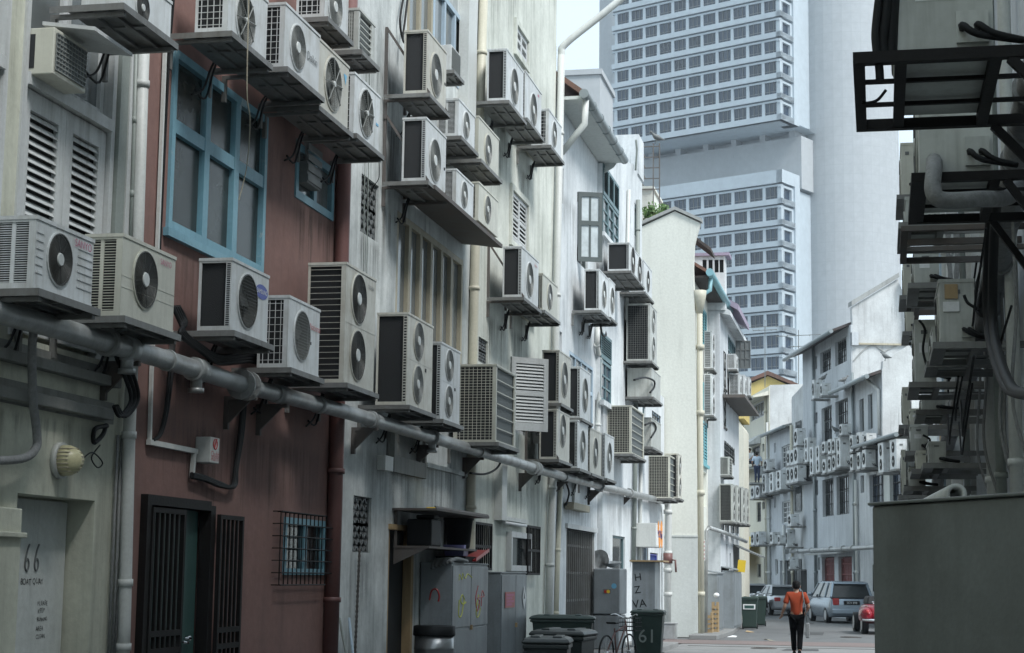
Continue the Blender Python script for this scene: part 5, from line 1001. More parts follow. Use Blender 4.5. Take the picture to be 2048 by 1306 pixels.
mb = wall_mb(F7, 58.02, 66, 0, 10.6, [sw2, h7, d7, e7, j7]); shell(mb, 58.02, 66, 0, 10.6, 8); mb.build('wall', ['wall_far', 'dark'], G2)
window(F7, G2, sw2[:4], cols=4, rows=3, fw=.06, d0=.0, frame='wood_slate', pane='glass_blue'); window(F7, G2, h7[:4], cols=2, rows=2, fw=.06, d0=.0, frame='graphite', pane='glass', vbars=5)
for q in (e7, j7): window(F7, G2, q[:4], fw=.06, frame='wood_white')
FV = Fac((0, 57.98), -90); hs = []
for px in (1409, 1421, 1433, 1443): x, z = FV.uz(px, 532); hs.append((x-.07, x+.07, z-.22, z+.22, .1))
xr = onY(1450, 520, 57.98).x; zt_ = onY(1420, 512, 57.98).z
mb = wall_mb(FV, -8, xr, 10.61, zt_, hs, mb=MB(FV.M)); shell(mb, -8, xr, 10.61, zt_, .6); mb.build('parapet', ['wall_white', 'dark'], G2)
M['lilac_coping'] = mat('lilac coping paint', (.36, .30, .40), .7, dirt=(.2, .18, .2), amt=.5)
mb = MB(); mb.box((-8.1, 57.9, zt_), (xr+.15, 58.8, zt_+.1)); mb.prism([(-5.5, 59, 11.3), (-4.55, 59, 10.75), (-4.55, 59, 10.95), (-5.5, 59, 11.5)], (0, 5, 0)); mb.build('coping', 'lilac_coping', G2)
mb = MB(); mb.prism([(-5.4, 58.1, 11.0), (-4.75, 58.1, 10.6), (-4.75, 58.1, 10.45), (-5.4, 58.1, 10.6)], (0, 7.6, 0)); mb.build('eave', 'wall_white', G2)
q = onY(1473, 682, 66); mb = MB(Matrix.Translation((-5.05, 64, 0)) @ Matrix.Rotation(R(8), 4, 'Z')); z1_ = onY(1485, 682, 64).z; z0_ = onY(1485, 735, 64).z
for i in range(4): mb.bar((.02+.17*i, 0, z0_), (.02+.17*i, 0, z1_), .035)
for i in range(4): mb.bar((.0, 0, z0_+(z1_-z0_)*i/3), (.55, 0, z0_+(z1_-z0_)*i/3), .035)
cs = mb.build('casement', 'graphite', G2); mb = MB(Matrix.Translation((-5.05, 64, 0)) @ Matrix.Rotation(R(8), 4, 'Z')); mb.poly([(0, .01, z0_), (.53, .01, z0_), (.53, .01, z1_), (0, .01, z1_)]); mb.build('pane', 'glass_grey', cs)
# yellow house further back
Y1 = house('yellow_house', 'narrow pale yellow house wall glimpsed beyond the white house with lilac coping', (-6, 72, 0))
a_, b_, c_, d_ = onY(1487, 840, 74), onY(1489, 838, 74), onY(1489, 814, 74), onY(1482, 838, 74)
mb = MB(); mb.prism([(-9, 74, 0), (a_.x, 74, 0), (a_.x, 74, d_.z-.4), (a_.x-.25, 74, d_.z), (-9, 74, d_.z)], (0, 3, 0)); mb.build('wall', 'wall_farc', Y1)
mb = MB(); mb.box((-9, 73.9, d_.z+.01), (b_.x, 77, c_.z)); mb.build('upper_wall', 'yellow_wall', Y1); mb = MB(); mb.box((-9, 73.8, c_.z), (b_.x+.1, 77, c_.z+.12)); mb.build('coping', 'concrete', Y1)
GM = 'air conditioner outdoor units on the cream and white houses'
def LM(F, house, px, label, out, dep, nf, side='mesh', sh=True, **k):
    r = F.rect(*px, out); h = r[3]-r[2]; r = (r[0], min(r[1], r[0]+1.15), r[2], r[3])
    fans = [(.45, .5, .33*h)] if nf == 1 else [(.45, .27, .2*h), (.45, .74, .2*h)] if nf == 2 else []
    o = ac(F, r, out, dep, label, fans, side, group=GM, hd=True, gm='guard_dark', **k)
    if sh: shelf(F, house, r[0], r[1], r[2]-.003, out)
LM(F6, G1, (1424, 662, 736, 1434), 'upper of two tall meshed units in front of the aqua shutters', .28, .26, 2)
LM(F6, G1, (1424, 748, 830, 1434), 'lower of two tall meshed units in front of the aqua shutters', .28, .26, 2)
LM(F6, G1, (1447, 700, 774, 1452), 'upper tall meshed unit right of the aqua shutters pair', .40, .27, 2)
LM(F6, G1, (1447, 778, 852, 1452), 'lower tall meshed unit right of the aqua shutters pair', .40, .27, 2)
LM(F7, G2, (1471, 708, 738, 1478), 'small grey unit under the slate framed white house window', .3, .28, 1)
LM(F7, G2, (1479, 747, 790, 1487), 'first of three meshed units on the projecting steel shelf', .42, .36, 1)
LM(F7, G2, (1489, 750, 790, 1496), 'second of three meshed units on the projecting steel shelf', .42, .36, 1)
LM(F7, G2, (1498, 754, 790, 1505), 'third of three meshed units on the projecting steel shelf', .42, .36, 1)
bx(F7, G2, 'steel_platform', 'steel_dark', 59, 66, -.75, -.003, F7.uz(1479, 806, .42)[1], F7.uz(1479, 800, .42)[1])
LM(F6, G1, (1459, 914, 950, 1470), 'square grey cube unit above the big twin fan units', .7, .42, 0, 'plain', mesh_front=True, paint='paint_grey')
for i, (a, b) in enumerate(((1465, 1473), (1474.5, 1481.5), (1485, 1491.5), (1493, 1499))):
    LM(F7, G2, (a, 968+i*3, 1043+i*1.5, b), '%s from the left of four big grey twin fan units low down' % ('first', 'second', 'third', 'fourth')[i], .42, .42, 2, 'fine', paint='paint_grey')
# ground things of this stretch
mb = MB(); z = onY(1440, 1065, 57).z; mb.tube([(-5.05, 53.4, z+.05), (-4.9, 58, z), (-4.85, 66, z-.1)], .065, 10); mb.tube([(-5.05, 53.4, z+.05), (-5.12, 53.35, z-.05), (-5.14, 53.35, .14)], .055, 10); mb.build('drain_pipe', 'galv', None, **tagd('short pale drain pipe under the big twin fan units', 'drain pipe'))
def shed(u0, u1, x0, x1, h, label):
    t = thing('storage_cabinet', label, 'cabinet', ((x0+x1)/2, (u0+u1)/2, .12)); mb = MB(); mb.box((x0, u0, .12), (x1, u1, h)); mb.prism([(x0-.05, u0-.05, h+.1), (x1+.05, u0-.05, h), (x1+.05, u0-.05, h+.04), (x0-.05, u0-.05, h+.14)], (0, u1-u0+.1, 0)); mb.build('body', 'cab_grey', t, bevel=.01)
    mb = MB(); mb.box((x1+.001, u0+.05, .2), (x1+.025, u1-.05, h-.1)); mb.build('door', 'cab_grey', t)
shed(55., 56.9, -5.44, -4.93, 1.88, 'blue grey metal cabinet nearest the cream gable, by the wooden crates'); shed(58.2, 61.2, -5.07, -4.68, 2.0, 'wider blue grey metal cabinet under the yellow board')
q = onY(1483, 1132, 59.5); mb = MB(Matrix.Translation(q) @ Matrix.Rotation(R(6), 4, 'Y')); mb.box((-.13, 0, -.2), (.13, .03, .2)); mb.build('notice_board', 'yellow', None, **tagd('yellow board standing on the wider metal cabinet', 'board'))
def crate(x, y, w, h, label):
    mb = MB(Matrix.Translation((x, y, .12)))
    for i in range(max(3, round(h/.14))): z = i*.14; mb.box((-w/2, -.2, z), (w/2, -.175, z+.09)); mb.box((-w/2, .175, z), (w/2, .2, z+.09))
    for a in (-w/2, w/2-.06): mb.box((a, -.17, 0), (a+.06, .17, h))
    mb.build('wooden_crate', 'timber', None, **tagd(label, 'crate'))
q = onY(1431, 1240, 54.3); crate(q.x, 54.3, .2, .9, 'narrow upright timber crate against the blue grey cabinet'); q = onY(1416, 1240, 53.6); crate(q.x, 53.6, .3, .6, 'low timber crate beside the cream gable')
mb = MB(); p = onY(1433, 1215, 54.2); mb.blob((p.x, 54.2, 1.23), .09, .09, .07); mb.build('plastic_bag', 'white', None, **tagd('white bag on top of the upright timber crate', 'bag'))
mb = MB(); mb.box((-6.1, 50.6, .0), (-5.75, 51.2, .42)); mb.box((-6.12, 50.58, .42), (-5.73, 51.22, .46)); mb.build('steel_tin', 'galv', None, bevel=.01, **tagd('square metal tin at the foot of the drain downpipe', 'tin'))
r = F6.rect(1408, 1080, 1121, 1411, .25)
def plate(px, y0, y1, w, yy, m, label):
    a, b = onY(px, y0, yy), onY(px, y1, yy); t = thing('street_sign', label, 'sign', (a.x, yy, b.z)); mb = MB(); mb.box((a.x-w/2, yy, b.z), (a.x+w/2, yy+.02, a.z)); mb.build('plate', m, t); mb = MB()
    for i in range(5): z = b.z+(a.z-b.z)*(i+.5)/5; mb.box((a.x-w*.3, yy-.004, z-.03), (a.x+w*.3, yy-.001, z+.03))
    mb.build('lettering', 'red' if m == 'white' else 'white', t); mb = MB(); mb.box((a.x-w/2-.4, yy+.005, a.z-.1), (a.x-w/2, yy+.015, a.z-.06)); mb.build('arm', 'steel', t)
plate(1407, 1080, 1121, .1, 53.3, 'white', 'narrow white sign with red writing beside the cream gable'); plate(1425, 1078, 1116, .1, 58.5, 'blue', 'narrow blue sign with white marks above the grey cabinets')
mb = MB(F7.M); mb.prism([(63., -.01, 2.95), (63., -.95, 2.55), (63., -.95, 2.5), (63., -.01, 2.9)], (2.8, 0, 0)); mb.build('awning', 'graphite', G2)
# ---------------------------------------------------------------- far row bending left, facade plane turned 14 degrees
FR = Fac((-.4, 77), 194.3); uR = lambda px, py=900: FR.uz(px, py)[0]
GF = 'shophouses of the far row'
def fend(u, name='end'): p = FR.w(u, 0, 0); return Fac((p.x, p.y), -75.7)
def farhouse(label, u0, u1, z1, holes, m, depth=9, m2='dark', name='shophouse'):
    h = thing(name, label, 'building', FR.w((u0+u1)/2, 0, 0), GF); mb = wall_mb(FR, u0, u1, 0, z1, holes); shell(mb, u0, u1, 0, z1, depth); mb.build('wall', [m, m2], h); return h
def rr(xr, yt, yb, xl, d=.3): return (*FR.rect(xr, yt, yb, xl), d)
u5, u4, u3b, u3, u2, u1, u0_ = uR(1497), uR(1539), uR(1584), uR(1607), uR(1705), uR(1752), uR(1842)
H3 = [rr(1662, 694, 738, 1640), rr(1693, 672, 722, 1670), rr(1634, 711, 737, 1630), rr(1704, 664, 690, 1700), rr(1664, 809, 880, 1643), rr(1696, 794, 866, 1671), rr(1635, 824, 846, 1631), rr(1667, 955, 1031, 1645), rr(1698, 948, 1027, 1673), rr(1669, 1113, 1190, 1644), rr(1704, 1112, 1190, 1677), rr(1636, 960, 990, 1632), rr(1640, 1115, 1140, 1636)]
z3 = FR.uz(1700, 650)[1]; R3 = farhouse('blue white far house with four big barred windows and two red doors', u3, u2, z3, H3, 'wall_far')
for i, q in enumerate(H3):
    q = (q[0], q[1], max(q[2], .05), q[3])
    if i in (9, 10):
        d = bx(FR, R3, 'door', 'red', q[0]+.03, q[1]-.03, .2, .25, q[2], q[3]-.03); M['door_red'] = M.get('door_red') or mat('dull red door paint', (.20, .035, .03), .6, dirt=(.1, .03, .03), amt=.5); d.data.materials[0] = M['door_red']; bars(FR, d, 'grille', q[0]+.06, q[1]-.06, q[2]+.05, q[3]-.1, 7, d=.15, m='door_red', rails=(.55, .85))
    elif i in (2, 3, 6, 11, 12): window(FR, R3, q, fw=.06, d0=.1, frame='graphite', pane='glass')
    else: window(FR, R3, q, cols=2, fw=.07, d0=.15, frame='graphite', pane='glass', trans=[.62], vbars=6)
mb = MB(FR.M); zc = FR.uz(1704, 1106)[1]; mb.prism([(uR(1638), -.01, zc+.15), (uR(1638), -.8, zc), (uR(1638), -.8, zc-.05), (uR(1638), -.01, zc+.1)], (uR(1706)-uR(1638), 0, 0)); mb.build('door_canopy', 'concrete', R3)
def roof_fr(h, u0, u1, z, over, back, rise, m='tile_dark', gut='gutter'):
    mb = MB(FR.M); mb.prism([(u0, -over, z), (u0, back, z+rise), (u0, back, z+rise-.16), (u0, -over, z-.12)], (u1-u0, 0, 0)); mb.build('roof', m, h)
    mb = MB(FR.M); mb.tube([(u0-.1, -over-.05, z-.1), (u1+.1, -over-.05, z-.1)], .1, 8); mb.build('gutter', gut, h)
ze = FR.uz(1703, 634, .8)[1]; roof_fr(R3, uR(1603, 700)-.2, u2-.3, ze, .8, 2.5, 1.3)
FE = fend(u2); mb = MB(FE.M); P = [FE.uz(x, y) for x, y in ((1705, 900), (1705, 640), (1703, 614), (1795, 558), (1812, 600), (1835, 760), (1835, 900))]; mb.prism([(a, -.003, z) for a, z in P], (0, .35, 0)); mb.build('gable_wall', 'wall_farw', R3)
mb = MB(FE.M); c0, c1 = FE.uz(1702, 612), FE.uz(1797, 555); mb.prism([(c0[0], -.15, c0[1]), (c1[0], -.15, c1[1]), (c1[0], -.15, c1[1]+.22), (c0[0], -.15, c0[1]+.22)], (0, .7, 0)); mb.build('coping', 'concrete', R3)
mb = MB(FE.M); c0, c1 = FE.uz(1706, 686), FE.uz(1815, 688); mb.box((c0[0], -.12, c0[1]-.08), (c1[0], -.004, c0[1])); mb.build('string_course', 'wood_cream', R3)
mb = MB(FE.M); P = smooth_path([FE.M @ Vector((FE.uz(x, y)[0], -.02, FE.uz(x, y)[1])) for x, y in ((1707, 722), (1728, 700), (1748, 692), (1768, 704), (1775, 700), (1812, 684))], 5); k = MB(); k.tube(P, .035, 5); k.build('crack_seal', 'concrete', R3)
mb = MB(FE.M); 
c0 = FE.uz(1796, 562); mb.loft([[(c0[0]+.5+r*math.cos(j*math.pi/5), -.35+r*math.sin(j*math.pi/5), z) for j in range(10)] for r, z in ((.13, c0[1]-3.2), (.14, c0[1]-1), (.3, c0[1]-.6), (.34, c0[1]+.2))]); mb.build('drainpipe', 'gutter', R3)
# near low houses of the far row
H2 = [rr(1728, 796, 862, 1719, .25), rr(1745, 786, 857, 1736, .25), rr(1728, 950, 985, 1721, .2), rr(1767, 944, 1010, 1739, .3), (uR(1778), uR(1838), *FR.rect(1800, 938, 1012, 1790)[2:], .3)]
z2 = FR.uz(1764, 738)[1]; R2 = farhouse('pale far house with two slender windows and a short sooty eave', u2+.004, u1+1.2, z2, H2[:4], 'wall_far')
for q in H2[:3]: window(FR, R2, q[:4], fw=.06, d0=.12, frame='graphite', pane='glass_grey', trans=[.7])
window(FR, R2, H2[3][:4], cols=3, fw=.07, d0=.15, frame='graphite', pane='glass_blue', trans=[.7], vbars=7)
roof_fr(R2, uR(1690), uR(1766), FR.uz(1766, 734, .6)[1], .6, .9, .55)
F2 = fend(u1+1.2); mb = MB(F2.M); P = [F2.uz(x, y) for x, y in ((1765, 905), (1765, 735), (1766, 722), (1818, 690), (1840, 720), (1840, 905))]; mb.prism([(a, -.004, z) for a, z in P], (0, .3, 0)); mb.build('end_wall', 'wall_farw', R2)
mb = MB(); p0 = FR.w(uR(1742, 756), -.35, FR.uz(1742, 752)[1]); p1 = FR.w(uR(1763), -.08, FR.uz(1763, 780)[1]); mb.tube([p0, p1, Vector((p1.x, p1.y, FR.uz(1763, 870)[1]))], .07, 8); mb.build('drainpipe', 'pvc', R2)
z1 = FR.uz(1805, 852)[1]-.4; R1 = farhouse('grey lean-to roofed house at the near end of the far row', u1+1.204, u0_+5, z1, [H2[4]], 'wall_dado')
window(FR, R1, H2[4][:4], cols=4, fw=.07, d0=.15, frame='graphite', pane='glass_blue', trans=[.7], vbars=14)
roof_fr(R1, uR(1741), uR(1830), FR.uz(1805, 858, .7)[1]-.05, .7, .9, .35)
# further houses
H4 = [rr(1581, 887, 932, 1563), rr(1581, 1000, 1045, 1564), rr(1552, 885, 905, 1548), rr(1552, 990, 1015, 1548), rr(1590, 1120, 1180, 1560, .4), rr(1556, 1118, 1150, 1550)]
z4 = FR.uz(1583, 852)[1]; R4 = farhouse('low white far house with a grey gutter and white gridded windows', u4+.004, u3b, z4, H4, 'wall_far')
for i, q in enumerate(H4):
    if i != 4: window(FR, R4, q[:4], cols=4 if i < 2 else 1, rows=4 if i < 2 else 1, fw=.07, d0=.08, frame='wood_white', pane='glass')
roof_fr(R4, u4, u3b, z4+.05, .4, 3, 1.0, 'concrete')
H3b = [rr(1603, 843, 860, 1592), rr(1612, 970, 1020, 1592), rr(1619, 830, 858, 1615), rr(1619, 965, 990, 1616), rr(1614, 1120, 1190, 1604)]
z3b = FR.uz(1600, 790)[1]; R3b = farhouse('weathered white far house with stepped parapet left of the blue white house', u3b+.004, u3-.004, z3b, [], 'wall_farw')
mb = MB(FR.M); za, zb = FR.uz(1586, 793)[1], FR.uz(1606, 770)[1]; mb.prism([(u3b+.01, .01, z3b-.3), (u3-.01, .01, z3b-.3), (u3-.01, .01, zb), (u3b+.01, .01, za)], (0, .4, 0)); mb.build('parapet', 'wall_farw', R3b)
for (xr, yt, yb, xl) in ((1603, 843, 862, 1594), (1604, 972, 1020, 1592), (1604, 1120, 1170, 1594)):
    q = FR.rect(xr, yt, yb, xl); mb = MB(FR.M); mb.box((q[0], -.03, q[2]), (q[1], -.004, q[3])); mb.build('window', 'glass', R3b); bars(FR, R3b, 'window_frame', q[0]-.06, q[1]+.06, q[2]-.06, q[3]+.06, 3, d=-.05, m='graphite')
H5 = [rr(1531, 797, 830, 1501), rr(1520, 890, 925, 1504), rr(1531, 886, 902, 1524), rr(1522, 1003, 1043, 1513), rr(1532, 1002, 1018, 1524), rr(1522, 1128, 1155, 1514, .2), rr(1538, 1115, 1180, 1528, .3)]
z5 = FR.uz(1538, 772)[1]; R5 = farhouse('cream far house with a ribbon window and small white hood', u5-6, u4, z5, H5, 'wall_farc')
for i, q in enumerate(H5): window(FR, R5, q[:4], cols=5 if i == 0 else 2 if i == 1 else 1, fw=.07, d0=.08, frame='graphite' if i else 'wood_white', pane='glass', vbars=4 if i in (1, 3) else None)
F5 = fend(u4); mb = MB(F5.M); P = [F5.uz(x, y) for x, y in ((1540, 872), (1540, 770), (1606, 768), (1606, 872))]; mb.prism([(a, -.004, z) for a, z in P], (0, .3, 0)); mb.build('end_wall', 'wall_farw', R5)
mb = MB(FR.M); zz = FR.uz(1538, 790)[1]; mb.prism([(u5-3, -.02, zz+.25), (u5-3, -.9, zz-.05), (u5-3, -.9, zz-.15), (u5-3, -.02, zz)], (u4-u5+3, 0, 0)); mb.build('eave', 'wall_farc', R5)
q = H5[1]; mb = MB(FR.M); mb.prism([(q[0]-.3, -.02, q[3]+.6), (q[0]-.3, -.7, q[3]+.1), (q[0]-.3, -.7, q[3]+.0), (q[0]-.3, -.02, q[3]+.1)], (q[1]-q[0]+.6, 0, 0)); mb.build('hood', 'wood_white', R5)
for px, top, m_ in ((1630, 690, 'gutter'), (1709, 745, 'gutter'), (1538, 845, 'pvc'), (1541, 960, 'pvc'), (1571, 1050, 'pvc'), (1586, 850, 'pvc_cream'), (1534, 790, 'pvc_cream'), (1716, 960, 'pvc'), (1633, 960, 'gutter')):
    h = R3 if px in (1630, 1633) else R2 if px > 1700 else R5 if px < 1539 else R4 if px < 1584 else R3b
    u_, zt2 = FR.uz(px, top); mb = MB(FR.M); mb.tube([(u_, -.1, zt2), (u_, -.1, .0)], .075, 8)
    for z in range(2, int(zt2), 3): mb.cyl((u_, -.1, z), (u_, -.1, z+.15), .1, 8)
    mb.build('drainpipe', m_, h)
mb = MB(FR.M); a, b = FR.uz(1582, 1103, .5), FR.uz(1736, 1095, .5); mb.tube([(a[0], -.5, a[1]), (b[0], -.5, b[1]), (b[0]+6, -.5, b[1])], .1, 8)
for px in (1590, 1615, 1640, 1680, 1705, 1725): u_ = uR(px); mb.cyl((u_, -.5, a[1]), (u_+.15, -.5, a[1]), .13, 8)
mb.build('drain_pipe', 'galv', None, **tagd('long pale drain pipe along the far row above the red doors', 'drain pipe'))
# yellow gable roof house beyond
q = onY(1540, 765, 125); Yh = thing('yellow_house', 'small yellow gable peeping over the white parapet below the tower', 'building', (q.x, 125, 0), GF)
P = [(1500, 800), (1500, 768), (1536, 752), (1580, 772), (1580, 800)]; P = [onY(x, y, 125) for x, y in P]; mb = MB(); mb.prism([(p.x, 125, p.z) for p in P[1:4]]+[(P[3].x, 125, 0), (P[1].x, 125, 0)], (0, 8, 0)); mb.build('wall', 'yellow_wall', Yh)
mb = MB(); mb.prism([(P[1].x-.6, 124.7, P[1].z-.1), (P[2].x, 124.7, P[2].z+.05), (P[3].x+.6, 124.7, P[3].z-.1), (P[3].x+.6, 124.7, P[3].z+.12), (P[2].x, 124.7, P[2].z+.35), (P[1].x-.6, 124.7, P[1].z+.12)], (0, 8.6, 0)); mb.build('roof', 'tile', Yh)
# units of the far row: (left of front, right of front, top, bottom, fans) in the photo's pixels
def Z4(x): return 1460+x/3.627, 
rows = [
 ('in the upper trio by the gridded window', [(410, 433, 727, 835, 1), (437, 461, 722, 830, 1), (463, 490, 695, 822, 1)]),
 ('in the lower trio by the gridded window', [(410, 433, 842, 965, 1), (437, 461, 837, 960, 1), (465, 493, 825, 952, 1)]),
 ('of the tall twin fan trio beside the barred windows', [(540, 564, 635, 810, 2), (578, 603, 700, 900, 2), (622, 648, 690, 885, 2)]),
 ('in the upper row under the barred windows', [(665, 688, 662, 745, 1), (709, 731, 645, 750, 1), (738, 760, 638, 745, 1)]),
 ('in the lower row under the barred windows', [(670, 693, 790, 890, 1), (709, 731, 770, 880, 1), (740, 763, 758, 870, 1)]),
 ('in the upper trio under the slender windows', [(868, 890, 615, 735, 1), (918, 940, 595, 715, 1), (970, 990, 602, 695, 1)]),
 ('in the lower trio under the slender windows', [(870, 892, 755, 870, 1), (920, 944, 740, 862, 1), (958, 984, 722, 850, 1)]),
 ('of the twin fan pair under the lean-to roof', [(1075, 1113, 670, 885, 2), (1160, 1208, 645, 860, 2)]),
 ('of the twin fan trio near the standing man', [(232, 261, 895, 1035, 2), (285, 314, 885, 1025, 2), (333, 368, 870, 1010, 2)]),
 ('of the pair low on the cream house', [(150, 174, 985, 1075, 1), (185, 214, 975, 1065, 1)]),
]
GX = 'air conditioner outdoor units on the far row'
_proto = {}
def far_unit(xl, xr, yt, yb, nf, label, out=.75, dep=None, fr=FR, paint='paint', parent=R3, deep=.42):
    r = fr.rect(xr, yt, yb, xl, out); w, h = r[1]-r[0], r[3]-r[2]
    key = nf
    if key not in _proto:
        _proto[key] = ac(fr, (0, 1, 0, 1), .75, deep, 'far unit', [(.5, .5, .33)] if nf == 1 else [(.5, .27, .19), (.5, .75, .19)], 'plain', near='right', hd=False, guard='rings')
        o = _proto[key]; _proto[key, 'used'] = False
    o = _proto[key] if not _proto[key, 'used'] else copy_tree(_proto[key]); _proto[key, 'used'] = True
    o.matrix_world = fr.at((r[0]+r[1])/2, -out, r[2]) @ Matrix.Diagonal((w, 1, h, 1)); o['label'] = label; o['group'] = GX
    mb = MB(fr.M); mb.box((r[0]-.05, -out-.05, r[2]-.08), (r[1]+.1, -.004, r[2]-.004)); mb.build('shelf', 'steel', parent)
ORD = ('first', 'second', 'third', 'fourth')
PAR = [R4, R4, R3b, R3, R3, R2, R2, R1, R4, R5]
for (desc, us_), pr_ in zip(rows, PAR):
    for i, (a, b, t, bt, nf) in enumerate(us_): far_unit(1460+a/3.627, 1460+b/3.627, 700+t/3.627, 700+bt/3.627, nf, '%s far unit from the left %s' % (ORD[i], desc), parent=pr_)
for (a, b, t, bt, nf, lb, pr_) in ((772, 800, 637, 845, 2, 'large twin fan unit in front of the right barred window', R3), (793, 811, 535, 615, 1, 'small unit standing above the large twin fan unit', R3), (463, 488, 567, 690, 1, 'single unit over the trio by the gridded window', R3b), (596, 610, 215, 352, 1, 'tall pale unit high at the corner of the blue white house', R3), (655, 668, 242, 328, 1, 'small dark fronted unit high at the corner of the blue white house', R3), (243, 270, 790, 872, 1, 'unit behind the standing man on the ledge', R4), (193, 214, 840, 910, 1, 'unit at the feet of the standing man on the ledge', R5), (418, 443, 1190, 1275, 1, 'unit below the gridded window with a black pipe', R4)):
    far_unit(1460+a/3.627, 1460+b/3.627, 700+t/3.627, 700+bt/3.627, nf, lb, parent=pr_)
for i, (a, b, t, bt) in enumerate(((203, 235, 120, 245), (255, 284, 112, 240), (390, 418, 118, 232), (470, 490, 150, 230))): far_unit(1460+a/4.91, 1460+b/4.91, 1040+t/4.91, 1040+bt/4.91, 1, '%s unit from the left in the lowest far row by the yellow awning' % ORD[i], parent=R5 if i < 2 else R4, out=.9)
for (a, b, t, bt, lb) in ((548, 562, 92, 262, 'tall blank cabinet unit at the end of the lowest far row'), (575, 590, 362, 480, 'grey unit hanging over the dark archway')): far_unit(1460+a/4.91, 1460+b/4.91, 1040+t/4.91, 1040+bt/4.91, 1, lb, parent=R3b, out=.8)
# awning and gate at the far end
q = FR.rect(1521, 1113, 1124, 1490); mb = MB(FR.M); z0, z1 = q[2], q[3]; mb.prism([(q[0]-1, -.05, z1+1.2), (q[0]-1, -1.2, z0+.45), (q[0]-1, -1.5, z0), (q[0]-1, -1.48, z0-.45), (q[0]-1, -1.4, z0), (q[0]-1, -.05, z1+1.0)], (q[1]-q[0]+1, 0, 0)); mb.build('awning', 'yellow', None, **tagd('dirty yellow canvas awning at the far end of the alley', 'awning'))
g0 = FR.w(uR(1515), -2.6, 0); g1_ = FR.w(uR(1562), -2.6, 0); n = 16; mb = MB()
for i in range(n): p = g0.lerp(g1_, i/(n-1)); mb.bar(p, p+Vector((0, 0, 2.9)), .06)
for z in (.3, 1.5, 2.8): mb.bar(g0+Vector((0, 0, z)), g1_+Vector((0, 0, z)), .07)
mb.build('iron_fence', 'iron', None, **tagd('tall black iron fence across the far end of the alley', 'fence'))
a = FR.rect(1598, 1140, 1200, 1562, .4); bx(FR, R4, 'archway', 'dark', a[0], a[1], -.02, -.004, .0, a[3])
# pigeons
def pigeon(p, rz, label):
    t = thing('pigeon', label, 'bird', Matrix.Translation(p) @ Matrix.Rotation(R(rz), 4, 'Z') @ Matrix.Scale(1.25, 4)); mb = MB(W[t.name])
    mb.loft([[(x+0, r*math.cos(a), z+r*math.sin(a)*1.05) for a in [j*math.pi/4 for j in range(8)]] for x, z, r in ((-.22, .1, .012), (-.14, .12, .035), (-.05, .15, .07), (.05, .18, .075), (.1, .23, .045), (.12, .28, .035), (.15, .3, .03), (.18, .29, .008))])
    for s_ in (-.03, .03): mb.tube([(0, s_, .12), (.02, s_, 0)], .008, 5)
    mb.build('body', 'graphite', t)
for x, y, d, rz, lb in ((1771, 722, -.0, 160, 'dark pigeon on the roof end of the pale far house'), (1688, 768, .55, 20, 'pigeon at the low end of the sooty eave'), (1647, 764, .9, 40, 'pigeon on the small dark fronted unit'), (1671, 868, .8, 200, 'pigeon beside the small unit below the barred window')):
    u_, z_ = FR.uz(x, y, d); pigeon(FR.w(u_, -d, z_), rz, lb)
q = onY(1317, 340, 54.5); pigeon(Vector((o_.x-.1, 54.5, o_.z+1.5)), 200, 'pigeon perched on the rusty rail rack')
q = onY(1552, 936, 99); 
# ---------------------------------------------------------------- the tower
C = EYEV+ray(1563, 240).normalized()*330; C.z = 0; FT = Fac((C.x, C.y), 244.2); FTR = Fac((C.x, C.y), -25.8)
T = thing('office_tower', 'huge pale office tower with two blocks of ribbon windows between rounded concrete cores', 'skyscraper', C)
zt = lambda py: FT.uz(1563, py)[1]
uL = FT.uz(1224, 60)[0]-4; ret = FTR.uz(1598, 240)[0]
uw = [FT.uz(1180+x/2.97, 218)[0] for x in (155, 1033)]; pitch = (uw[1]-uw[0])/10; hfl = (zt(30)-zt(195))/4
u_first = uw[0]+pitch*.09; ncol = 11; uL = uw[0]-pitch*.35
tb = MB(FT.M); gl = []; 
def floors(ztop_slit, n, zbot):
    for i in range(n):
        zs = ztop_slit-i*hfl            # top of the slit of this storey
        zsp = zs-hfl*.75                # top of the spandrel below the windows
        zn = zs-hfl if i < n-1 else zbot
        tb.box((uL, .0, zn), (0, 1.0, zsp)); tb.box((-.001, .001, zn), (0, ret, zsp))                # spandrels
        tb.box((uL, .3, zs-hfl*.15), (-.3, 1.0, zs-hfl*.06))                                        # lintel
        gl.append((zsp, zs-hfl*.15))
        for c in range(ncol+1):
            x = u_first-pitch*.18+c*pitch; 
            if x < -.3: tb.box((x-pitch*.09, .3, zsp), (x+pitch*.09, 1.0, zs-hfl*.15))
        tb.box((-.9, .32, zsp), (-.35, 1.2, zs-hfl*.2))
Zs = zt(30)+3*hfl; nU = 8; floors(Zs, nU, zt(238))
zl = zt(364); nL = 14; floors(zl, nL, zl-nL*hfl)
tb.box((uL, 0, zl+.003), (0, 1.2, zt(338)))           # cap of the lower block
tb.box((uL, 1.21, 0), (-1.2, 14, zl)); tb.box((uL, 1.21, zt(238)+1), (-1.2, 14, Zs+8))   # bodies
tb.poly([(uL, 0, zt(238)), (0, 0, zt(238)), (0, 14, zt(238)), (uL, 14, zt(238))])
tb.build('block', 'tower', T)
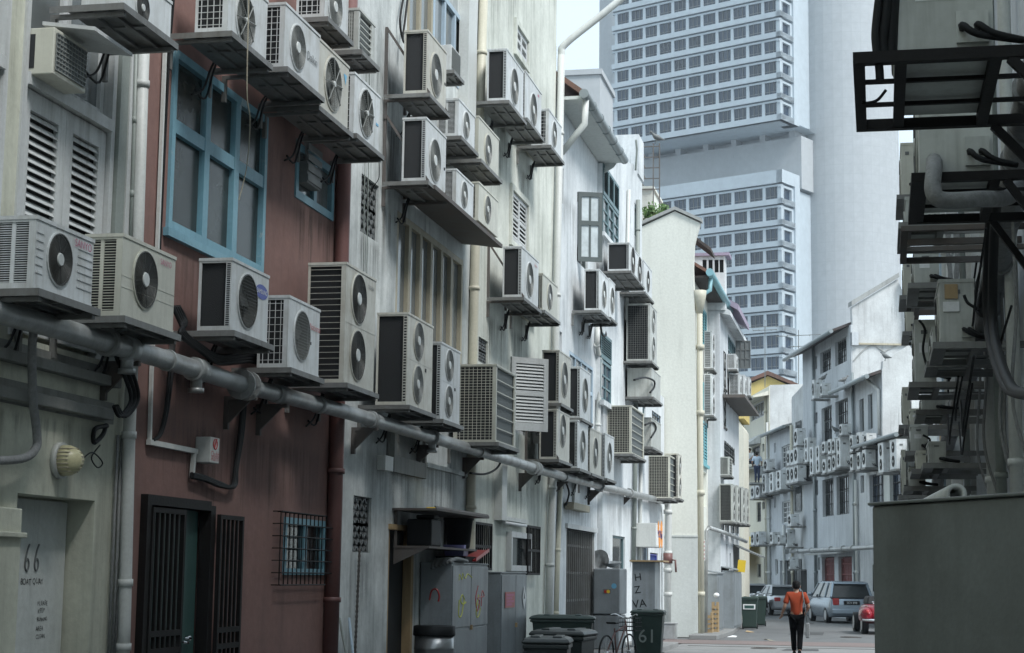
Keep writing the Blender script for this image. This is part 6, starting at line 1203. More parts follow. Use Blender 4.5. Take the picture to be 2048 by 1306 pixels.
# return faces
rb = MB(FTR.M)
for zz, n, zbot in ((Zs, nU, zt(238)), (zl, nL, zl-nL*hfl)):
    for i in range(n):
        zs = zz-i*hfl; zsp = zs-hfl*.75; zn = zs-hfl if i < n-1 else zbot
        rb.box((0, .0, zn), (ret*.72, 1.0, zsp)); rb.box((.1, .35, zs-hfl*.2), (ret*.72, 1.0, zs-hfl*.08)); rb.box((.35, .35, zsp), (ret*.2, 1.2, zs-hfl*.2)); rb.box((ret*.62, .3, zsp), (ret*.72, 1.0, zs-hfl*.2))
    rb.box((ret*.72, -.05, zbot), (ret, 3, zz+(8 if zz == Zs else 0)))
    rb.box((.9, 1.21, zbot+.5), (ret*.72, 1.6, zz+(8 if zz == Zs else 0)))
rb.box((0, .001, zl+.003), (ret, 1.2, zt(338))); rb.build('block', 'tower', T)
# glass
pm = MB(FT.M); w0 = pitch*.86
def pane_mesh():
    k = MB(W[T.name]); k.poly([(0, 0, 0), (w0, 0, 0), (w0, 0, 1), (0, 0, 1)]); 
    for x in (.33, .66): k.box((w0*x-.06, -.12, 0), (w0*x+.06, -.01, 1), 1)
    k.box((0, -.1, .22), (w0, -.01, .27), 1); return k
proto = None; cnt = 0; rest = MB(FT.M)
for zsp, ztp in gl:
    for c in range(ncol):
        x = u_first+c*pitch-pitch*.09
        if x+w0 > -.2: continue
        if cnt < 100 and zsp < zt(0):
            if proto is None:
                proto = pane_mesh().build('window', ['glass_blue', 'graphite'], T); o = proto
            else: o = proto.copy(); col.objects.link(o)
            o.matrix_parent_inverse = I(); o.matrix_local = W[T.name].inverted() @ FT.at(x, .6, zsp) @ Matrix.Diagonal((1, 1, ztp-zsp, 1)); cnt += 1
        else:
            rest.poly([(x, .6, zsp), (x+w0, .6, zsp), (x+w0, .6, ztp), (x, .6, ztp)])
            for q in (.33, .66): rest.box((x+w0*q-.06, .48, zsp), (x+w0*q+.06, .59, ztp), 1)
            rest.box((x, .5, zsp+(ztp-zsp)*.22), (x+w0, .59, zsp+(ztp-zsp)*.27), 1)
rest.build('windows', ['glass_blue', 'graphite'], T, kind='stuff')
rg = MB(FTR.M)
for zsp, ztp in gl: rg.poly([(ret*.2, .8, zsp), (ret*.62, .8, zsp), (ret*.62, .8, ztp), (ret*.2, .8, ztp)])
rg.build('side_windows', 'glass_blue', T, kind='stuff')
# recessed band between the blocks and the rounded cores
mb = MB(FT.M); zb0, zb1 = zt(338), zt(238)-1.3; mb.box((uL, 8.5, zb0-2), (-.5, 14, zb1)); mb.box((uL, 11, zb1), (-2, 14, zt(238)+.5))
for i in range(6): x = uL+(-uL)*(i+.6)/6; mb.box((x-.6, 8.6, zb1), (x+.6, 10.9, zt(238)+.4))
mb.build('recessed_band', 'tower_core', T)
M['core_joint'] = mat('tower panel joint', (.375, .40, .415), .85, bump=0, world=True)
def core(pxl, pxr, dist, name='core'):
    a, b = EYEV+ray(pxl, 650).normalized()*dist, EYEV+ray(pxr, 650).normalized()*dist; c = (a+b)/2; r = (b-a).length/2; mb = MB(); n = 72; zs = [0]
    while zs[-1] < 190: zs += [zs[-1]+1.75, zs[-1]+1.85]
    an = [(j//2)*2*math.pi/n*2+(0 if j % 2 == 0 else 2*math.pi/n*2*.955) for j in range(n)]
    ids = [[mb.add((c.x+r*math.cos(a_), c.y+r*math.sin(a_), z)) for a_ in an] for z in zs]
    for i, (A_, B_) in enumerate(zip(ids, ids[1:])):
        for j in range(n): mb.face((A_[j], A_[(j+1) % n], B_[(j+1) % n], B_[j]), 1 if (i % 2 or j % 2) else 0, True)
    mb.face(ids[-1]); return mb.build(name, ['tower_core', 'core_joint'], T)
core(1585, 1804, 343); core(1195, 1330, 366)
for (x0, x1, y0, dd_, lb) in ((1145, 1200, 150, 160, 'plain pale block behind the tiled eave'),):
    a, b = EYEV+ray(x0, 400).normalized()*dd_, EYEV+ray(x1, 400).normalized()*dd_; t = thing('office_block', lb, 'building', (a+b)/2-Vector((0, 0, (a.z+b.z)/2))); mb = MB(); z = onY(1170, y0, a.y).z; mb.box((a.x-6, a.y, 0), (b.x, a.y+8, z)); mb.build('wall', 'tower_core', t); mb = MB(); mb.box((a.x-6.2, a.y-.2, z), (b.x+.2, a.y+8.2, z+.5)); mb.build('parapet', 'tower_core', t)
def aerial(px, py0, py1, y, arms, label):
    a, b = onY(px, py0, y), onY(px, py1, y); mb = MB(); mb.bar(b, a, .05)
    for f, l in arms:
        p = b.lerp(a, f); mb.bar(p-Vector((l, 0, .03*l)), p+Vector((l, 0, .03*l)), .04)
        for i in range(5): q_ = p+Vector((l*(-1+.5*i), 0, 0)); mb.bar(q_-Vector((0, .3, 0)), q_+Vector((0, .3, 0)), .03)
    mb.build('roof_aerial', 'graphite', None, **tagd(label, 'aerial'))
aerial(1530, 640, 775, 118, ((.9, 1.6), (.85, .8)), 'left rooftop television aerial in front of the lower tower block'); aerial(1597, 660, 770, 112, ((.9, 1.4), (.7, .6)), 'right rooftop television aerial in front of the tower core')
# ---------------------------------------------------------------- right hand side, close to the camera
FN = Fac((1.1, 0), 180)                  # u = -y, facing the alley
NB = thing('shophouse', 'blue grey shophouse wall close on the right with many brackets and pipes', 'building', (1.1, 20, 0), 'shophouses along the back alley')
def uN(px, py=900, out=0): return FN.uz(px, py, out)[0]
wn = [(*FN.rect(1976, 770, 905, 1960), .2), (*FN.rect(1921, 560, 700, 1914), .2), (uN(2046, 980), uN(2030, 960), 2.2, 3.0, .25)]
mb = wall_mb(FN, -34, 45, 0, 15.2, wn[:2]); shell(mb, -34, 45, 0, 15.2, 6); mb.build('wall', ['wall_right', 'dark'], NB)
for q in wn[:2]: window(FN, NB, q[:4], fw=.06, d0=.1, frame='wood_pale_blue', pane='glass_grey')
for px, r_, m_, o_ in ((2032, .05, 'pvc', .1), (2001, .045, 'pipe_grey', .1), (1986, .06, 'pvc', .12), (1950, .05, 'pvc', .1), (1934, .04, 'pipe_grey', .1), (1900, .06, 'pvc', .14), (1893, .05, 'wood_pale_blue', .1)):
    u_ = uN(px, 900, o_); mb = MB(FN.M); mb.tube([(u_, -o_, 0), (u_, -o_, 15.)], r_, 10)
    for z in (2.6, 4.4, 6.2): mb.cyl((u_, -o_, z), (u_, -o_, z+.05), r_*1.25, 10)
    mb.build('drainpipe', m_, NB)
for (pa, pb, d_, m_) in ((1925, 1912, .14, 'pvc'), (1972, 1964, .1, 'wood_white'), (1908, 1903, .1, 'pvc_cream')): a, b = uN(pa), uN(pb); bx(FN, NB, 'trunking', m_, min(a, b), max(a, b), -d_, -.003, 2.0, 9.5)
bx(FN, NB, 'ledge', 'wall_right', -13.2, -8, -.12, -.003, 4.6, 4.75)
GN = 'air conditioner outdoor units on the right wall'
def RN(px, y, ln, label, frame=True, nf=1, paint='paint_grey', bar=None, xw=1.1, st=False, m='steel', open_=True):
    """px = side face (left, right, top, bottom) seen at distance y"""
    a, b = onY(px[0], (px[2]+px[3])/2, y), onY(px[1], (px[2]+px[3])/2, y); z1, z0 = onY(px[0], px[2], y).z, onY(px[0], px[3], y).z
    out = 1.1-a.x; dep = b.x-a.x; r = (-(y+ln), -y, z0, z1); h = z1-z0
    o = ac(FN, r, out, dep, label, [(.5, .5, .36*h)] if nf == 1 else [(.5, .27, .2*h), (.5, .75, .2*h)], 'plain', near='right', group=GN, paint=paint, label_sticker=st)
    if frame:
        f = MB(FN.M); t = .05; u0, u1 = r[0]-.08, r[1]+.1; o_ = out+.06 if bar is None else 1.1-onY(bar, px[3], y).x; z = z0-.004
        f.box((u0, -o_, z-t), (u0+t, -.002, z)); f.box((u1-t, -o_, z-t), (u1, -.002, z)); f.box((u0+t, -o_, z-t), (u1-t, -o_+t, z)); f.box((u0+t, -out+dep-.02, z-t), (u1-t, -out+dep+.03, z)); f.box((u0+t, -out-.01, z-t+.004), (u1-t, -out+.04, z-.003))
        for q in (.33, .66): uu = u0+(u1-u0)*q; f.box((uu-.012, -o_+t, z-.03), (uu+.012, -.1, z-.012))
        sf = f.build('shelf', m, NB)
        for uu in (u0, u1-t) if m == 'iron' else (): k = MB(FN.M); k.bar((uu+t/2, -.02, z-.62), (uu+t/2, -o_*.45, z-t), .04); k.build('arm', m, sf)
    return o
RN((1792, 1985, -110, 112), 7.45, 1.0, 'nearest dark unit on a black angle iron frame at the top right corner', bar=1706, st=True, m='iron')
RN((1838, 1985, 150, 352), 9.6, 1.0, 'second unit on the right with a thick pipe looping into its end', bar=1822, m='iron')
RN((1803, 1829, 287, 392), 19.5, 1.0, 'slim cream panelled unit just below the black angle iron frame', paint='paint_cream')
RN((1812, 1880, 395, 448), 13.5, .9, 'unit in the deep shade under the second frame on the right')
RN((1829, 1878, 502, 568), 15.5, .95, 'grey unit with a small white plate above the slatted frames', st=True)
RN((1808, 1827, 518, 592), 22., .9, 'narrow cream unit left of the grey unit with a white plate', paint='paint_cream')
RN((1813, 1829, 600, 664), 23.5, .9, 'narrow cream unit between two steel frames over the white gable', paint='paint_cream')
n6 = RN((1880, 1949, 560, 686), 13.6, .95, 'grey unit with a yellow plate and white notice beside the lagged pipe', paint='paint_grey')
RN((1866, 1940, 655, 724), 14.9, .6, 'unit half hidden behind the one with the yellow plate')
RN((1830, 1872, 641, 765), 16.2, 1.0, 'tall grey twin fan unit below the slatted frames', nf=2, st=True)
RN((1844, 1890, 790, 820), 17.5, .9, 'flat unit on the shelf crossed by the lagged pipe')
RN((1821, 1842, 818, 850), 20., .8, 'pale unit with blank plate low on the right wall', paint='paint_cream', st=True)
RN((1822, 1856, 850, 902), 18.6, .8, 'grey unit with tangled cables low on the right wall', st=True)
RN((1819, 1851, 935, 972), 19., .8, 'lowest unit on the right wall, just above the grey cabinet')
RN((1806, 1820, 775, 850), 24.5, .8, 'slim pale unit at the far end of the right wall', paint='paint_cream')
RN((1858, 1892, 884, 926), 17.2, .8, 'low grey unit with a blank end in front of the yellow upright pipe')
RN((1834, 1872, 902, 938), 18., .8, 'grey unit with black pipes just over the lowest unit on the right wall', paint='paint_cream')
RN((1804, 1812, 900, 990), 27., .8, 'slim pale board like unit lowest and farthest on the right wall', paint='paint_cream')
X = FN.M; p = onY(1913, 605, 13.57); mb = MB()
a, b = onY(1889, 568, 13.57), onY(1916, 596, 13.57); mb.box((a.x, 13.585, b.z), (b.x, 13.598, a.z)); mb.build('yellow_plate', 'timber', n6)
a, b = onY(1886, 603, 13.57), onY(1919, 622, 13.57); mb = MB(); mb.box((a.x, 13.585, b.z), (b.x, 13.598, a.z)); mb.build('notice', 'white', n6)
for (bx0, y0, y1, Y) in ((1802, 452, 462, 12.6), (1802, 478, 490, 13.6), (1830, 585, 592, 19), (1830, 602, 609, 20), (1830, 620, 628, 21)):
    a, b = onY(bx0, y0, Y), onY(bx0, y1, Y); mb = MB(); mb.box((a.x, Y, b.z), (1.098, Y+.06, a.z)); mb.box((a.x, Y+.061, b.z), (a.x+.05, Y+.8, a.z)); mb.box((a.x, Y+.801, b.z), (1.098, Y+.85, a.z)); mb.build('bracket', 'steel_dark', NB)
def tubeX(pts, x, r, name, m, label, cat, n=12, sm=True):
    P = [onX(px, py, x) for px, py in pts]; P = [Vector((x, p.y, p.z)) for p in P]; mb = MB(); S = smooth_path(P, 7) if sm else P; mb.tube(S, r, n); return mb, S
mb, S = tubeX([(2075, 140), (2040, 300), (2012, 430), (1972, 635), (1938, 745), (1902, 860), (1876, 965)], .9, .1, 'lagged_pipe', 'lag', '', 'pipe')
for i in range(2, len(S)-2, 3): d = (S[i+1]-S[i]).normalized(); mb.cyl(S[i]-d*.03, S[i]+d*.03, random.uniform(.108, .122), 12)
mb.build('lagged_pipe', 'lag', None, **tagd('long lagged pipe running down the right wall past the brackets', 'pipe'))
for k, dx in enumerate((0, 11)):
    mb, S = tubeX([(1985+dx, 380), (1977+dx, 480), (1975+dx, 640), (1990+dx, 720), (2010+dx, 770), (2030+dx, 785), (2075+dx, 790)], .78, .032, '', '', '', '')
    mb.build('black_hose', 'black', None, **tagd('thick black hose sagging beside the lagged pipe, %s of the pair' % ('left', 'right')[k], 'hose'))
P = [onY(x, y, yy) for x, y, yy in ((1868, 322, 9.62), (1868, 340, 9.4), (1866, 380, 9.3), (1885, 400, 9.3), (1960, 398, 9.4), (2015, 395, 9.8), (2040, 370, 10.4))]; mb = MB(); mb.tube(smooth_path(P, 6), .045, 10); mb.build('elbow_pipe', 'lag', None, **tagd('thick lagged pipe bending out of the second unit on the right', 'pipe'))
P = [onY(x, y, 7.4) for x, y in ((1765, -60), (1752, 50), (1752, 90), (1758, 130), (1760, 160))]; mb = MB(); mb.tube(smooth_path(P, 6), [.018]*25, 8)
P = [onY(x, y, 7.42) for x, y in ((1778, -60), (1770, 30), (1764, 90), (1772, 118))]; mb.tube(smooth_path(P, 6), .025, 8)
P = [onY(x, y, 7.45) for x, y in ((1790, -60), (1784, 20), (1780, 115))]; mb.tube(smooth_path(P, 6), .03, 8); mb.build('cable_bundle', 'black', None, **tagd('black cable bundle hanging before the nearest dark unit', 'cable'))
P = [onY(x, y, 7.9) for x, y in ((1772, 180), (1755, 200), (1735, 206), (1724, 205))]; mb = MB(); mb.tube(smooth_path(P, 6), .008, 6); mb.build('cable', 'black', None, **tagd('short curved cable inside the black angle iron frame', 'cable'))
for (pts, Y, lab) in (([(1838, 640), (1850, 660), (1846, 700), (1856, 740)], 16, 'thin cable on the tall grey twin fan unit'), ([(1846, 870), (1860, 880), (1850, 895), (1868, 905), (1850, 918)], 18.4, 'tangled cable beside the grey unit low on the right wall'), ([(1928, 590), (1935, 605), (1950, 615), (1958, 620)], 13.4, 'black cable from the unit with the yellow plate')): mb = MB(); mb.tube(smooth_path([onY(x, y, Y) for x, y in pts], 6), .012, 6); mb.build('cable', 'black', None, **tagd(lab, 'cable'))
mb = MB(); 
for k in range(9): x = random.uniform(1896, 1914); mb.tube(smooth_path([onY(x+random.uniform(-5, 5), y, 16.8) for y in (455, 490, 520, 550, 585)], 4), .012, 5)
mb.build('cable_tangle', 'lag', None, **tagd('grey cable tangle hanging under the second frame on the right', 'cable'))
a = onX(1886, 900, 1.0); mb = MB(); mb.tube([(1.0, a.y, .2), (1.0, a.y, 4.2)], .05, 8); mb.build('gas_pipe', 'timber', None, **tagd('yellow upright pipe on the right wall behind the lagged pipe', 'pipe'))
# big cabinet at lower right
q = EYEV+ray(1743, 1012)*1; d0 = 7.4/ray(1743, 1012).y; c0 = EYEV+ray(1743, 1012)*d0; ang = R(-60)    # front face runs from its far left edge towards the camera's right
t = thing('utility_cabinet', 'big dull olive grey utility cabinet filling the lower right corner', 'cabinet', (c0.x, c0.y, 0)); ux, uy = math.cos(ang), math.sin(ang); hz_ = c0.z
CM = Matrix(((ux, -uy, 0, c0.x), (uy, ux, 0, c0.y), (0, 0, 1, 0), (0, 0, 0, 1)))
mb = MB(CM); mb.box((0, 0, .06), (1.45, .55, hz_)); mb.build('body', 'cab_big', t, bevel=.012, seg=3); mb = MB(CM); mb.box((-.012, -.014, hz_+.001), (1.46, .56, hz_+.014)); mb.build('lid', 'cab_big', t, bevel=.005)
mb = MB(CM); mb.box((.03, .03, 0), (1.42, .52, .058)); mb.build('plinth', 'black', t)
mb = MB(CM)
for z in (hz_*.83, hz_*.45): mb.cyl((-.012, .02, z), (-.012, .02, z+.11), .012, 8)
mb.build('hinge', 'cab_big', t)
mb = MB(); mb.box((.28, 9.2, 0), (.85, 12.4, 2.13)); mb.build('switch_cabinet', 'cab_grey', None, bevel=.01, **tagd('pale topped grey cabinet behind the big utility cabinet', 'cabinet'))
a, b = onY(1912, 972, 9.25), onY(1835, 1002, 11.6); a.z = 2.19; b.z = 2.19; mb = MB(); n = 20; d = (b-a).normalized(); s_ = d.orthogonal().normalized(); w_ = d.cross(s_); rg_ = lambda c, r: [c+s_*r*math.cos(2*math.pi*j/n)+w_*r*math.sin(2*math.pi*j/n) for j in range(n)]
mb.loft([rg_(b, .055), rg_(a, .055), rg_(a, .032), rg_(a+d*.5, .032)]); mb.build('spare_pipe', 'pvc', None, **tagd('short grey pipe lying on a cabinet, its hollow end towards us', 'pipe'))

for i in range(9):
    x = random.uniform(.62, 1.0); y0 = random.uniform(11.5, 17); z0 = random.uniform(3.2, 4.6); ln = random.uniform(1.2, 3.0); sag = random.uniform(.15, .5)
    mb = MB(); mb.tube(smooth_path([(x, y0, z0), (x-.04, y0+ln*.3, z0-sag*.8), (x-.03, y0+ln*.6, z0-sag), (x, y0+ln, z0-.1)], 6), .009, 5)
    mb.build('cable', 'black', NB)
for i in range(5):
    y0 = random.uniform(12, 19); x = random.uniform(.8, 1.04); mb = MB(); mb.tube(smooth_path([(x, y0, 4.4), (x+.02, y0+.1, 3.6), (x-.02, y0+.05, 2.9), (1.07, y0, 2.3)], 6), .013, 5); mb.build('cable', 'lag', NB)
# ---------------------------------------------------------------- cars
def car(name, label, loc, rz, L_, Wd, Hh, prof, roof, paint, wheel=.31, plate=None, lights=True, minivan=False):
    t = thing(name, label, 'car', Matrix.Translation((loc[0], loc[1], 0)) @ Matrix.Rotation(R(rz), 4, 'Z'), 'cars parked along the far row'); X = W[t.name]; hw = Wd/2   # local: +x = front, rear at x=0
    mb = MB(X); rings = []
    for x, zb, zt_, wf in prof:
        w = hw*wf; rings.append([(x, -w*.93, zb), (x, -w, zb+(zt_-zb)*.3), (x, -w*1.0, zb+(zt_-zb)*.65), (x, -w*.93, zt_-.03), (x, -w*.8, zt_), (x, w*.8, zt_), (x, w*.93, zt_-.03), (x, w, zb+(zt_-zb)*.65), (x, w, zb+(zt_-zb)*.3), (x, w*.93, zb)])
    mb.loft(rings); mb.build('body', paint, t, bevel=.02)
    if roof:
        x0, x1, x2, x3, zb, zr = roof; w0, w1 = hw*.93, hw*.76; g = MB(X)
        P = lambda x, w, z: [(x, -w, z), (x, w, z)]
        A = [(x0, -w0, zb), (x1, -w1, zr), (x2, -w1, zr), (x3, -w0, zb)]; 
        g.face([g.add(p) for p in A]); g.face([g.add((p[0], -p[1], p[2])) for p in A]); g.poly([(x0, -w0, zb), (x0, w0, zb), (x1, w1, zr), (x1, -w1, zr)]); g.poly([(x3, -w0, zb), (x3, w0, zb), (x2, w1, zr), (x2, -w1, zr)]); g.poly([(x1, -w1, zr), (x2, -w1, zr), (x2, w1, zr), (x1, w1, zr)])
        g.build('window', 'glass', t)
        k = MB(X); k.loft([[(x1-.12, -w1-.01, zr-.05), (x1-.12, w1+.01, zr-.05), (x2+.12, w1+.01, zr-.05), (x2+.12, -w1-.01, zr-.05)], [(x1-.1, -w1-.01, zr+.02), (x1-.1, w1+.01, zr+.02), (x2+.05, w1+.01, zr+.02), (x2+.05, -w1-.01, zr+.02)], [(x1+.08, -w1*.85, zr+.06), (x1+.08, w1*.85, zr+.06), (x2-.1, w1*.85, zr+.06), (x2-.1, -w1*.85, zr+.06)]], sm=False)
        for s in (-1, 1):
            k.bar((x0, s*w0, zb), (x1, s*w1, zr), .09); k.bar((x3, s*w0, zb), (x2, s*w1, zr), .07)
            for f in ((.42,) if not minivan else (.3, .62)): k.bar((x0+(x3-x0)*f, s*(w0+.004), zb), (x1+(x2-x1)*f, s*(w1+.004), zr), .07)
        k.build('roof', paint, t, bevel=.015)
        for s in (-1, 1): k = MB(X); k.blob((x3-.55, s*(hw+.1), zb+.1), .07, .12, .08, 8, 6); k.build('mirror', paint, t)
    for x in (L_*.19, L_*.8):
        for s in (-1, 1):
            k = MB(X @ Matrix.Translation((x, s*(hw-.1), wheel))); k.cyl((0, -.1, 0), (0, .1, 0), wheel, 20); w_ = k.build('wheel', 'black', t)
            k = MB(X @ Matrix.Translation((x, s*(hw-.1), wheel))); k.cyl((0, s*.098, 0), (0, s*.108, 0), wheel*.66, 16); k.build('rim', 'silver', w_)
    return t, X, hw
HEAD = 90+14.3
# minivan
c = onZ(1668, 1247); vx = -1.12
t, X, hw = car('parked_minivan', 'blue grey minivan seen from behind, beside the red doors', (vx, 72.6), HEAD, 4.7, 1.78, 1.68, [(0, .42, .75, .93), (.06, .3, .98, .98), (.3, .24, 1.05, 1), (1.5, .22, 1.05, 1), (3.4, .22, 1.02, 1), (4.3, .24, .85, .97), (4.7, .35, .62, .85)], (.05, .32, 2.9, 3.75, 1.03, 1.62), 'carblue', minivan=True)
for s in (-1, 1): k = MB(X); k.box((-.015, s*hw*.72-.13, .72), (.1, s*hw*.72+.13, 1.0)); k.build('tail_light', 'red', t, bevel=.03)
k = MB(X); k.box((-.07, -hw*.93, .36), (.08, hw*.93, .58)); k.build('bumper', 'carblue', t, bevel=.05); k = MB(X); k.box((-.02, -.32, .74), (.03, .32, .9)); pl = k.build('number_plate', 'black', t)
text_mb('SCV 898', .12, X @ Matrix.Translation((-.024, 0, .82)) @ Matrix.Rotation(R(-90), 4, 'Z')).build('lettering', 'white', pl)
t, X, hw = car('parked_sedan', 'silver sedan partly hidden behind the walking man', (-4.25, 86), HEAD+1, 4.4, 1.72, 1.42, [(0, .4, .8, .9), (.08, .3, .93, .96), (.9, .24, .96, 1), (2.0, .22, .95, 1), (3.3, .22, .92, 1), (4.1, .25, .8, .95), (4.4, .35, .6, .85)], (.55, 1.05, 2.4, 3.2, .94, 1.4), 'silver')
for s in (-1, 1): k = MB(X); k.box((-.015, s*hw*.7-.15, .68), (.08, s*hw*.7+.15, .86)); k.build('tail_light', 'red', t, bevel=.02)
t, X, hw = car('parked_sedan', 'farthest silver grey sedan, left of the walking man', (-6.2, 93.5), HEAD+4, 4.3, 1.7, 1.42, [(0, .4, .82, .9), (.08, .3, .95, .96), (.9, .24, .97, 1), (2.0, .22, .95, 1), (3.3, .22, .92, 1), (4.1, .25, .8, .95), (4.3, .35, .6, .85)], (.45, .9, 2.4, 3.2, .95, 1.42), 'silver')
for s in (-1, 1): k = MB(X); k.box((-.015, s*hw*.7-.15, .68), (.08, s*hw*.7+.15, .88)); k.build('tail_light', 'red', t, bevel=.02)
# classic red roadster
t, X, hw = car('red_roadster', 'glossy red classic car tail with chrome bumper beside the big cabinet', (.22, 58.6), 97, 3.9, 1.5, 1.1, [(0, .5, .62, .5), (.12, .42, .8, .72), (.5, .36, .93, .82), (1.1, .32, .96, .84), (2.2, .3, .94, .84), (3.3, .32, .85, .75), (3.9, .45, .6, .5)], None, 'carred', wheel=.33)
for s in (-1, 1):
    k = MB(X); k.loft([[(x, s*hw*.82+r*math.cos(a), z+r*1.2*math.sin(a)) for a in [j*math.pi/6 for j in range(12)]] for x, z, r in ((-.05, .6, .06), (.05, .62, .15), (.35, .62, .21), (.8, .62, .23), (1.3, .55, .18), (1.6, .5, .1))]); k.build('rear_wing', 'carred', t)
    k = MB(X); k.blob((-.06, s*hw*.85, .72), .05, .06, .07, 8, 6); k.build('tail_light', 'red', t)
k = MB(X); k.tube(smooth_path([(.05, -.78, .46), (-.16, -.6, .46), (-.2, 0, .46), (-.16, .6, .46), (.05, .78, .46)], 5), .045, 8)
for s in (-.3, .3): k.blob((-.24, s, .5), .04, .05, .12, 8, 6)
k.build('bumper', 'chrome', t)
k = MB(X)
for i in range(7): y = -.36+.12*i; k.tube([(.2, y, .93), (.75, y, 1.03)], .012, 5)
for x, z in ((.2, .93), (.48, .98), (.75, 1.03)): k.tube([(x, -.4, z), (x, .4, z)], .014, 5)
k.build('luggage_rack', 'chrome', t)
k = MB(X); k.loft([[(1.3, -.5, .95), (1.3, .5, .95), (2.5, .5, .95), (2.5, -.5, .95)], [(1.45, -.45, 1.2), (1.45, .45, 1.2), (2.3, .45, 1.22), (2.3, -.45, 1.22)]], sm=False); k.build('hood', 'black', t, bevel=.05)
# motorbike between bins and fence
def motorbike(p, rz, label):
    t = thing('motorbike', label, 'motorbike', Matrix.Translation(p) @ Matrix.Rotation(R(rz), 4, 'Z'), 'motorbikes by the iron fence'); X = W[t.name]
    for x in (-.6, .6): k = MB(X @ Matrix.Translation((x, 0, .3))); k.ring((0, 0, 0), .25, .06, 18, m=6); k.cyl((0, -.05, 0), (0, .05, 0), .09, 10); k.build('wheel', 'black', t)
    k = MB(X); k.loft([[(x, -w, zb), (x, w, zb), (x, w*.7, zt_), (x, -w*.7, zt_)] for x, w, zb, zt_ in ((-.75, .08, .6, .72), (-.3, .14, .45, .8), (.15, .15, .35, .9), (.45, .08, .6, .95))], sm=False); k.build('body', 'iron', t, bevel=.03)
    k = MB(X); k.tube([(.62, 0, .3), (.42, 0, .98)], .03, 6); k.tube([(.32, -.32, 1.05), (.42, 0, 1.0), (.32, .32, 1.05)], .02, 6); k.build('handlebar', 'chrome', t)
    k = MB(X); k.blob((.5, 0, .9), .08, .1, .1, 10, 6); k.build('headlight', 'chrome', t)
for i, (px, y) in enumerate(((1508, 82), (1520, 84), (1530, 86))): q = onY(px, 1200, y); motorbike((q.x, y, 0), 250+i*12, 'dark motorbike behind the green bins, %s from the left' % ORD[i])
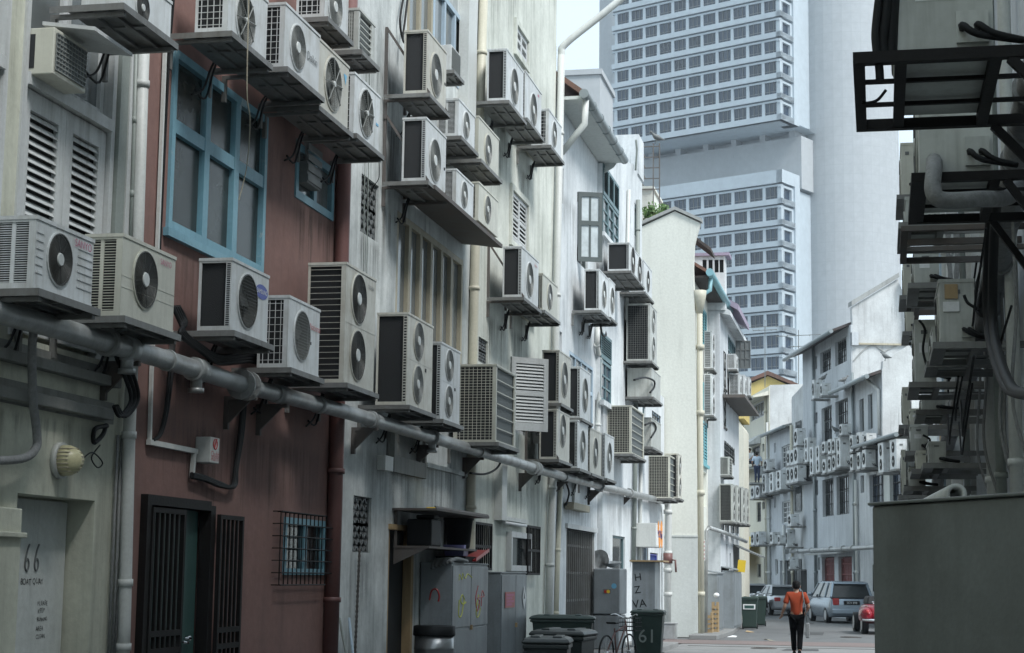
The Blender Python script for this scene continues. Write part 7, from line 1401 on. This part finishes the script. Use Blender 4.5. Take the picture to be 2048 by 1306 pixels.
# ---------------------------------------------------------------- people
def skin(name, vs, es, m, parent, sub=2, root=0):
    inv = W[parent.name].inverted(); me = bpy.data.meshes.new(name); me.from_pydata([inv @ Vector(v[0]) for v in vs], es, []); o = bpy.data.objects.new(name, me); col.objects.link(o); o.parent = parent; me.materials.append(M[m])
    o.modifiers.new('skin', 'SKIN')
    if not me.skin_vertices: me.skin_vertices.new()
    for i, v in enumerate(vs):
        r = v[1]; me.skin_vertices[0].data[i].radius = r if isinstance(r, tuple) else (r, r); me.skin_vertices[0].data[i].use_root = i == root
    o.modifiers['skin'].use_smooth_shade = True
    s = o.modifiers.new('subsurf', 'SUBSURF'); s.levels = sub; s.render_levels = sub; W[o.name] = W[parent.name]
    return o
def person(label, base, rz, J, shirt, trouser, hands=True, sc=1., hair=True, shoes='black', sleeve=.55):
    """J: joint positions in metres, x right, y forward (facing), z up"""
    t = thing('person', label, 'person', Matrix.Translation(base) @ Matrix.Rotation(R(rz), 4, 'Z') @ Matrix.Scale(sc, 4)); X = W[t.name]
    w = lambda n: X @ Vector(J[n]); L_ = lambda a, b, f: w(a).lerp(w(b), f)
    V = [(w('pelvis'), .10), (L_('pelvis', 'chest', .5), .10), (w('chest'), .115), (w('neck'), .055), (w('head')-(w('head')-w('neck'))*.35, .065), (w('head'), .085), (w('head')+(w('head')-w('neck')).normalized()*.07*sc, .06)]
    E = [(0, 1), (1, 2), (2, 3), (3, 4), (4, 5), (5, 6)]
    for s in 'lr':
        i = len(V); V += [(w('sh'+s), .062), (L_('sh'+s, 'el'+s, .5), .047), (w('el'+s), .04), (L_('el'+s, 'wr'+s, .4), .036), (w('wr'+s), .025), (L_('el'+s, 'wr'+s, 1.22), .032)]; E += [(2, i), (i, i+1), (i+1, i+2), (i+2, i+3), (i+3, i+4), (i+4, i+5)]
        i = len(V); V += [(w('hip'+s), .09), (L_('hip'+s, 'kn'+s, .5), .075), (w('kn'+s), .055), (L_('kn'+s, 'an'+s, .35), .055), (w('an'+s), .036), (w('toe'+s), .03)]; E += [(0, i), (i, i+1), (i+1, i+2), (i+2, i+3), (i+3, i+4), (i+4, i+5)]
    V = [(p, r*sc) for p, r in V]; body = skin('body', V, E, 'skin', t)
    for s in 'lr':      # fingers
        h0 = L_('el'+s, 'wr'+s, 1.2); d = (w('wr'+s)-w('el'+s)).normalized(); side = d.orthogonal().normalized(); n = d.cross(side); k = MB()
        for i in range(4): b0 = h0+side*(i-1.5)*.019*sc; ln = (.06, .075, .07, .055)[i]*sc; k.tube([b0, b0+d*ln*.5+n*.006*sc, b0+d*ln*.85+n*.02*sc], [.009*sc, .008*sc, .006*sc], 6)
        b0 = h0-d*.05*sc-side*.03*sc; k.tube([b0, b0-side*.02*sc+d*.03*sc, b0-side*.022*sc+d*.055*sc], [.011*sc, .009*sc, .007*sc], 6); k.build('fingers', 'skin', t)
    k = MB(X); hp = Vector(J['head']); 
    for s in (-1, 1): k.blob(hp+Vector((s*.084, 0, -.01)), .014, .022, .034, 8, 6)
    k.blob(hp+Vector((0, .092, -.02)), .014, .022, .024, 8, 6); k.build('ears_and_nose', 'skin', t)
    k = MB(X)
    for s in (-1, 1): k.blob(hp+Vector((s*.032, .078, .012)), .012, .01, .008, 8, 5)
    k.blob(hp+Vector((0, .078, -.058)), .026, .008, .006, 8, 5); k.build('eyes_and_mouth', 'hair', t)
    k = MB(X); k.loft([[hp+Vector((rx*math.cos(2*math.pi*j/16), (ry*math.sin(2*math.pi*j/16))*(1 if math.sin(2*math.pi*j/16) < 0 else .9)+dy, z)) for j in range(16)] for z, rx, ry, dy in ((-.06, .06, .075, -.03), (-.02, .085, .092, -.022), (.04, .093, .103, -.012), (.09, .085, .094, -.006), (.12, .06, .066, -.004), (.133, .02, .022, -.004))]); k.build('hair', 'hair', t)
    VS = [(L_('pelvis', 'chest', -.12), .135), (L_('pelvis', 'chest', .3), .128), (L_('pelvis', 'chest', .7), .135), (w('chest'), .135), (L_('chest', 'neck', .72), .075)]; ES = [(0, 1), (1, 2), (2, 3), (3, 4)]
    for s in 'lr': i = len(VS); VS += [(w('sh'+s), .085), (L_('sh'+s, 'el'+s, .5), .073), (L_('sh'+s, 'el'+s, sleeve+.25), .07)]; ES += [(3, i), (i, i+1), (i+1, i+2)]
    skin('shirt', [(p, (r*sc*1.12, r*sc*.92) if q < 4 else r*sc) for q, (p, r) in enumerate(VS)], ES, shirt, t)
    VT = [(L_('pelvis', 'chest', .08), .128)]; ET = []
    for s in 'lr': i = len(VT); VT += [(w('hip'+s), .112), (L_('hip'+s, 'kn'+s, .5), .092), (w('kn'+s), .075), (L_('kn'+s, 'an'+s, .5), .07), (L_('kn'+s, 'an'+s, .97), .062)]; ET += [(0, i), (i, i+1), (i+1, i+2), (i+2, i+3), (i+3, i+4)]
    skin('trousers', [(p, r*sc) for p, r in VT], ET, trouser, t)
    for s in 'lr': k = MB(); a, b = w('an'+s), w('toe'+s); d = (b-a); d.z = 0; d = d.normalized() if d.length else X.to_3x3() @ Vector((0, 1, 0)); k.loft([[c_+Vector((-d.y, d.x, 0))*rw*math.cos(q)*sc+Vector((0, 0, max(-.04, rh*math.sin(q))*sc)) for q in [j*math.pi/5 for j in range(10)]] for c_, rw, rh in ((a-d*.05*sc-Vector((0, 0, .03*sc)), .035, .05), (a-Vector((0, 0, .03*sc)), .042, .06), (b, .045, .035), (b+d*.05*sc, .025, .02))]); k.build('shoe', shoes, t)
    return t, X
ST_ = dict(pelvis=(0, 0, .93), chest=(0, -.01, 1.30), neck=(0, .01, 1.46), head=(0, .035, 1.585), shl=(-.185, 0, 1.385), ell=(-.27, -.07, 1.12), wrl=(-.34, .06, .92), shr=(.185, 0, 1.385), elr=(.27, .0, 1.12), wrr=(.2, .2, .98),
    hipl=(-.085, 0, .88), knl=(-.075, .12, .49), anl=(-.06, .06, .1), toel=(-.07, .22, .035), hipr=(.085, 0, .88), knr=(.075, .0, .48), anr=(.06, -.2, .13), toer=(.07, -.08, .03))
q = onZ(1594, 1313); man, MX = person('man in an orange polo shirt and black trousers walking away', (q.x, q.y, 0), 2, ST_, 'shirt', 'trouser')
k = MB(MX); k.tube(smooth_path([(.1, .08, 1.45), (.13, -.02, 1.475), (.15, -.13, 1.36), (.19, -.165, 1.15), (.215, -.13, .92), (.24, -.03, .74)], 5), .014, 6); k.build('strap', 'graphite', None, **tagd("dark shoulder strap across the orange shirt of the walking man", 'bag strap'))
k = MB(MX); k.loft([[(.24+dx, y, z) for dx, y in ((-.04, -.13), (.05, -.13), (.05, .1), (-.04, .1))] for z in (.42, .46, .72, .76)], sm=False); k.build('shoulder_bag', 'lag', None, bevel=.02, **tagd('grey shoulder bag at the right hip of the walking man', 'bag'))
# two men on the ledge of the far cream house
u_, z_ = FR.uz(1502, 934, .55); mb = MB(FR.M); a_ = uR(1494); b_ = uR(1524); mb.box((a_, -1.0, z_-.15), (b_, -.005, z_)); mb.build('ledge', 'concrete', R5)
CR = dict(pelvis=(0, -.1, .32), chest=(0, .06, .66), neck=(0, .1, .82), head=(0, .14, .95), shl=(-.19, .07, .75), ell=(-.24, .28, .56), wrl=(-.1, .42, .42), shr=(.19, .07, .75), elr=(.42, .12, .72), wrr=(.66, .16, .74), hipl=(-.1, -.08, .3), knl=(-.2, .32, .42), anl=(-.17, .06, .09), toel=(-.19, .22, .03), hipr=(.1, -.08, .3), knr=(.2, .32, .42), anr=(.17, .06, .09), toer=(.19, .22, .03))
person('crouching man in a white shirt on the ledge, reaching out an arm', FR.w(u_, -.6, z_), 170, CR, 'shirt_white', 'denim')
SB = dict(ST_, wrl=(-.24, .2, .98), wrr=(.24, .2, 1.0), knl=(-.08, .02, .49), anl=(-.08, 0, .09), toel=(-.09, .14, .03), knr=(.08, .02, .49), anr=(.08, 0, .09), toer=(.09, .14, .03))
u_, z_ = FR.uz(1518, 966, .95); person('standing man in a pale blue shirt among the far units', FR.w(u_, -1.05, z_), 0, SB, 'shirt_blue', 'denim')
mb = MB(FR.M); mb.box((u_-1.2, -1.5, z_-.08), (u_+.6, -.005, z_)); mb.build('ledge', 'concrete', R5)
# ---------------------------------------------------------------- humid air
mb = MB(); mb.box((-420, -80, -1.2), (420, 560, 215)); hz = mb.build('haze', 'white', None, kind='stuff'); hz.data.materials.clear()
hm = bpy.data.materials.new('humid haze'); hm.use_nodes = True; hn = hm.node_tree; hn.nodes.remove(hn.nodes['Principled BSDF']); pv = hn.nodes.new('ShaderNodeVolumePrincipled')
pv.inputs['Color'].default_value = (.80, .90, 1., 1); pv.inputs['Density'].default_value = .0004; pv.inputs['Anisotropy'].default_value = .2
hn.links.new(pv.outputs[0], hn.nodes['Material Output'].inputs['Volume']); hz.data.materials.append(hm)
